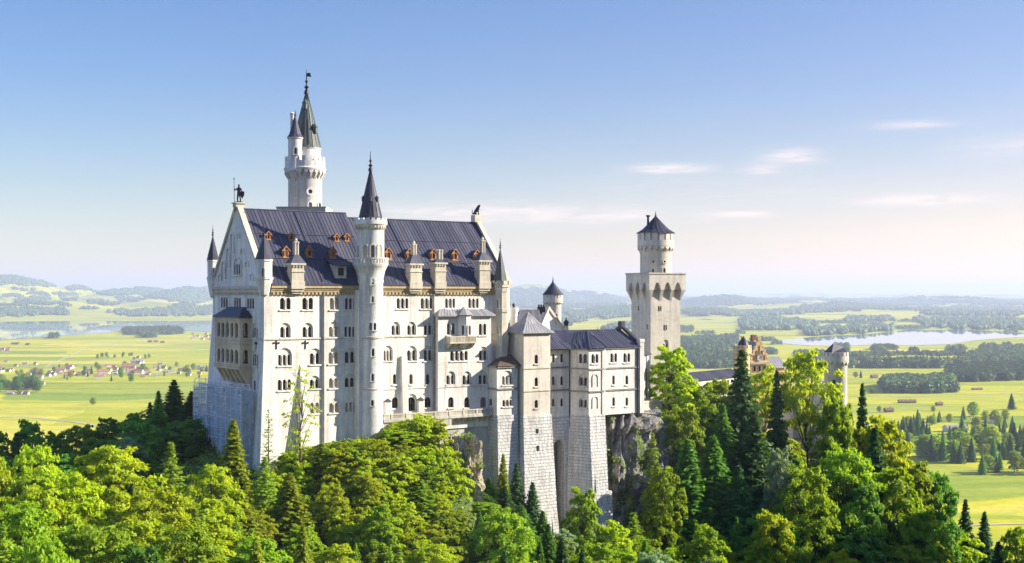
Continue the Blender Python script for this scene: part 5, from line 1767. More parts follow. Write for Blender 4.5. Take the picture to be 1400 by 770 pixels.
for d in (-.55, 0, .55): mb.lathe(cx_ + d, cy_, [(.2, pz(420, 292)), (.2, pz(416.5, 292)), (0, pz(416.3, 292))], 8)
mb.build('chimney', M['iron'], kh)
ct = empty('chimney_turret', (fx(702, 274), 274, -20), 'stubby pale round chimney turret with black cowl beside the palace east corner', 'chimney')
x, y = fx(702.3, 274), 274.0
q = lambda yy: pz(yy, y)
mb = MB()
mb.lathe(x, y, [(.75, -22), (.75, q(433)), (.85, q(431)), (.82, q(428)), (1.0, q(426)), (1.0, q(421)), (.8, q(420.8)), (0, q(420.7))], 16)
mb.build('shaft', M['plaster'], ct)
mb = MB()
mb.lathe(x, y, [(.25, q(421)), (.25, q(418)), (.38, q(418)), (.3, q(415.5)), (0, q(414.5))], 10)
mb.build('cowl', M['iron'], ct)
lw_ = empty('link_wall', CA.p(57, 1, -30), 'low crenellated pale wall joining palace corner and square stair tower', 'wall')
LW = Plane(xy(U(695, .5), .5), xy(U(716, .5), .5))
mb = MB()
zt_ = LW.z_of(462, 1)
mb.pbox(LW, 0, LW.len, -.6, 0, -40, zt_)
for i in range(5): mb.pbox(LW, i * LW.len / 5 + .1, i * LW.len / 5 + LW.len / 9, -.5, .05, zt_, zt_ + .8)
mb.build('parapet', M['plaster'], lw_)
la = empty('roof_lantern', (fx(774, 300), 300, pz(452, 300)), 'small black capped stone lantern standing on the lower wing ridge', 'lantern')
x, y = fx(774, 300), 300.0
q = lambda yy: pz(yy, y)
mb = MB()
mb.lathe(x, y, [(.8, q(458)), (.55, q(449)), (.5, q(446)), (.75, q(445.5)), (0, q(445.3))], 8, smooth=False)
mb.build('base', M['trim'], la)
mb = MB()
mb.lathe(x, y, [(.5, q(446)), (.5, q(442)), (.75, q(442)), (.45, q(439)), (.12, q(437)), (.12, q(434.5)), (0, q(434))], 8, smooth=False)
mb.build('cap', M['iron'], la)

def round_keep(name, px, y, label, r_top, r_low, y_ap, y_eave, y_corb, y_cb, y_bot, mroof='slate', fin=None, mat_='tower', slots=18):
    x = fx(px, y)
    q = lambda yy: pz(yy, y)
    rp = lambda p: p / F * y
    root = empty(name, (x, y, q(y_bot)), label, 'tower')
    m_ = MB()
    m_.lathe(x, y, [(rp(r_low), q(y_bot)), (rp(r_low), q(y_cb + 1)), (rp(r_low * 1.04), q(y_cb)), (rp(r_low * 1.02), q(y_corb + 1)), (rp(r_top), q(y_corb)), (rp(r_top), q(y_eave + (y_corb - y_eave) * .45)), (rp(r_top * .9), q(y_eave + (y_corb - y_eave) * .44)), (rp(r_top * .9), q(y_eave))], 40)
    m_.build('shaft', M[mat_], root)
    m_ = MB()
    corbels(m_, x, y, rp(r_low), rp(r_top), q(y_cb), q(y_corb), slots, .4)
    m_.build('corbel_table', M[mat_], root)
    m_ = MB()
    merlons(m_, x, y, rp(r_top * .88), rp(r_top), q(y_eave + (y_corb - y_eave) * .46), q(y_eave), slots, .68)
    m_.build('battlement', M[mat_], root)
    return root, x, y, q, rp
rt, x, y, q, rp = round_keep('small_round_tower', 756, 316.0, 'small round stone tower with dark cone roof behind the pale gable', 13.6, 11.2, 384.5, 403, 412.5, 417.5, 470)
mb = MB()
mb.lathe(x, y, [(rp(14.6), q(403)), (rp(9.5), q(397)), (rp(4), q(389.5)), (0, q(384.3))], 20, smooth=False)
mb.build('roof', M['slate'], rt)
finial(rt, x, y, q(385), q(377) - q(385), .16)
surface_window(rt, x, y, rp(11.2), 760.5, 429, 435, 2.2, wallm='tower')

# ------------------------------------------------------------------ square tower with its round top
ys_ = 300.0
SF = Frame(fx(889.5, ys_), ys_, 27)
WS = 41 / F * ys_ / (math.cos(R(27)) - .11 * math.sin(R(27)))
sqt = empty('square_tower', SF.p(0, 0, -34), 'tall square pale stone tower with arched overhang and round roofed top', 'tower')
q = lambda yy: pz(yy, ys_)
oh = .95
zO, zM, zL = q(374.6), q(396.5), q(411)
WR, WL_ = Wall(SF.xy(0, 0), SF.xy(WS, 0)), Wall(SF.xy(0, WS), SF.xy(0, 0))
WR.win(899.5, 904.5, 418.5, 426, 2, wall='tower', sill=False); WR.win(907, 912, 444, 452, 2, wall='tower', sill=False); WR.win(906.8, 914, 470, 477.5, 2, 464.5, wall='tower')
WL_.win(872, 873.6, 418.5, 425, 1, wall='tower', sill=False); WL_.win(884, 885.6, 443, 451, 1, wall='tower', sill=False)
mb = MB()
wall(mb, WR.pl, 0, WS, -40, zO, WR.holes()); wall(mb, WL_.pl, 0, WS, -40, zO, WL_.holes())
for a, b in (((WS, 0), (WS, WS)), ((WS, WS), (0, WS))):
    mb.face([SF.p(*a, -40), SF.p(*b, -40), SF.p(*b, zO), SF.p(*a, zO)])
mb.build('shaft', M['tower'], sqt)
WR.make(sqt); WL_.make(sqt)
mb = MB()
for A, B in (((-oh, -oh), (WS + oh, -oh)), ((-oh, WS + oh), (-oh, -oh)), ((WS + oh, -oh), (WS + oh, WS + oh)), ((WS + oh, WS + oh), (-oh, WS + oh))):
    pl = Plane(SF.xy(*A), SF.xy(*B))
    Lp = pl.len
    w = (Lp - 1.6) / 3
    ls = [(.8 + i * w + .42, .8 + (i + 1) * w - .42, zM - .002, q(385.8)) for i in range(3)]
    plate(mb, pl, 0, Lp, zM, zO, 0, ls, oh - .02, pointed=True)
    ed = [(0, ls[0][0])] + [(ls[i][1], ls[i + 1][0]) for i in range(2)] + [(ls[2][1], Lp)]
    for i, (a, b) in enumerate(ed):        # raking feet of the piers
        mb.hexa([pl.at(a + (oh if i == 0 else .1), zL, -oh + .03), pl.at(b - (oh if i == 3 else .1), zL, -oh + .03), pl.at(b - (oh if i == 3 else .1), zL, -oh - .2), pl.at(a + (oh if i == 0 else .1), zL, -oh - .2)],
                [pl.at(a, zM, 0), pl.at(b, zM, 0), pl.at(b, zM, -oh - .2), pl.at(a, zM, -oh - .2)])
mb.build('overhang', M['tower'], sqt)
mb = MB()
mb.box(SF, -oh - .15, WS + oh + .15, -oh - .15, WS + oh + .15, zO - .05, zO + .32)
mb.build('platform', M['trim'], sqt)
ccx, ccy = SF.xy(WS / 2, WS / 2)
q = lambda yy: pz(yy, ccy)
rp = lambda p: p / F * ccy
mb = MB()
mb.lathe(ccx, ccy, [(rp(21.2), zO), (rp(21.2), q(347)), (rp(22.2), q(345)), (rp(22.2), q(337.6)), (rp(24.8), q(337)), (rp(24.8), q(329)), (rp(22.5), q(328.8)), (rp(22.5), q(318.5))], 44)
dr = mb.build('drum', M['tower'], sqt)
mb = MB()
corbels(mb, ccx, ccy, rp(22), rp(24.8), q(345.5), q(337.4), 18, .42)
mb.build('corbel_table', M['tower'], sqt)
mb = MB()
merlons(mb, ccx, ccy, rp(22), rp(24.8), q(329), q(319), 16, .72, .1)
mb.build('battlement', M['tower'], sqt)
mb = MB()
mb.lathe(ccx, ccy, [(rp(26.6), q(319.2)), (rp(18), q(314)), (rp(9), q(305)), (rp(.8), q(296)), (0, q(295.5))], 20, smooth=False)
for i in range(20):
    a = 2 * math.pi * i / 20
    for (r0, y0), (r1, y1) in (((26.6, 319.2), (18, 314)), ((18, 314), (9, 305)), ((9, 305), (1, 296.2))):
        mb.tube((ccx + rp(r0) * math.cos(a), ccy + rp(r0) * math.sin(a), q(y0)), (ccx + rp(r1) * math.cos(a), ccy + rp(r1) * math.sin(a), q(y1)), .06, 4)
mb.build('roof', M['slate'], sqt)
finial(sqt, ccx, ccy, q(296.2), q(288.5) - q(296.2), .22)
mb = MB()
cx_, cy_ = ccx - rp(10.6), ccy - rp(2)
mb.lathe(cx_, cy_, [(.3, q(310)), (.26, q(297)), (.5, q(296.5)), (.5, q(294.5)), (0, q(294.3))], 10)
mb.build('chimney', M['iron'], sqt)
surface_window(sqt, ccx, ccy, rp(21.2), 893, 367.5, 374, 3, 'door', wallm='tower'); surface_window(sqt, ccx, ccy, rp(21.2), 908, 366.5, 374, 3.4, 'door', wallm='tower')
surface_window(sqt, ccx, ccy, rp(21.2), 893.3, 356, 359.2, 2.6, wallm='tower'); surface_window(sqt, ccx, ccy, rp(21.2), 908.3, 356, 359.2, 2.6, wallm='tower')

# lean-to and terrace between the wing and the square tower
an = empty('annex', (fx(884, 290), 290, -30), 'small pale annex with black lean-to roof between lower wing and square tower', 'annex')
mb = MB()
AP = Plane((fx(876.5, 286), 286), (fx(888, 292), 292))
mb.pbox(AP, 0, AP.len, -4, 0, -30, AP.z_of(486, 1))
mb.build('wall', M['plaster'], an)
mb = MB()
mb.hexa([AP.at(-.3, AP.z_of(486.5, 1), .4), AP.at(AP.len + .3, AP.z_of(486.5, 1), .4), AP.at(AP.len + .3, AP.z_of(474, 1), -4), AP.at(-.3, AP.z_of(474, 1), -4)], [AP.at(-.3, AP.z_of(485, 1), .4), AP.at(AP.len + .3, AP.z_of(485, 1), .4), AP.at(AP.len + .3, AP.z_of(472.6, 1), -4), AP.at(-.3, AP.z_of(472.6, 1), -4)])
mb.build('roof', M['slate'], an)
mb = MB()
s = AP.s_of(882.5)
mb.tube(AP.at(s, AP.z_of(487, 1), .2), AP.at(s, AP.z_of(546, 1), .2), .12, 6)
mb.build('downpipe', M['iron'], an)
te = empty('courtyard_wall', (fx(890, 288), 288, -30), 'pale low courtyard wall between the rock face and the bright tree', 'wall')
mb = MB()
TP = Plane((fx(877, 284), 284), (fx(905, 290), 290))
mb.pbox(TP, 0, TP.len, -3, 0, -34, TP.z_of(551, 2))
mb.pbox(TP, -.1, TP.len, -3.1, .15, TP.z_of(551, 2), TP.z_of(548.5, 2))
mb.build('parapet', M['trim'], te)

# ------------------------------------------------------------------ gallery, gatehouse and its towers
ga = empty('gallery', (fx(970, 330), 330, -40), 'long low gallery with ribbed grey roof running to the gatehouse', 'building')
GP = Plane((fx(934, 322), 322), (fx(1012, 346), 346))
mb = MB()
zz1 = GP.z_of(520, 8)
wall(mb, GP.pl if hasattr(GP, 'pl') else GP, 0, GP.len, -44, zz1)
mb.pbox(GP, 0, GP.len, -6, -.01, -44, zz1)
mb.build('wall', M['plaster'], ga)
for i in range(6):
    s = 1.6 + i * (GP.len - 3) / 5
    mb = MB()
    mb.pbox(GP, s - .5, s + .5, .002, .1, zz1 - 2.2, zz1 - .6)
    w = mb.build('window', M['trim'], ga)
    mb = MB()
    mb.pbox(GP, s - .36, s + .36, .1, .13, zz1 - 2.05, zz1 - .75)
    mb.build('pane', M['glass'], w)
mb = MB()
slope(mb, GP.at(-.3, zz1 - .1, .5), GP.at(GP.len + .3, zz1 - .1, .5), GP.at(GP.len + .3, zz1 + 1.9, -3), GP.at(-.3, zz1 + 1.9, -3), pitch=.8)
slope(mb, GP.at(-.3, zz1 - .1, -6.5), GP.at(GP.len + .3, zz1 - .1, -6.5), GP.at(GP.len + .3, zz1 + 1.9, -3), GP.at(-.3, zz1 + 1.9, -3), pitch=.8)
mb.build('roof', M['roof'], ga)

yg = 360.0
gh = empty('gatehouse', (fx(1045, yg), yg, -44), 'ochre brick gatehouse with stepped gables and ribbed metal roof among trees', 'gatehouse')
q = lambda yy: pz(yy, yg)
GF = Frame(fx(1026, yg), yg, 20)
wg = 26.5 / F * yg / math.cos(R(20))
lg = 9.5
GA = Plane(GF.xy(0, 0), GF.xy(wg, 0))
zc_, zg = q(496), q(466)
mb = MB()
mb.box(GF, 0, wg, 0, lg, -46, zc_)
for v in (0, lg - .6):
    n = 6
    for i in range(n):
        hw = wg / 2 * (1 - i / n) + .1
        zb = zc_ + (zg - zc_) * i / n
        zt_ = zc_ + (zg - zc_) * (i + 1) / n
        mb.box(GF, wg / 2 - hw, wg / 2 + hw, v + .0 - i * .004, v + .6 + i * .004, zb - .01, zt_)
        for sg in (-1, 1):
            if i < n - 1:
                c = wg / 2 + sg * (hw - .28)
                mb.box(GF, c - .3, c + .3, v - .06, v + .66, zt_ - .02, zt_ + .55)
    mb.box(GF, wg / 2 - .5, wg / 2 + .5, v - .08, v + .68, zg, zg + 1.1)
wl_ = mb.build('wall', M['brick'], gh)
mb = MB()
for c, h0, h1 in ((-.9, .15, .55), (0, .3, .78), (.9, .15, .55), (-1.7, .12, .34), (1.7, .12, .34)):
    mb.pbox(GA, wg / 2 + c - .16, wg / 2 + c + .16, .03, .12, zc_ + (zg - zc_) * h0, zc_ + (zg - zc_) * h1)
mb.build('blind_arch', M['brownroof'], gh)
mb = MB()
x, y, _ = GA.at(wg / 2, 0, .05)
c = q(489.5)
mb.face([GA.at(wg / 2 + .75 * math.cos(i * math.pi / 8), c + .75 * math.sin(i * math.pi / 8), .2) for i in range(16)])
for i in range(16):
    a, b = i * math.pi / 8, (i + 1) * math.pi / 8
    mb.hexa([GA.at(wg / 2 + rr * math.cos(t), c + rr * math.sin(t), .02) for rr, t in ((.72, a), (.9, a), (.9, b), (.72, b))], [GA.at(wg / 2 + rr * math.cos(t), c + rr * math.sin(t), .28) for rr, t in ((.72, a), (.9, a), (.9, b), (.72, b))])
dial = mb.build('clock_face', M['white'], gh)
mb = MB()
for a, l in ((.6, .6), (2.3, .42)):
    mb.tube(GA.at(wg / 2, c, .26), GA.at(wg / 2 + l * math.sin(a), c + l * math.cos(a), .26), .05, 4)
mb.build('hand', M['iron'], dial)
mb = MB()
mb.pbox(GA, -.15, wg + .15, .004, .35, zc_ - .5, zc_ + .1)
mb.build('cornice', M['trim'], gh)
for s in (wg * .22, wg * .5, wg * .78):
    mb = MB()
    mb.pbox(GA, s - .5, s + .5, .004, .14, zc_ - 2.6, zc_ - .8)
    w = mb.build('window', M['trim'], gh)
    mb = MB()
    mb.pbox(GA, s - .36, s + .36, .14, .17, zc_ - 2.45, zc_ - .95)
    mb.build('pane', M['glass'], w)
mb = MB()
zr_ = q(468)
slope(mb, GF.p(wg + .5, .6, zc_ - .3), GF.p(wg + .5, lg - .6, zc_ - .3), GF.p(wg / 2, lg - .6, zr_), GF.p(wg / 2, .6, zr_), pitch=.8)
slope(mb, GF.p(-.5, .6, zc_ - .3), GF.p(-.5, lg - .6, zc_ - .3), GF.p(wg / 2, lg - .6, zr_), GF.p(wg / 2, .6, zr_), pitch=.8)
rf = mb.build('roof', M['roof_pale'], gh)
mb = MB()
mb.box(GF, wg * .8, wg + .6, 3.2, 5.4, zc_ + .2, zc_ + 2.2)
mb.mi = 1
mb.face([GF.p(wg + .9, 2.9, zc_ + 2.1), GF.p(wg + .9, 4.3, zc_ + 3.3), GF.p(wg * .6, 4.3, zc_ + 3.3), GF.p(wg * .7, 2.9, zc_ + 2.1)]); mb.face([GF.p(wg + .9, 5.7, zc_ + 2.1), GF.p(wg + .9, 4.3, zc_ + 3.3), GF.p(wg * .6, 4.3, zc_ + 3.3), GF.p(wg * .7, 5.7, zc_ + 2.1)])
mb.build('dormer', [M['brick'], M['slate']], rf)
# the long part of the house to the east, with its own stepped gable
HF = Frame(*GF.xy(wg + .2, 3.0), 20)
mb = MB()
le = 34 / F * yg / math.cos(R(20))
mb.box(HF, 0, le, 0, 7, -46, q(505))
n = 6
for i in range(n):
    hw = 4.0 * (1 - i / n) + .1
    zb = q(492) + (q(467) - q(492)) * i / n
    zt_ = q(492) + (q(467) - q(492)) * (i + 1) / n
    for ue_ in (le - 9.0,):
        mb.box(HF, ue_, ue_ + .7, 3.5 - hw, 3.5 + hw, zb - .01 if i else q(505), zt_)
mb.build('wall', M['brick'], gh)
mb = MB()
u1 = le - 9.0
slope(mb, HF.p(0, -.5, q(497)), HF.p(u1, -.5, q(497)), HF.p(u1, 3.5, q(467.5)), HF.p(0, 3.5, q(467.5)), pitch=.8)
slope(mb, HF.p(0, 7.5, q(497)), HF.p(u1, 7.5, q(497)), HF.p(u1, 3.5, q(467.5)), HF.p(0, 3.5, q(467.5)), pitch=.8)
slope(mb, HF.p(u1 + .7, -.4, q(505)), HF.p(le, -.4, q(505)), HF.p(le, 3.5, q(490)), HF.p(u1 + .7, 3.5, q(490)), pitch=.8)
mb.build('roof', M['roof_pale'], gh)
mb = MB()
mb.box(HF, u1 - .4, u1 + .9, 2.9, 4.1, q(468), q(459))
mb.build('chimney', M['brownroof'], gh)
# white lower house with a door, seen under the trees
lh = empty('lower_house', (fx(1098, 345), 345, -46), 'cream walled house with brown door under the trees below the gatehouse', 'house')
LH = Plane((fx(1084, 342), 342), (fx(1114, 346), 346))
mb = MB()
z0, z1 = LH.z_of(604, 2), LH.z_of(560, 2)
mb.pbox(LH, 0, LH.len, -6, 0, z0 - 6, z1)
mb.pbox(LH, LH.len * .62, LH.len + .3, .002, .4, z0 - 6, z1 - 4)
mb.build('wall', M['white'], lh)
mb = MB()
s = LH.s_of(1100.5)
mb.pbox(LH, s - .5, s + .5, .004, .12, LH.z_of(597, 2), LH.z_of(582, 2))
mb.build('door', M['orange'], lh)
mb = MB()
mb.pbox(LH, LH.s_of(1087) - .3, LH.s_of(1087) + .3, .004, .1, LH.z_of(587, 2), LH.z_of(577, 2))
mb.build('window', M['brownroof'], lh)
mb = MB()
slope(mb, LH.at(-.5, z1 - .1, .6), LH.at(LH.len + .5, z1 - .1, .6), LH.at(LH.len + .5, z1 + 2.6, -3), LH.at(-.5, z1 + 2.6, -3), pitch=.8)
slope(mb, LH.at(-.5, z1 - .1, -6.6), LH.at(LH.len + .5, z1 - .1, -6.6), LH.at(LH.len + .5, z1 + 2.6, -3), LH.at(-.5, z1 + 2.6, -3), pitch=.8)
mb.build('roof', M['brownroof'], lh)
tr_ = empty('garden_terrace', (fx(1105, 338), 338, -44), 'pale paved terrace with iron railing in front of the cream house', 'terrace')
mb = MB()
TT = Plane((fx(1082, 338), 338), (fx(1124, 342), 342))
z0 = TT.z_of(604, 4)
mb.pbox(TT, 0, TT.len, -5, 0, z0 - 3.6, z0)
mb.build('deck', M['trim'], tr_)
mb = MB()
for i in range(12):
    s = TT.len * i / 11
    mb.pbox(TT, s - .05, s + .05, -.12, -.02, z0, z0 + 1.0)
mb.pbox(TT, -.05, TT.len + .05, -.13, -.01, z0 + .95, z0 + 1.05)
mb.pbox(TT, 0, TT.len, -.11, -.03, z0 + .5, z0 + .55)
mb.build('railing', M['iron'], tr_)
mb = MB()
mb.pbox(TT, TT.s_of(1104) , TT.s_of(1121), .01, .1, z0 - .9, z0 + .3)
mb.build('sign_panel', M['white'], tr_)

rt, x, y, q, rp = round_keep('gate_tower', 1014.5, 352.0, 'round brick gate tower with dark cone roof beside the stepped gable', 12.6, 10.2, 459.5, 472, 481, 488, 600, mat_='brick', slots=12)
mb = MB()
mb.lathe(x + rp(2), y, [(rp(8.5), q(473)), (rp(6), q(467.5)), (0, q(459.3))], 16, smooth=False)
mb.build('roof', M['slate'], rt)
mb = MB()
mb.lathe(x + rp(2), y, [(rp(8), q(482)), (rp(8), q(472.5))], 20)
mb.build('drum', M['brick'], rt)
rt, x, y, q, rp = round_keep('watch_tower', 1142.5, 335.0, 'round grey stone watchtower with dark gabled roof rising from the eastern trees', 17.6, 15.2, 470, 481.5, 493, 502, 640, slots=16)
mb = MB()
TF_ = Frame(x, y, 12)
a = rp(10.5)
zb, ze, zr_ = q(494), q(481.5), q(469)
mb.box(TF_, -a, a, -a, a, zb, ze)
mb.face([TF_.p(-a - .2, -a - .3, ze - .1), TF_.p(a + .2, -a - .3, ze - .1), TF_.p(a + .2, 0, q(475.5)), TF_.p(-a * .3, 0, zr_)])
mb.face([TF_.p(-a - .2, a + .3, ze - .1), TF_.p(a + .2, a + .3, ze - .1), TF_.p(a + .2, 0, q(475.5)), TF_.p(-a * .3, 0, zr_)])
mb.face([TF_.p(-a - .2, -a - .3, ze - .1), TF_.p(-a - .2, a + .3, ze - .1), TF_.p(-a * .3, 0, zr_)])
mb.face([TF_.p(a + .2, -a - .3, ze - .1), TF_.p(a + .2, a + .3, ze - .1), TF_.p(a + .2, 0, q(475.5))])
mb.build('roof', M['slate'], rt)
surface_window(rt, x, y, rp(15.2), 1140.5, 519, 529, 4, wallm='tower'); surface_window(rt, x, y, rp(15.2), 1141, 541, 548, 4, wallm='tower')
cw = empty('curtain_wall', (fx(1120, 338), 338, -40), 'dark stone curtain wall beside the watchtower partly hidden by trees', 'wall')
mb = MB()
CP_ = Plane((fx(1092, 348), 348), (fx(1130, 338), 338))
mb.pbox(CP_, 0, CP_.len, -1, 0, -44, CP_.z_of(524, 4))
for i in range(7): mb.pbox(CP_, i * CP_.len / 7, i * CP_.len / 7 + CP_.len / 12, -.8, .06, CP_.z_of(524, 4), CP_.z_of(519, 4))
mb.build('parapet', M['tower'], cw)

# ------------------------------------------------------------------ scaffold on the west gable foot
sc = empty('scaffold', CA.p(-3, 12, -34), 'tube scaffold hung with pale blue netting at the west gable foot', 'scaffold')
us = -3.1
v0, v1 = -.2 + 2.6, W + 1.6
SPf = Plane(CA.xy(us, v1), CA.xy(us, v0))
SPs = Plane(CA.xy(us, v0), CA.xy(-1.0, v0))
zt_ = SPf.z_of(529, SPf.len * .5)
def foot(s):
    t = s / SPf.len
    return -26.5 + (-34 + 26.5) * max(0, (t - .25) / .75)
mb = MB()
nb = 10
for i in range(nb + 1):
    s = SPf.len * i / nb
    for d in (0, -1.3):
        mb.tube(SPf.at(s, foot(s) - 1, d), SPf.at(s, zt_ + .9 + .3 * math.sin(i * 2.1), d), .07, 6)
lv = []
z = zt_
while z > -35:
    lv.append(z)
    z -= 2.0
for z in lv:
    sm = next((s for s in np.linspace(0, SPf.len, 60) if foot(s) < z), None)
    if sm is None or sm > SPf.len - 1: continue
    for d in (0.02, -1.32):
        mb.tube(SPf.at(sm, z, d), SPf.at(SPf.len, z, d), .06, 5)
        mb.tube(SPf.at(sm, z + 1.0, d), SPf.at(SPf.len, z + 1.0, d), .05, 5)
for i in range(0, nb, 2):
    s0, s1 = SPf.len * i / nb, SPf.len * (i + 1) / nb
    mb.tube(SPf.at(s0, zt_ - 4, .04), SPf.at(s1, zt_, .04), .05, 5)
    mb.tube(SPf.at(s1, zt_ - 8, .04), SPf.at(s0, zt_ - 4, .04), .05, 5)
for i in range(nb + 1):
    s = SPf.len * i / nb
    mb.tube(SPf.at(s, foot(s) - .5, .34), SPf.at(s, zt_ + .5, .34), .035, 5)
for z in lv:
    sm = next((s for s in np.linspace(0, SPf.len, 60) if foot(s) < z), None)
    if sm is not None and sm < SPf.len - 1: mb.tube(SPf.at(sm, z + .5, .36), SPf.at(SPf.len, z + .5, .36), .035, 5)
for d in (0.0, 1.4):
    mb.tube(SPs.at(d, -36, 0), SPs.at(d, zt_ + .6, 0), .07, 6)
mb.build('frame', M['tube'], sc)
for z in lv[:-1]:
    sm = next((s for s in np.linspace(0, SPf.len, 60) if foot(s) < z), None)
    if sm is None or sm > SPf.len - 1: continue
    mb = MB()
    mb.pbox(SPf, sm, SPf.len - .05, -1.25, -.1, z - .06, z)
    mb.build('deck', M['deckboard'], sc)
for i in range(nb):
    s0, s1 = SPf.len * i / nb, SPf.len * (i + 1) / nb
    mb = MB()
    nz = 14
    ztp = zt_ + (.3 if i % 3 else -.6)
    zb0, zb1 = foot(s0) + .2, foot(s1) + .2
    for k in range(nz):
        t0, t1 = k / nz, (k + 1) / nz
        bul = lambda s_, t: .12 + .16 * math.sin(t * 9 + i * 1.7) * math.sin(math.pi * s_)
        for jj in range(4):
            a0, a1 = jj / 4, (jj + 1) / 4
            Pn = lambda a, t: SPf.at(s0 + (s1 - s0) * a, (zb0 + (zb1 - zb0) * a) + (ztp - zb0 - (zb1 - zb0) * a) * t, bul(a, t))
            mb.face([Pn(a0, t0), Pn(a1, t0), Pn(a1, t1), Pn(a0, t1)], None, False)
    if i == 7:
        pass
    mb.build('netting', M['net'], sc)
mb = MB()
for k in range(12):
    t0, t1 = k / 12, (k + 1) / 12
    zk0, zk1 = -33 + (zt_ + 33) * t0, -33 + (zt_ + 33) * t1
    mb.face([SPs.at(.02, zk0, .1), SPs.at(SPs.len, zk0, .1), SPs.at(SPs.len, zk1, .1), SPs.at(.02, zk1, .1)])
mb.build('netting', M['net'], sc)
# free-standing stair bay of the scaffold
ss = empty('scaffold_stair', (fx(274, 248), 248, -26), 'narrow open scaffold stair bay standing clear of the netted gable', 'scaffold')
mb = MB()
x0, x1 = fx(267, 249), fx(281, 249)
for x in (x0, (x0 + x1) / 2, x1):
    for y in (248, 250):
        mb.tube((x, y, -28), (x, y, pz(526 + 3 * (x > x0 + .5), 249)), .08, 6)
for k, yy in enumerate(range(530, 570, 6)):
    z = pz(yy, 249)
    for y in (248, 250):
        mb.tube((x0, y, z), (x1, y, z), .07, 5)
    mb.tube((x0 if k % 2 else x1, 248, z), (x1 if k % 2 else x0, 248, pz(yy + 6, 249)), .06, 5)
mb.build('frame', M['tube'], ss)
for yy in (532, 544, 556, 567):
    mb = MB()
    z = pz(yy, 249)
    mb.hexa([(x0, 248.1, z - .1), (x1, 248.1, z - .1), (x1, 249.9, z - .1), (x0, 249.9, z - .1)], [(x0, 248.1, z), (x1, 248.1, z), (x1, 249.9, z), (x0, 249.9, z)])
    mb.build('deck', M['deckboard'], ss)

# ------------------------------------------------------------------ rock
CRAG_V = []
def crag(name, cx, cy, rx, ry, rot, z0, z1, m, label=None, seed=1, taper=.35, rough=1.6):
    """A standing rock: a noisy, tapering, vertically fissured body with an uneven top."""
    na, nz = 96, 60
    c, s = math.cos(R(rot)), math.sin(R(rot))
    A = np.linspace(0, 2 * math.pi, na, endpoint=False)
    Vs = []
    for k in range(nz + 1):
        t = k / nz
        z = z0 + (z1 - z0) * t
        sc = 1 + taper * (1 - t) - .18 * max(0, t - .86) / .14
        n = (vnoise(A * 14 + 50, np.full_like(A, z * .35), 2.0, seed) - .5) * rough + (vnoise(A * 30 + 50, np.full_like(A, z * .8), 1.0, seed + 1) - .5) * rough * .7 + (vnoise(A * 5, np.full_like(A, z * .22), 1.0, seed + 2) - .5) * rough * 1.6
        n = n + (vnoise(np.full_like(A, 3), np.full_like(A, z), 2.2, seed + 4) - .5) * rough * .8
        ex, ey = np.sign(np.cos(A)) * np.abs(np.cos(A)) ** .7, np.sign(np.sin(A)) * np.abs(np.sin(A)) ** .7
        x, y = ex * (rx * sc + n), ey * (ry * sc + n)
        zz_ = z + (vnoise(A * 6, np.full_like(A, t * 3), 1.0, seed + 6) - .5) * 2.0 * t
        Vs.append(np.stack([cx + x * c - y * s, cy + x * s + y * c, zz_], 1))
    V = np.concatenate(Vs)
    i = np.arange(nz * na).reshape(nz, na)
    j = np.roll(i, -1, 1)
    Q = np.stack([i.ravel(), j.ravel(), (j + na).ravel(), (i + na).ravel()], 1)
    top = len(V)
    V = np.concatenate([V, [[cx, cy, z1 + .4]]])
    b = nz * na
    T = np.array([[b + k, b + (k + 1) % na, top, top] for k in range(na)])
    me = bpy.data.meshes.new(name)
    me.from_pydata(V.tolist(), [], [tuple(q) for q in Q] + [(t[0], t[1], t[2]) for t in T])
    me.materials.append(m)
    o = add_mesh(name, me)
    tag(o, kind='structure')
    CRAG_V.append(V[:-1])
    return o
crag('cliff', *CA.xy(U(866, 0), 1.4), 8.8, 5.2, 30, -68, pz(565.5, 282), M['rock'], seed=4, taper=.16, rough=1.9)
crag('cliff', fx(617, 240), 240.5, 3.6, 4.0, 20, -56, pz(600, 240), M['rock_pale'], seed=31, taper=.5, rough=2.2)
crag('rock_outcrop', fx(490, 226), 226, 2.6, 2.0, 10, -50, pz(655, 226), M['rock_pale'], seed=14, taper=.7, rough=1.7)
crag('rock_outcrop', fx(432, 216), 216, 2.6, 1.8, 10, -52, pz(722, 216), M['rock_pale'], seed=18, taper=.7, rough=1.7)
crag('rock_outcrop', fx(1000, 284), 284, 5, 3, 0, -66, pz(690, 284), M['rock'], seed=22, taper=.5, rough=1.8)
crag('rock_outcrop', fx(1062, 286), 286, 4, 3, 0, -68, pz(672, 286), M['rock'], seed=28, taper=.5, rough=1.8)

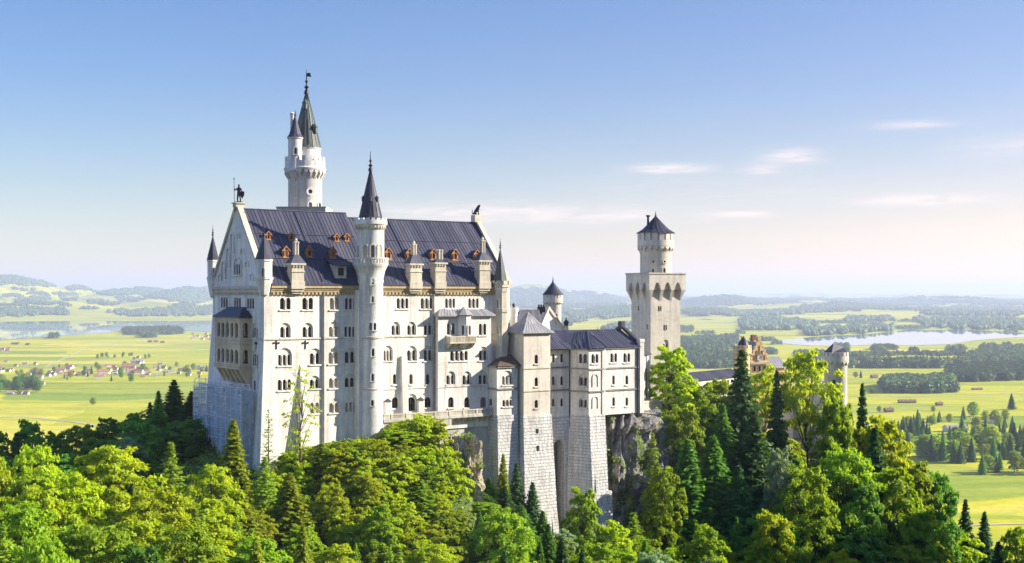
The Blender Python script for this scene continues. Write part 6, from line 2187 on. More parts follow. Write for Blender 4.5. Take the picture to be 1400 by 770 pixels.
# ------------------------------------------------------------------ trees
def quads(P, Nn, L, Wd, r):
    """Leaf quads at points P with normals Nn, half length L and half width Wd, each with its own twist."""
    n = len(P)
    ref = r.normal(size=(n, 3))
    t = np.cross(Nn, ref)
    t /= np.linalg.norm(t, axis=1, keepdims=True) + 1e-9
    b = np.cross(Nn, t)
    L, Wd = np.asarray(L).reshape(-1, 1), np.asarray(Wd).reshape(-1, 1)
    V = np.stack([P - t * L, P - b * Wd + t * L * .1, P + t * L - Nn * L * .25, P + b * Wd + t * L * .1], 1).reshape(-1, 3)
    return V, np.arange(n * 4).reshape(-1, 4)
def limb_mesh(name, segs, m):
    mb = MB()
    for a, b, r0, r1 in segs: mb.tube(a, b, r0, 7, r1)
    o = mb.build(name, m)
    me = o.data
    bpy.data.objects.remove(o)
    return me
def broadleaf(seed, H=14.0, Wd=10.5, sprays=150, per=95, low=.2, leaf=.30, flat=.34):
    """Trunk and limbs; every twig end carries a drooping fan of leaves, so the crown is ragged and lets light through."""
    r = np.random.default_rng(seed)
    P, Nn, segs = [], [], []
    k = 6
    tp = [np.array([0, 0, -2.5])] + [np.array([r.normal(0, .12) * i, r.normal(0, .12) * i, H * .82 * i / k]) for i in range(1, k + 1)]
    rad = lambda z: .30 * (1 - max(0, z) / (H * .9)) + .05
    for a, b in zip(tp, tp[1:]): segs.append((a, b, rad(a[2]), rad(b[2])))
    bumps = [(r.uniform(0, 6.28), r.uniform(.25, .95), r.uniform(.12, .3)) for _ in range(9)]
    for i in range(sprays):
        t = (i + r.random()) / sprays
        h = low + (1 - low) * t ** .8
        ang = i * 2.39996 + r.normal(0, .5)
        prof = math.sin(math.pi * min(1, t * .80 + .17)) ** .75
        for ba, bh, bs in bumps:
            prof *= 1 + bs * (1 if bh > .55 else -1) * math.exp(-((ang - ba + 3.14) % 6.283 - 3.14) ** 2 / .35 - (t - bh) ** 2 / .03)
        R_ = Wd / 2 * prof
        q = .45 + .55 * r.random() ** .6 if r.random() < .8 else r.uniform(.1, .5)
        L_ = Wd * r.uniform(.12, .22)
        rr = max(.1, R_ * q - L_ * .4)
        ca, sa = math.cos(ang), math.sin(ang)
        base = np.array([rr * ca, rr * sa, H * h * .93 + r.normal(0, .35)])
        up = r.uniform(-.05, .5) + .9 * max(0, t - .6)
        n = int(per * r.uniform(.6, 1.3))
        s_ = r.random(n) ** .7
        side = r.normal(0, .30, n) * L_ * (1.15 - s_ * .55)
        x = s_ * L_ * 1.25
        z = up * x - .32 * x * x / L_ + r.normal(0, flat * .22, n) * L_ - .25 * np.abs(side)
        p = base + np.stack([x * ca - side * sa, x * sa + side * ca, z], 1)
        P.append(p)
        Nn.append(np.array([ca * .35, sa * .35, .75]) + r.normal(0, .42, (n, 3)))
        if i % 2 == 0:
            st = tp[min(k, max(1, int(h * k * .8)))]
            segs.append((st, base + np.array([ca, sa, up]) * L_ * .5, .07, .02))
    P, Nn = np.concatenate(P), np.concatenate(Nn)
    Nn /= np.linalg.norm(Nn, axis=1, keepdims=True)
    V, Q = quads(P, Nn, leaf * r.uniform(.7, 1.35, len(P)), leaf * .55 * r.uniform(.7, 1.3, len(P)), r)
    return H, Wd, limb_mesh('trunk', segs, M['bark']), np_mesh('crown', V, Q, M['lf_mid'])
def conifer(seed, H=18.0, Wd=6.5, whorls=56, br=10, sprays=14, low=.07, droop=.32, leaf=.38, thin=1.0):
    r = np.random.default_rng(seed)
    P, Nn = [], []
    segs = [(np.array([0, 0, -2.5]), np.array([0, 0, H * .5]), .26, .15), (np.array([0, 0, H * .5]), np.array([0, 0, H * .99]), .15, .02)]
    for i in range(whorls):
        t = (i + r.random()) / whorls
        h = low + (1 - low) * t
        R_ = Wd / 2 * (1 - t) ** .82 * (.95 + .5 * r.random()) + .12
        for j in range(br):
            if r.random() > thin: continue
            a = 2 * math.pi * (j + r.random() * .7) / br + i * 1.7
            L_ = R_ * (.65 + .45 * r.random())
            n = max(4, int(sprays * L_ / (Wd / 2) * 1.3) + 3)
            s = (np.arange(n) + r.random(n)) / n
            s = s ** .8
            side = r.normal(0, .16, n) * L_ * (1.05 - s)
            x = s * L_ * math.cos(a) - side * math.sin(a)
            y = s * L_ * math.sin(a) + side * math.cos(a)
            z = H * h - droop * L_ * s ** 1.3 + .18 * L_ * s ** 3 + r.normal(0, .07, n) - np.abs(side) * .3
            P.append(np.stack([x, y, z], 1))
            nn = np.stack([np.full(n, math.cos(a) * .35), np.full(n, math.sin(a) * .35), np.full(n, .9)], 1) + r.normal(0, .38, (n, 3))
            Nn.append(nn)
            if j % 3 == 0 and L_ > .8:
                segs.append((np.array([0, 0, H * h]), np.array([L_ * .8 * math.cos(a), L_ * .8 * math.sin(a), H * h - droop * L_ * .7]), .035, .012))
    P, Nn = np.concatenate(P), np.concatenate(Nn)
    Nn /= np.linalg.norm(Nn, axis=1, keepdims=True)
    V, Q = quads(P, Nn, leaf * r.uniform(.7, 1.4, len(P)), leaf * .5 * r.uniform(.7, 1.3, len(P)), r)
    return H, Wd, limb_mesh('trunk', segs, M['bark']), np_mesh('crown', V, Q, M['nd_dark'])
BL = [broadleaf(s, Wd=w, low=lo, sprays=n) for s, n, w, lo in ((101, 150, 10.5, .17), (102, 175, 11.5, .13), (103, 130, 9.0, .2), (104, 160, 10.0, .12), (105, 135, 11.0, .24), (106, 165, 10.5, .1))]
CO = [conifer(s, Wd=w, droop=d) for s, w, d in ((201, 6.0, .34), (202, 7.0, .42), (203, 5.2, .25), (204, 6.6, .5))]
LA = [conifer(s, H=17, Wd=5.6, whorls=44, br=7, sprays=11, thin=.8, droop=.12, leaf=.28) for s in (301, 302)]
TH = [broadleaf(401, H=18, Wd=7.5, sprays=75, per=26, low=.18, leaf=.22), conifer(402, H=18, Wd=5.5, whorls=34, br=6, sprays=7, thin=.6, droop=.1, leaf=.22)]
SH = [broadleaf(s, H=4.0, Wd=5.2, sprays=64, per=80, low=.02, leaf=.19) for s in (501, 502, 503, 504)]
OP = [broadleaf(s, H=16, Wd=11, low=.6, sprays=95, flat=.28) for s in (601, 602)]
KIND = {'open': (OP, 'lf_bright'), 'bright': (BL, 'lf_bright'), 'mid': (BL, 'lf_mid'), 'dark': (BL, 'lf_dark'), 'pale': (BL, 'lf_pale'), 'spruce': (CO, 'nd_dark'), 'gold': (CO, 'nd_gold'), 'larch': (LA, 'nd_light'),
        'greenfir': (CO, 'lf_dark'), 'thin': (TH[:1], 'lf_bright'), 'bare': (TH[1:], 'nd_gold'), 'shrub': (SH, 'lf_bright'), 'midshrub': (SH, 'lf_mid')}
NAMES = {'spruce': 'spruce_tree', 'gold': 'spruce_tree', 'larch': 'larch_tree', 'greenfir': 'fir_tree', 'bare': 'larch_tree', 'shrub': 'shrub', 'midshrub': 'shrub'}
def plant(kind, x, y, zbase, h, w, label, group=None):
    protos, m = KIND[kind]
    H, Wd, tm, cm = protos[int(rng.integers(len(protos)))]
    name = NAMES.get(kind, 'broadleaf_tree')
    root = empty(name, (x, y, zbase), label, 'shrub' if 'shrub' in kind else 'tree', group, rz=float(rng.uniform(0, 6.28)))
    root.scale = (w / Wd, w / Wd, h / H)
    t = add_mesh('trunk' if 'shrub' not in kind else 'stem', tm, root)
    c = add_mesh('crown' if 'shrub' not in kind else 'foliage', cm, root)
    c.material_slots[0].link = 'OBJECT'
    c.material_slots[0].material = M[m]
    return root
def tree_px(kind, px, ytop, wpx, y, label, group=None, hmax=None):
    """A tree whose top is seen at (px, ytop) when it stands y metres away; it grows from the ground there."""
    x = px_x(px, y)
    g = gz(x, y)
    zt_ = pz(ytop, y)
    h = max(3.0, zt_ - g)
    if KIND[kind][0] in (CO, LA): wpx *= 1.3
    if hmax: g = max(g, zt_ - hmax); h = zt_ - g
    if KIND[kind][0] is BL and h / (wpx / F * y) > 2.0: print('TALL', px, ytop, round(h, 1), round(wpx / F * y, 1), round(g, 1))
    return plant(kind, x, y, g - .2, h / .97, wpx / F * y, label, group)
T_ = tree_px
# behind and beside the west end
T_('spruce', 238, 521, 40, 262, 'tallest dark spruce standing beside the scaffold stair')
T_('spruce', 262, 536, 36, 258, 'second dark spruce, between the tallest spruce and the scaffold stair')
T_('greenfir', 216, 558, 34, 256, 'dark green fir at the left foot of the tallest spruce')
T_('dark', 286, 566, 62, 250, 'dense dark round tree against the netting of the scaffold')
T_('dark', 250, 575, 60, 245, 'dark leafy tree under the tallest spruce')
T_('spruce', 205, 552, 26, 262, 'slim dark spruce at the right end of the shaded tree row')
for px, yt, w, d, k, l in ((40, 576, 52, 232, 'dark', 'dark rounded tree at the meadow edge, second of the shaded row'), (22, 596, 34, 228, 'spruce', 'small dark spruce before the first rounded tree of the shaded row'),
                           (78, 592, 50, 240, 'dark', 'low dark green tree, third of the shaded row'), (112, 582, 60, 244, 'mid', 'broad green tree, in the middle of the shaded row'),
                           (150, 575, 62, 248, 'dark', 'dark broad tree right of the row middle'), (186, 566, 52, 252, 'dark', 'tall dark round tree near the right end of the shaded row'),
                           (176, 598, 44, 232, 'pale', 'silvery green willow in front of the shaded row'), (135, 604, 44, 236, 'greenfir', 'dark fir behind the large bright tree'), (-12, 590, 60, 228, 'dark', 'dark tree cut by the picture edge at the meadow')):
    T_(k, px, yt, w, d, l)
# sunlit slope in front of it
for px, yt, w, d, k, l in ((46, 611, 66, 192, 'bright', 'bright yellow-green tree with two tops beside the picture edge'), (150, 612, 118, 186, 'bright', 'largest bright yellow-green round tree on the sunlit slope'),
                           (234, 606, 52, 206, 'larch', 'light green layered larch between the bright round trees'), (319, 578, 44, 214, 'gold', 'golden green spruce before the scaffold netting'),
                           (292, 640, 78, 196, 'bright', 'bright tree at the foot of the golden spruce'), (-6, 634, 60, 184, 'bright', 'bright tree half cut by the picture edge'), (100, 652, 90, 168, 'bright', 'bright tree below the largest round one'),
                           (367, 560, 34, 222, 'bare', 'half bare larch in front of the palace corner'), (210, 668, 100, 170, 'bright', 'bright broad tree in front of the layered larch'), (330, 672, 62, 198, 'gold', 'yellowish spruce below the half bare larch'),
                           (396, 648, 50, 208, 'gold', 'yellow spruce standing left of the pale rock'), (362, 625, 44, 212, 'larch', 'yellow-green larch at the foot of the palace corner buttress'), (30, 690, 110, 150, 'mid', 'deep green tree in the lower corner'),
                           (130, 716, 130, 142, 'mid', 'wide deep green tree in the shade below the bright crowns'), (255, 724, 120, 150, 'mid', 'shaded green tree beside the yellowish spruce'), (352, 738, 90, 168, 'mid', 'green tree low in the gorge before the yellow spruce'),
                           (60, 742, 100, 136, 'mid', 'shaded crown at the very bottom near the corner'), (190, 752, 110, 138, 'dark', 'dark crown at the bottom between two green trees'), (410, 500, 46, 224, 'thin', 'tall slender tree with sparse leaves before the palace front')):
    T_(k, px, yt, w, d, l)
# gully below the terrace and the piers
for px, yt, w, d, k, l in ((688, 624, 26, 246, 'gold', 'golden topped spruce in front of the stone pier'), (706, 636, 34, 244, 'spruce', 'dark spruce right of the golden topped one'), (668, 654, 34, 244, 'greenfir', 'green fir left of the golden topped spruce'),
                           (728, 662, 34, 244, 'spruce', 'dark spruce nearest the square stair tower foot'), (650, 672, 40, 240, 'greenfir', 'green fir beside the pale cliff'), (742, 700, 36, 240, 'greenfir', 'fir at the foot of the dark arch'),
                           (690, 668, 44, 238, 'spruce', 'dark spruce in front of the pier group'), (712, 692, 46, 236, 'greenfir', 'fir low in the gully'), (662, 700, 46, 234, 'mid', 'green tree at the gully bottom'),
                           (797, 671, 56, 246, 'mid', 'fresh green ash before the canted stone pier'), (838, 716, 60, 246, 'bright', 'yellow-green young tree right of the ash'), (866, 702, 52, 256, 'larch', 'light larch under the dark rock face'), (770, 726, 46, 238, 'pale', 'pale bushy tree low between the piers'),
                           (893, 596, 34, 270, 'larch', 'light green larch against the dark rock face'), (908, 640, 50, 266, 'mid', 'green tree at the right foot of the rock face'), (815, 742, 60, 232, 'mid', 'green crown at the bottom below the ash')):
    T_(k, px, yt, w, d, l)
# eastern ridge
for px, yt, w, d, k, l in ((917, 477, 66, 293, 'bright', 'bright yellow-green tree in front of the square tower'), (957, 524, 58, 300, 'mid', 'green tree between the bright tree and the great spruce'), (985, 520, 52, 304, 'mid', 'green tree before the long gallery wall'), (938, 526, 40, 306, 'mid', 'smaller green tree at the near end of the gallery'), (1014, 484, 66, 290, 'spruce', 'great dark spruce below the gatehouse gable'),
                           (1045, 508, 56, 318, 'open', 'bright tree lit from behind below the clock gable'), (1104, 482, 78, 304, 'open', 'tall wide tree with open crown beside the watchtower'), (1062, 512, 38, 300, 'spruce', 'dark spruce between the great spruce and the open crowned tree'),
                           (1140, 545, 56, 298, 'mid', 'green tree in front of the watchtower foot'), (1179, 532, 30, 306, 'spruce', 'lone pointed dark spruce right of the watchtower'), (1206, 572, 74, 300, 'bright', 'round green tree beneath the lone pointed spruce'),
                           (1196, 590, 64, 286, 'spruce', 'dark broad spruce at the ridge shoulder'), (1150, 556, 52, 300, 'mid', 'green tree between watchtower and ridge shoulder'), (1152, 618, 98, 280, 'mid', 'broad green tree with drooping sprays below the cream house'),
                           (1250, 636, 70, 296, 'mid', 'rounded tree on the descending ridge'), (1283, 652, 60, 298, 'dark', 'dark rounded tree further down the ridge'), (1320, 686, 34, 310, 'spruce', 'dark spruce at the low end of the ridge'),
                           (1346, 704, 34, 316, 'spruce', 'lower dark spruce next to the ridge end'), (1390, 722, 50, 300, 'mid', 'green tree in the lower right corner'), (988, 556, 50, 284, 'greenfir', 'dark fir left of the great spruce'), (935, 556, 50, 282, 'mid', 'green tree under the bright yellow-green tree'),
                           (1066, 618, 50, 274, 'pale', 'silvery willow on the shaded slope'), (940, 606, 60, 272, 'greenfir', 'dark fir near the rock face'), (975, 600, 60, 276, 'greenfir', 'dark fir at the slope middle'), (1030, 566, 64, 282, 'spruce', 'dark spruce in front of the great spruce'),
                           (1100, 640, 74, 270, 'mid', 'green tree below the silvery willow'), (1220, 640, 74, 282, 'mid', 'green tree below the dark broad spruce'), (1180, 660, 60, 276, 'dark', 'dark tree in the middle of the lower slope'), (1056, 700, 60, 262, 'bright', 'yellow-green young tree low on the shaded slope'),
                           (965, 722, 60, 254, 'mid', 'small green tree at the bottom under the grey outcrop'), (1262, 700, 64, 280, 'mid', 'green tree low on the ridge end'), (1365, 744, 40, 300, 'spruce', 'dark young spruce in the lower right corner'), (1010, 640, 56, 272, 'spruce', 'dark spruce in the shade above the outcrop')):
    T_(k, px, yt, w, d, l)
# the rest of the woods: trees fill the slopes up to these skylines
SKY = [(-40, 640), (100, 640), (200, 660), (300, 690), (380, 700), (450, 735), (520, 745), (600, 740), (640, 720), (660, 690), (740, 705), (780, 748), (835, 752), (870, 735), (905, 660), (935, 580), (1000, 545), (1050, 560), (1082, 612), (1122, 618), (1140, 590), (1200, 610), (1250, 655), (1300, 700), (1350, 735), (1410, 760)]
SKX, SKYY = np.array([a for a, _ in SKY]), np.array([b for _, b in SKY])
placed = []
def try_fill(n, xr, yr, kinds, label, group, hr, zr=(-90, -20), mind=4.2, wr=(.55, .8), skyline=True, ymax=830):
    c = 0
    for _ in range(n * 30):
        if c >= n: break
        x, y = rng.uniform(*xr), rng.uniform(*yr)
        px = CX + F * x / y
        if px < -60 or px > 1460: continue
        if any((x - a) ** 2 + (y - b) ** 2 < mind ** 2 for a, b in placed): continue
        g = gz(x, y)
        if g < zr[0] or g > zr[1]: continue
        h = rng.uniform(*hr)
        yt = HZ - F * (g + h) / y
        if yt > ymax: continue
        if skyline and yt < np.interp(px, SKX, SKYY):
            h2 = pz(np.interp(px, SKX, SKYY), y) - g
            if h2 < hr[0] * .6: continue
            h = h2
        # keep clear of the buildings
        du, dv = x - CA.o[0], y - CA.o[1]
        u, v = du * CA.c + dv * CA.s, -du * CA.s + dv * CA.c
        if -4 < u < 57 and v > -5.5: continue
        if 53 < u < 98 and v > -12: continue
        if 1076 < px < 1124 and yt < 606 and y < 345: continue
        k = kinds[int(rng.integers(len(kinds)))]
        plant(k, x, y, g - .2, h, h * rng.uniform(*wr) * (.6 if KIND[k][0] in (CO, LA) else 1.0), label[k] if isinstance(label, dict) else label, group)
        placed.append((x, y))
        c += 1
    return c
lab = lambda where: {'bright': 'yellow-green broadleaf tree crowded among others ' + where, 'mid': 'green broadleaf tree crowded among others ' + where, 'dark': 'dark broadleaf tree crowded among others ' + where, 'spruce': 'dark spruce crowded among broadleaf trees ' + where,
                     'greenfir': 'green fir crowded among broadleaf trees ' + where, 'larch': 'light larch crowded among other trees ' + where, 'pale': 'silvery tree crowded among green ones ' + where, 'gold': 'yellowish spruce crowded among trees ' + where}
n0 = try_fill(52, (-95, -8), (128, 226), ['mid', 'bright', 'bright', 'larch', 'larch', 'gold'], lab('on the slope left of the knoll'), 'trees on the near slope', (10, 17), mind=5.0)
n1 = try_fill(20, (-130, -62), (226, 268), ['dark', 'dark', 'greenfir', 'mid'], lab('in the shaded row by the meadow'), 'trees of the shaded row', (9, 14), mind=5.0, skyline=False)
n2 = try_fill(42, (-8, 40), (205, 262), ['mid', 'greenfir', 'spruce', 'pale'], lab('in the gully'), 'trees in the gully', (9, 16), mind=4.0)
n3 = try_fill(74, (24, 128), (238, 322), ['mid', 'mid', 'dark', 'greenfir', 'spruce', 'bright'], lab('on the eastern ridge'), 'trees on the eastern ridge', (9, 17), mind=4.4)
print('filled', n0, n1, n2, n3)
# shrubs on the sunlit knoll under the palace front
placed = []
def shrubs(n, pxr, yr, kinds, label, group, hr, mind, top=None):
    c = 0
    for _ in range(n * 40):
        if c >= n: break
        y = rng.uniform(*yr)
        px = rng.uniform(*pxr)
        x = px_x(px, y)
        if any((x - a) ** 2 + (y - b) ** 2 < mind ** 2 for a, b in placed): continue
        du, dv = x - CA.o[0], y - CA.o[1]
        u, v = du * CA.c + dv * CA.s, -du * CA.s + dv * CA.c
        if v > -2.6 and u > -2: continue
        if ((u - uT) ** 2 + (v - vT) ** 2) < 12: continue
        g = gz(x, y)
        h = rng.uniform(*hr)
        yt = HZ - F * (g + h) / y
        if yt > 790: continue
        if top is not None:
            lim = np.interp(px, [a for a, _ in top], [b for _, b in top])
            if yt < lim:
                h = pz(lim, y) - g
                if h < 1.0: continue
        k = kinds[int(rng.integers(len(kinds)))]
        plant(k, x, y, g - .5, h * 1.1, h * rng.uniform(.9, 1.5), label[k] if isinstance(label, dict) else label, group)
        placed.append((x, y))
        c += 1
    return c
KN = [(350, 655), (380, 618), (420, 610), (450, 603), (490, 602), (525, 590), (540, 577), (580, 570), (605, 580), (622, 590), (640, 640), (660, 690)]
n4 = shrubs(150, (372, 632), (206, 256), ['shrub', 'shrub', 'shrub', 'midshrub'], {'shrub': 'yellow-green shrub in the thicket on the sunlit knoll', 'midshrub': 'green shrub in the thicket on the sunlit knoll'}, 'shrubs on the sunlit knoll', (2.2, 5.5), 1.5, KN)
for px, yt, w, d, k, l in ((440, 606, 46, 226, 'larch', 'light larch rising from the knoll thicket below the palace'), (478, 612, 50, 226, 'bright', 'bright small tree on the knoll left of the stair turret'), (545, 592, 54, 236, 'bright', 'bright bushy tree at the top of the knoll'), (585, 580, 50, 242, 'bright', 'bright bushy tree under the terrace balustrade'),
                           (548, 620, 50, 226, 'larch', 'yellow-green larch in the middle of the knoll'), (610, 606, 34, 240, 'bright', 'bright small tree above the pale cliff'), (500, 650, 44, 216, 'bright', 'bright tree beside the pale rock'), (452, 662, 44, 212, 'bright', 'bright tree in the knoll front left of the pale rock'), (575, 655, 46, 222, 'larch', 'yellow larch in the knoll front'), (520, 690, 50, 208, 'mid', 'green tree at the knoll foot'), (642, 604, 26, 249, 'midshrub', 'green bush in the cleft behind the pale cliff')):
    T_(k, px, yt, w, d, l)
n5 = shrubs(16, (832, 900), (268, 283), ['midshrub', 'shrub'], {'midshrub': 'small green shrub clinging to the dark rock face', 'shrub': 'small yellowish shrub clinging to the dark rock face'}, 'shrubs on the rock face', (1.2, 2.4), 2.0)
print('shrubs', n4, n5)

# low growth over the whole crag
def undergrowth():
    n = 60000
    y = rng.uniform(125, 330, n)
    px = rng.uniform(-40, 1440, n)
    x = px_x(px, y)
    z = ground(x, y)
    du, dv = x - CA.o[0], y - CA.o[1]
    u, v = du * CA.c + dv * CA.s, -du * CA.s + dv * CA.c
    e = .6
    sl_ = np.hypot(ground(x + e, y) - z, ground(x, y + e) - z) / e
    k = (z > -95) & ~((u > -1) & (u < 56) & (v > -2)) & (HZ - F * z / y < 800) & (rng.random(n) < np.clip(1.7 - sl_ * .6, .12, 1))
    x, y, z = x[k], y[k], z[k]
    for V_ in CRAG_V:      # ledges and clefts of the bare rock carry tufts too
        lm = vnoise(V_[:, 0] * 1.0 + V_[:, 1], V_[:, 2], 3.2, 77) + .5 * vnoise(V_[:, 2] * 1.7, V_[:, 0], 1.6, 78)
        q = V_[(lm > .86) & (rng.random(len(V_)) < .8)]
        x, y, z = np.concatenate([x, q[:, 0]]), np.concatenate([y, q[:, 1]]), np.concatenate([z, q[:, 2]])
    m_ = 4
    P = np.repeat(np.stack([x, y, z], 1), m_, 0) + rng.normal(0, .35, (len(x) * m_, 3)) + np.array([0, 0, .3])
    Nn = rng.normal(0, .5, P.shape) + np.array([0, -.2, .8])
    Nn /= np.linalg.norm(Nn, axis=1, keepdims=True)
    V, Q = quads(P, Nn, rng.uniform(.2, .5, len(P)), rng.uniform(.12, .3, len(P)), rng)
    o = add_mesh('undergrowth', np_mesh('undergrowth', V, Q, M['herb']))
    tag(o, 'low green undergrowth covering the rocky slopes', 'undergrowth', kind='stuff')
undergrowth()

# ------------------------------------------------------------------ the country beyond
_LD = np.concatenate([np.arange(1000, 9000, 40), np.geomspace(9000, 60000, 420)])
def land(px, py):
    """Where the line of sight through a pixel meets the land (arrays)."""
    px, py = np.asarray(px, float), np.asarray(py, float)
    out = np.full(len(px), np.nan)
    flat_ = py > HZ + 5
    yf = np.where(flat_, F * VALLEY / (HZ - np.where(flat_, py, HZ + 9)), 0)
    near = flat_ & (yf < 6900)
    out[near] = yf[near]
    un = np.where(~near)[0]
    for d in _LD[_LD > 6400]:
        if not len(un): break
        hit = (HZ - py[un]) / F * d <= plain_h((px[un] - CX) / F * d, np.full(len(un), d))
        out[un[hit]] = d
        un = un[~hit]
    ok = ~np.isnan(out)
    y = np.where(ok, out, 50000)
    x = (px - CX) / F * y
    return x, y, plain_h(x, y), ok
def tmpl_cone():
    V = []
    for r_, z in ((.12, 0), (.5, .12), (.3, .45), (.36, .42), (.0, 1.0)):
        V += [(r_ * math.cos(a), r_ * math.sin(a), z) for a in np.linspace(0, 2 * math.pi, 6, endpoint=False)]
    Q = [(k * 6 + i, k * 6 + (i + 1) % 6, (k + 1) * 6 + (i + 1) % 6, (k + 1) * 6 + i) for k in range(4) for i in range(6)]
    return np.array(V), np.array(Q)
def tmpl_ball(seed):
    r = np.random.default_rng(seed)
    V = []
    for r_, z in ((.08, 0), (.42, .22), (.52, .5), (.38, .8), (.0, 1.0)):
        V += [(r_ * r.uniform(.75, 1.25) * math.cos(a), r_ * r.uniform(.75, 1.25) * math.sin(a), z + (r.normal(0, .05) if 0 < z < 1 else 0)) for a in np.linspace(0, 2 * math.pi, 7, endpoint=False)]
    Q = [(k * 7 + i, k * 7 + (i + 1) % 7, (k + 1) * 7 + (i + 1) % 7, (k + 1) * 7 + i) for k in range(4) for i in range(7)]
    return np.array(V), np.array(Q)
TM = [tmpl_cone(), tmpl_ball(1), tmpl_ball(2), tmpl_cone()]
def tmpl_fuzz(seed, cone, n=64):
    r = np.random.default_rng(seed)
    t = r.random(n) ** (1.0 if cone else .8)
    R_ = (.5 * (1 - t) ** .8 + .03) if cone else .52 * np.sin(np.pi * np.clip(t * .84 + .13, 0, 1)) ** .6
    a, q = r.uniform(0, 6.28, n), r.random(n) ** .4
    P = np.stack([R_ * q * np.cos(a), R_ * q * np.sin(a), .06 + .92 * t], 1)
    Nn = np.stack([np.cos(a) * .5, np.sin(a) * .5, np.full(n, .7)], 1) + r.normal(0, .35, (n, 3))
    Nn /= np.linalg.norm(Nn, axis=1, keepdims=True)
    return quads(P, Nn, .15 * r.uniform(.7, 1.3, n) * (1.0 if not cone else .85), .11 * r.uniform(.7, 1.3, n), r)
TF = [tmpl_fuzz(1, True), tmpl_fuzz(2, False), tmpl_fuzz(3, False), tmpl_fuzz(4, True)]
def in_poly(px, py, poly):
    c = np.zeros(len(px), bool)
    for (x0, y0), (x1, y1) in zip(poly, poly[1:] + poly[:1]):
        k = ((y0 > py) != (y1 > py)) & (px < (x1 - x0) * (py - y0) / (y1 - y0 + 1e-9) + x0)
        c ^= k
    return c
def woods(name, polys, dens, label, size=(16, 26), cat='wood', ragged=2.0, con=.5, m=('far_tree', 'far_bright'), fuzz=False):
    PX, PY = [], []
    for poly in polys:
        a = np.array(poly)
        x0, y0, x1, y1 = a[:, 0].min(), a[:, 1].min(), a[:, 0].max(), a[:, 1].max()
        n = int((x1 - x0) * (y1 - y0) * dens)
        px, py = rng.uniform(x0, x1, n), rng.uniform(y0, y1, n)
        jx, jy = (vnoise(px, py, 14, 8) - .5) * ragged * 4, (vnoise(px, py, 9, 9) - .5) * ragged
        k = in_poly(px + jx, py + jy, [tuple(q) for q in a])
        for lk in LAKE_PX: k &= ~in_poly(px, py, lk)
        PX.append(px[k]); PY.append(py[k])
    X, Y, Z, ok = land(np.concatenate(PX), np.concatenate(PY))
    X, Y, Z = X[ok], Y[ok], Z[ok]
    n = len(X)
    which = np.where(rng.random(n) < con, np.where(rng.random(n) < .5, 0, 3), np.where(rng.random(n) < .5, 1, 2))
    Vs, Qs, ms, off = [], [], [], 0
    for k in range(4):
        idx = np.where(which == k)[0]
        if not len(idx): continue
        V, Q = (TF if fuzz else TM)[k]
        h = rng.uniform(*size, len(idx))
        w = h * (rng.uniform(.35, .5, len(idx)) if k in (0, 3) else rng.uniform(.7, 1.1, len(idx)))
        ra = rng.uniform(0, 6.28, len(idx))
        c, s = np.cos(ra)[:, None], np.sin(ra)[:, None]
        vx, vy = V[None, :, 0] * c - V[None, :, 1] * s, V[None, :, 0] * s + V[None, :, 1] * c
        P = np.stack([X[idx][:, None] + vx * w[:, None], Y[idx][:, None] + vy * w[:, None], Z[idx][:, None] - 1 + V[None, :, 2] * h[:, None]], 2)
        Vs.append(P.reshape(-1, 3))
        q = Q[None] + (np.arange(len(idx)) * len(V))[:, None, None] + off
        Qs.append(q.reshape(-1, 4))
        ms.append(np.repeat((rng.random(len(idx)) < (.12 if k in (0, 3) else .5)).astype(np.int32), len(Q)))
        off += len(idx) * len(V)
    o = add_mesh(name, np_mesh(name, np.concatenate(Vs), np.concatenate(Qs), [M[a] for a in m], 4, False, np.concatenate(ms)))
    tag(o, label, cat, kind='stuff')
    return n
nw = 0
nw += woods('wood', [[(165, 451), (248, 449), (252, 457), (168, 458.5)]], 2.5, 'dark spruce wood standing on the lake shore meadow', con=.8, fuzz=True)
nw += woods('wood', [[(1085, 483), (1160, 484), (1320, 483), (1320, 487), (1230, 486), (1160, 488), (1085, 487)]], .9, 'loose belt of trees along the near shore of the far lake', size=(9, 16), fuzz=True)
nw += woods('wood', [[(1318, 492), (1342, 478), (1362, 475), (1420, 473), (1420, 499), (1332, 500)]], .42, 'large mixed wood on the low hill beside the far lake', size=(14, 22), fuzz=True, ragged=6, con=.2, m=('far_bright', 'far_tree'))
nw += woods('wood', [[(1158, 500), (1230, 501), (1325, 500), (1325, 504), (1158, 504)]], .5, 'row of tall trees across the meadows before the hill wood', size=(18, 30), fuzz=True)
nw += woods('wood', [[(1292, 512), (1330, 505), (1420, 499), (1420, 519), (1302, 523)]], 3.0, 'dark dense spruce wood on the yellow meadow', size=(16, 22), con=.85, fuzz=True)
nw += woods('wood', [[(1200, 530), (1236, 523), (1262, 527), (1300, 521), (1308, 537), (1212, 538)]], 1.1, 'light grove in the middle of the yellow meadow', con=.1, fuzz=True)
nw += woods('wood', [[(930, 466), (1010, 461), (1010, 478), (945, 482)], [(932, 489), (1010, 487), (1012, 503), (930, 505)], [(880, 452), (950, 448), (950, 456), (880, 458)]], .7, 'belts of wood seen between the square tower and the gatehouse', fuzz=True)
nw += woods('wood', [[(1000, 440), (1050, 436), (1120, 441), (1110, 450), (1060, 452), (1010, 452)], [(1100, 452), (1180, 448), (1235, 446), (1225, 452), (1180, 456), (1100, 460)], [(1240, 437), (1330, 435), (1420, 438), (1420, 452), (1310, 449), (1262, 450)], [(1150, 437), (1215, 434), (1230, 439), (1160, 442)]], 1.5, 'broad dark forest beyond the far lake', size=(20, 32), ragged=6)
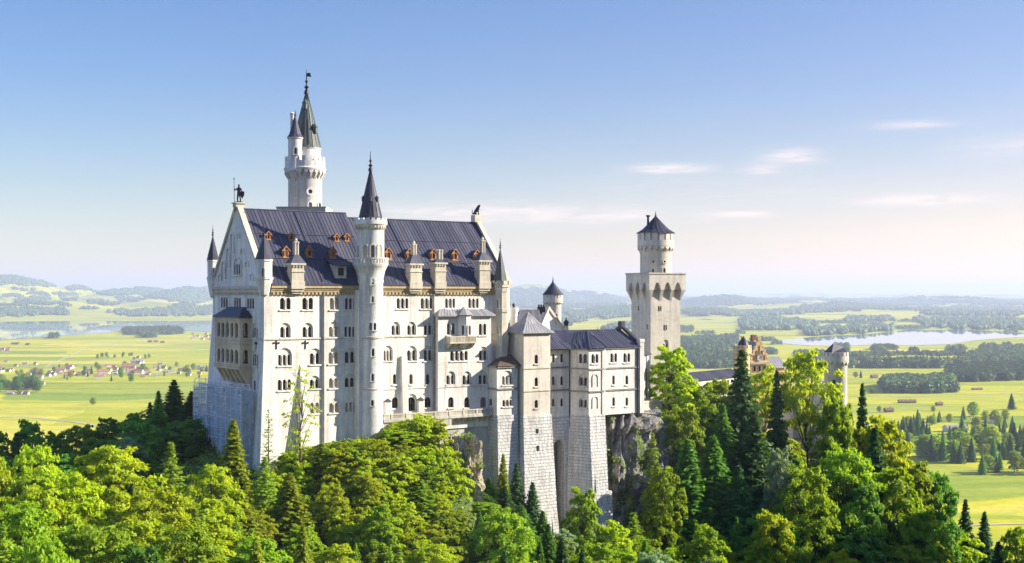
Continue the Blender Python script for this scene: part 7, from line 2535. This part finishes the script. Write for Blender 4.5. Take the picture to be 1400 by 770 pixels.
nw += woods('wood', [[(930, 412), (1060, 410), (1060, 417), (950, 420)], [(1130, 410), (1240, 409), (1270, 416), (1140, 418)], [(1320, 411), (1420, 409), (1420, 416), (1330, 418)], [(1080, 421), (1180, 420), (1180, 426), (1090, 427)], [(935, 426), (1000, 423), (1010, 430), (940, 433)], [(1290, 421), (1410, 420), (1410, 425), (1300, 426)]], 1.8, 'strips of forest on the farthest uplands', size=(24, 36), ragged=5)
nw += woods('wood', [[(690, 406), (780, 400), (860, 408), (860, 418), (700, 420)], [(770, 428), (862, 422), (862, 434), (790, 438)], [(695, 398), (770, 391), (790, 398), (700, 404)]], 1.6, 'blue forest on the far hill behind the wings', size=(24, 36), ragged=5)
nw += woods('wood', [[(-20, 372), (20, 378), (60, 386), (82, 394), (40, 392), (-20, 390)], [(90, 395), (112, 390), (125, 397), (95, 399)], [(125, 400), (190, 394), (290, 395), (300, 412), (250, 416), (200, 405), (130, 404)]], 1.8, 'dark forest along the ridge beyond the near lake', size=(24, 38), ragged=4)
nw += woods('wood', [[(-20, 424), (90, 422), (95, 431), (-20, 435)], [(155, 427), (230, 423), (300, 418), (300, 432), (230, 432), (165, 434)], [(20, 410), (70, 406), (70, 411), (20, 415)], [(80, 404), (110, 404), (105, 412), (82, 411)], [(120, 414), (150, 412), (150, 416), (120, 418)], [(160, 408), (200, 408), (195, 413), (165, 413)]], 1.6, 'woods along the far shore of the near lake', size=(20, 32), ragged=4)
nw += woods('wood', [[(192, 457.5), (214, 456.5), (214, 461.5), (194, 462)], [(66, 456), (82, 456), (82, 463), (70, 463)]], 2.4, 'two small dark thickets on the shore meadow', con=.5, fuzz=True)
def strips(n, pxr, yr, lr, hr):
    out = []
    for _ in range(n):
        cx_, cy_ = rng.uniform(*pxr), rng.uniform(*yr)
        l, h = rng.uniform(*lr), rng.uniform(*hr)
        out.append([(cx_ - l / 2, cy_ + rng.normal(0, .6)), (cx_ - l * .2, cy_ - h * rng.uniform(.4, .8)), (cx_ + l * .25, cy_ - h * rng.uniform(.3, .7)), (cx_ + l / 2, cy_ + rng.normal(0, .6)), (cx_ + l * .2, cy_ + h * .5), (cx_ - l * .25, cy_ + h * .5)])
    return out
nw += woods('wood', strips(64, (-10, 290), (396, 431), (6, 34), (1.5, 3.5)), 1.8, 'scattered copses and hedges on the hillside across the near lake', size=(14, 26), ragged=1.5, con=.3)
nw += woods('wood', strips(80, (690, 1420), (406, 432), (30, 140), (2, 5)), 1.7, 'scattered strips of forest on the uplands to the horizon', size=(22, 34), ragged=3)
nw += woods('wood', strips(40, (930, 1420), (434, 500), (14, 60), (1.2, 3)), 1.2, 'hedgerows and copses between the meadows around the far lake', size=(12, 22), ragged=1.5, con=.3, fuzz=True)
nw += woods('wood', strips(16, (690, 870), (408, 450), (14, 60), (1.5, 4)), 1.7, 'copses on the meadows seen behind the wings', size=(16, 28), ragged=1.5)
print('wood trees', nw)

# single trees of the plain: the same trees as on the crag, farther off
def plain_tree(kind, px, ybase, hpx, label, group=None, wf=.7):
    x, y, z, ok = land([px], [ybase])
    if not ok[0]: return
    h = hpx / F * y[0]
    plant(kind, float(x[0]), float(y[0]), float(z[0]) - .3, float(h), float(h * wf * (.55 if KIND[kind][0] in (CO, LA) else 1.0)), label, group)
plain_tree('mid', 127.5, 553.5, 10.5, 'lone round tree standing in the yellow meadow', wf=.75)
plain_tree('spruce', 1383, 560, 22, 'lone dark spruce on the meadow beyond the eastern ridge', wf=.9)
plain_tree('mid', 1202, 564, 9, 'small round tree beside the small barn'); plain_tree('mid', 1276, 563, 8, 'round bush-like tree left of the shaded meadow strip'); plain_tree('mid', 1192, 538, 8, 'small tree standing left of the light grove')
plain_tree('spruce', 1177, 517, 11, 'narrow dark tree of the meadow pair'); plain_tree('mid', 1170, 517, 9, 'rounder tree of the meadow pair')
for i in range(17):
    plain_tree(['mid', 'dark', 'dark'][i % 3], rng.uniform(-6, 50), rng.uniform(529, 538), rng.uniform(13, 20), 'dark leafy tree in the grove at the meadow edge', 'trees of the meadow grove', wf=.8)
for i in range(46):
    px = rng.uniform(-5, 290)
    yb = np.interp(px, [0, 100, 180, 290], [514, 512, 510, 507]) + rng.normal(0, 5)
    plain_tree(['mid', 'dark', 'bright', 'spruce'][i % 4], px, yb, rng.uniform(6, 12), ['green garden tree between the village houses', 'dark tree between the village houses', 'light green tree between the village houses', 'pointed tree between the village houses'][i % 4], 'trees of the village')
for i in range(14):
    plain_tree('mid', rng.uniform(130, 205), rng.normal(489, 2), rng.uniform(3, 7), 'small tree in the hedge line above the village', 'trees of the hedge line')
def meadow_wood(n, pxr, fy, hr, label, group):
    for i in range(n):
        px = rng.uniform(*pxr)
        k = ['mid', 'greenfir', 'bright', 'spruce', 'spruce', 'greenfir'][int(rng.integers(6))]
        plain_tree(k, px, fy(px), rng.uniform(*hr), label[k], group, wf=.7)
L_ = {'mid': 'green broadleaf tree in the wood beyond the ridge', 'greenfir': 'green fir in the wood beyond the ridge', 'bright': 'light green tree in the wood beyond the ridge', 'spruce': 'dark spruce in the wood beyond the ridge'}
meadow_wood(84, (1225, 1420), lambda p: np.interp(p, [1225, 1290, 1420], [622, 636, 628]) - abs(rng.normal(0, 19)), (20, 38), L_, 'trees of the wood beyond the ridge')
meadow_wood(22, (1215, 1420), lambda p: rng.uniform(574, 592), (10, 20), L_, 'trees of the wood beyond the ridge')
meadow_wood(10, (1340, 1420), lambda p: rng.uniform(640, 650), (16, 34), L_, 'trees of the wood beyond the ridge')

# lanes and a river-like road across the plain
def lane(name, pts, w):
    P = [gp(*p) for p in pts]
    mb = MB()
    for i in range(len(P) - 1):
        a, b = Vector((*P[i], 0)), Vector((*P[i + 1], 0))
        n_ = Vector((0, 0, 1)).cross((b - a).normalized()) * w / 2
        z = VALLEY + .5
        mb.face([(a.x - n_.x, a.y - n_.y, z), (b.x - n_.x, b.y - n_.y, z), (b.x + n_.x, b.y + n_.y, z), (a.x + n_.x, a.y + n_.y, z)])
    o = mb.build(name, M['lane'])
    o['kind'] = 'structure'
lane('road', [(-60, 573), (30, 570), (100, 577), (180, 590), (260, 596)], 7)
lane('road', [(-20, 498), (60, 503), (130, 498), (200, 503), (300, 500)], 8)
lane('road', [(60, 503), (110, 480), (160, 470), (240, 466), (300, 467)], 7)
lane('road', [(1160, 541), (1230, 543), (1330, 541), (1420, 534)], 5)
lane('road', [(1290, 722), (1340, 718), (1420, 716)], 5)
lane('road', [(1150, 508), (1220, 512), (1290, 510)], 6)

# houses and barns
def house_proto(l=13.0, w=9.0, h=4.6, r=3.6, roof='redroof', wallm='white'):
    fr = Frame(0, 0, 0)
    mb = MB()
    mb.box(fr, -l / 2, l / 2, -w / 2, w / 2, -1, h)
    for s in (-1, 1): mb.face([(s * l / 2, -w / 2, h), (s * l / 2, w / 2, h), (s * l / 2, 0, h + r)])
    for i in range(4):
        for z in (1.0, 3.0):
            for s in (-1, 1):
                mb.mi = 2
                x = -l / 2 + l * (i + .5) / 4
                mb.box(fr, x - .55, x + .55, s * (w / 2 + .02) - .04, s * (w / 2 + .02) + .04, z, z + 1.2)
    mb.mi = 1
    e = .8
    for s in (-1, 1):
        k = e * r / (w / 2)
        mb.hexa([(-l / 2 - e, s * (w / 2 + e), h - k), (l / 2 + e, s * (w / 2 + e), h - k), (l / 2 + e, 0, h + r), (-l / 2 - e, 0, h + r)], [(-l / 2 - e, s * (w / 2 + e), h - k + .3), (l / 2 + e, s * (w / 2 + e), h - k + .3), (l / 2 + e, 0, h + r + .3), (-l / 2 - e, 0, h + r + .3)])
    mb.box(fr, l * .2, l * .2 + .9, .5, 1.4, h + r * .5, h + r + 1.2)
    o = mb.build('house', [M[wallm], M[roof], M['glass']])
    me = o.data
    bpy.data.objects.remove(o)
    return me
HP = {'red': house_proto(), 'brown': house_proto(roof='brownroof'), 'grey': house_proto(16, 10, 4, 3, 'roof_pale'), 'barn': house_proto(9, 6, 2.6, 2.2, 'brownroof', 'wood'), 'longbarn': house_proto(30, 9, 3, 3, 'brownroof', 'wood'), 'big': house_proto(26, 14, 7, 5, 'redroof'), 'hall': house_proto(34, 16, 6, 4, 'roof_pale')}
def house(kind, px, py, label, group=None, rz=None, s=1.0, name='house', cat='house'):
    x, y, z, ok = land([px], [py])
    if not ok[0]: return
    o = add_mesh(name, HP[kind])
    o.location = (float(x[0]), float(y[0]), float(z[0]) + .2)
    o.rotation_euler = (0, 0, rng.uniform(-.6, .6) if rz is None else rz)
    o.scale = (s, s, s)
    tag(o, label, cat, group)
HSZ = .82
HL = {'red': 'red roofed white house of the village beyond the meadow', 'brown': 'brown roofed white house of the village beyond the meadow', 'grey': 'grey roofed white house of the village beyond the meadow', 'big': 'large red roofed farmhouse of the village beyond the meadow'}
for i in range(92):
    px = rng.uniform(-8, 285)
    yb = np.interp(px, [0, 60, 110, 180, 290], [507, 510, 511, 506, 508]) + rng.normal(0, [6.5, 4.5, 3][0 if px < 60 else 1 if px < 200 else 2])
    k = ['red', 'red', 'red', 'brown', 'grey', 'big'][int(rng.integers(6))]
    if px > 195: k = ['grey', 'grey', 'red', 'brown'][int(rng.integers(4))]
    house(k, px, yb, HL[k], 'houses of the village', s=rng.uniform(.65, .95))
for i in range(14):
    house('red', rng.uniform(262, 292), rng.uniform(456, 465), 'reddish house of the hamlet beside the palace gable', 'houses of the hamlet')
for i in range(6): house('brown', rng.uniform(-4, 24), rng.uniform(478, 482), 'brown roofed farm on the far meadow', 'farms on the far meadow')
for px, py in ((18, 471), (24, 471), (38, 472), (205, 468), (213, 468), (222, 469)): house('barn', px, py, 'hay barn on the shore meadow', 'hay barns', s=1.6, name='barn', cat='barn')
for px, k, l in ((14, 'grey', 'grey roofed cottage at the foot of the meadow grove'), (28, 'red', 'red roofed cottage at the foot of the meadow grove'), (36, 'brown', 'brown roofed cottage at the foot of the meadow grove')): house(k, px, 539.5, l, s=.8)
house('hall', 188, 497, 'long grey roofed hall at the upper edge of the village', rz=.1)
house('big', 176, 505, 'largest red roof in the middle of the village', rz=.2, s=1.3)
for i in range(26): house(['red', 'brown', 'red'][i % 3], rng.uniform(0, 130), rng.uniform(404, 428), ['red house scattered on the hillside across the lake', 'brown house scattered on the hillside across the lake', 'red house scattered on the hillside across the lake'][i % 3], 'houses across the lake', s=1.4)
house('longbarn', 1240, 551, 'long low barn in the yellow meadow', rz=.05, name='barn', cat='barn')
house('barn', 1284, 554.5, 'small barn right of the long low barn', s=1.2, rz=.3, name='barn', cat='barn'); house('barn', 1215, 563.5, 'small barn beside the round tree', s=1.5, rz=.3, name='barn', cat='barn'); house('longbarn', 1336, 533, 'barn with pale roof near the dark spruce wood', s=.7, rz=.2, name='barn', cat='barn')
house('barn', 1195, 517, 'brown barn behind the meadow pair of trees', s=1.6, name='barn', cat='barn'); house('barn', 1333, 502.5, 'tiny barn before the hill wood', s=1.8, name='barn', cat='barn'); house('barn', 1275, 520, 'hay barn above the light grove', s=1.6, name='barn', cat='barn')
house('hall', 1306, 590, 'white walled hall among the trees beyond the ridge', rz=.15, s=.9); house('red', 1258, 584, 'red roofed house at the wood edge beyond the ridge'); house('grey', 1243, 581, 'grey roofed house at the wood edge beyond the ridge'); house('brown', 1352, 580, 'brown roofed house behind the wood beyond the ridge')
for i in range(7): house('big', rng.uniform(1190, 1410), rng.uniform(405, 424), 'pale farm on the far uplands', 'farms on the uplands', s=1.6)

# ------------------------------------------------------------------ summer air
mb = MB()
fr = Frame(0, 0, 0)
mb.box(fr, -42000, 42000, -400, 66000, -420, 420)
hz = mb.build('haze', [])
hm = bpy.data.materials.new('haze')
hm.use_nodes = True
nt = hm.node_tree
nt.nodes.clear()
ho = nt.nodes.new('ShaderNodeOutputMaterial')
pv = nt.nodes.new('ShaderNodeVolumePrincipled')
pv.inputs['Color'].default_value = (.70, .80, 1.0, 1)
pv.inputs['Density'].default_value = 5.6e-5
pv.inputs['Anisotropy'].default_value = .1
nt.links.new(pv.outputs[0], ho.inputs['Volume'])
hz.data.materials.append(hm)
tag(hz, 'thin blue summer haze over the whole plain', 'haze', kind='stuff')
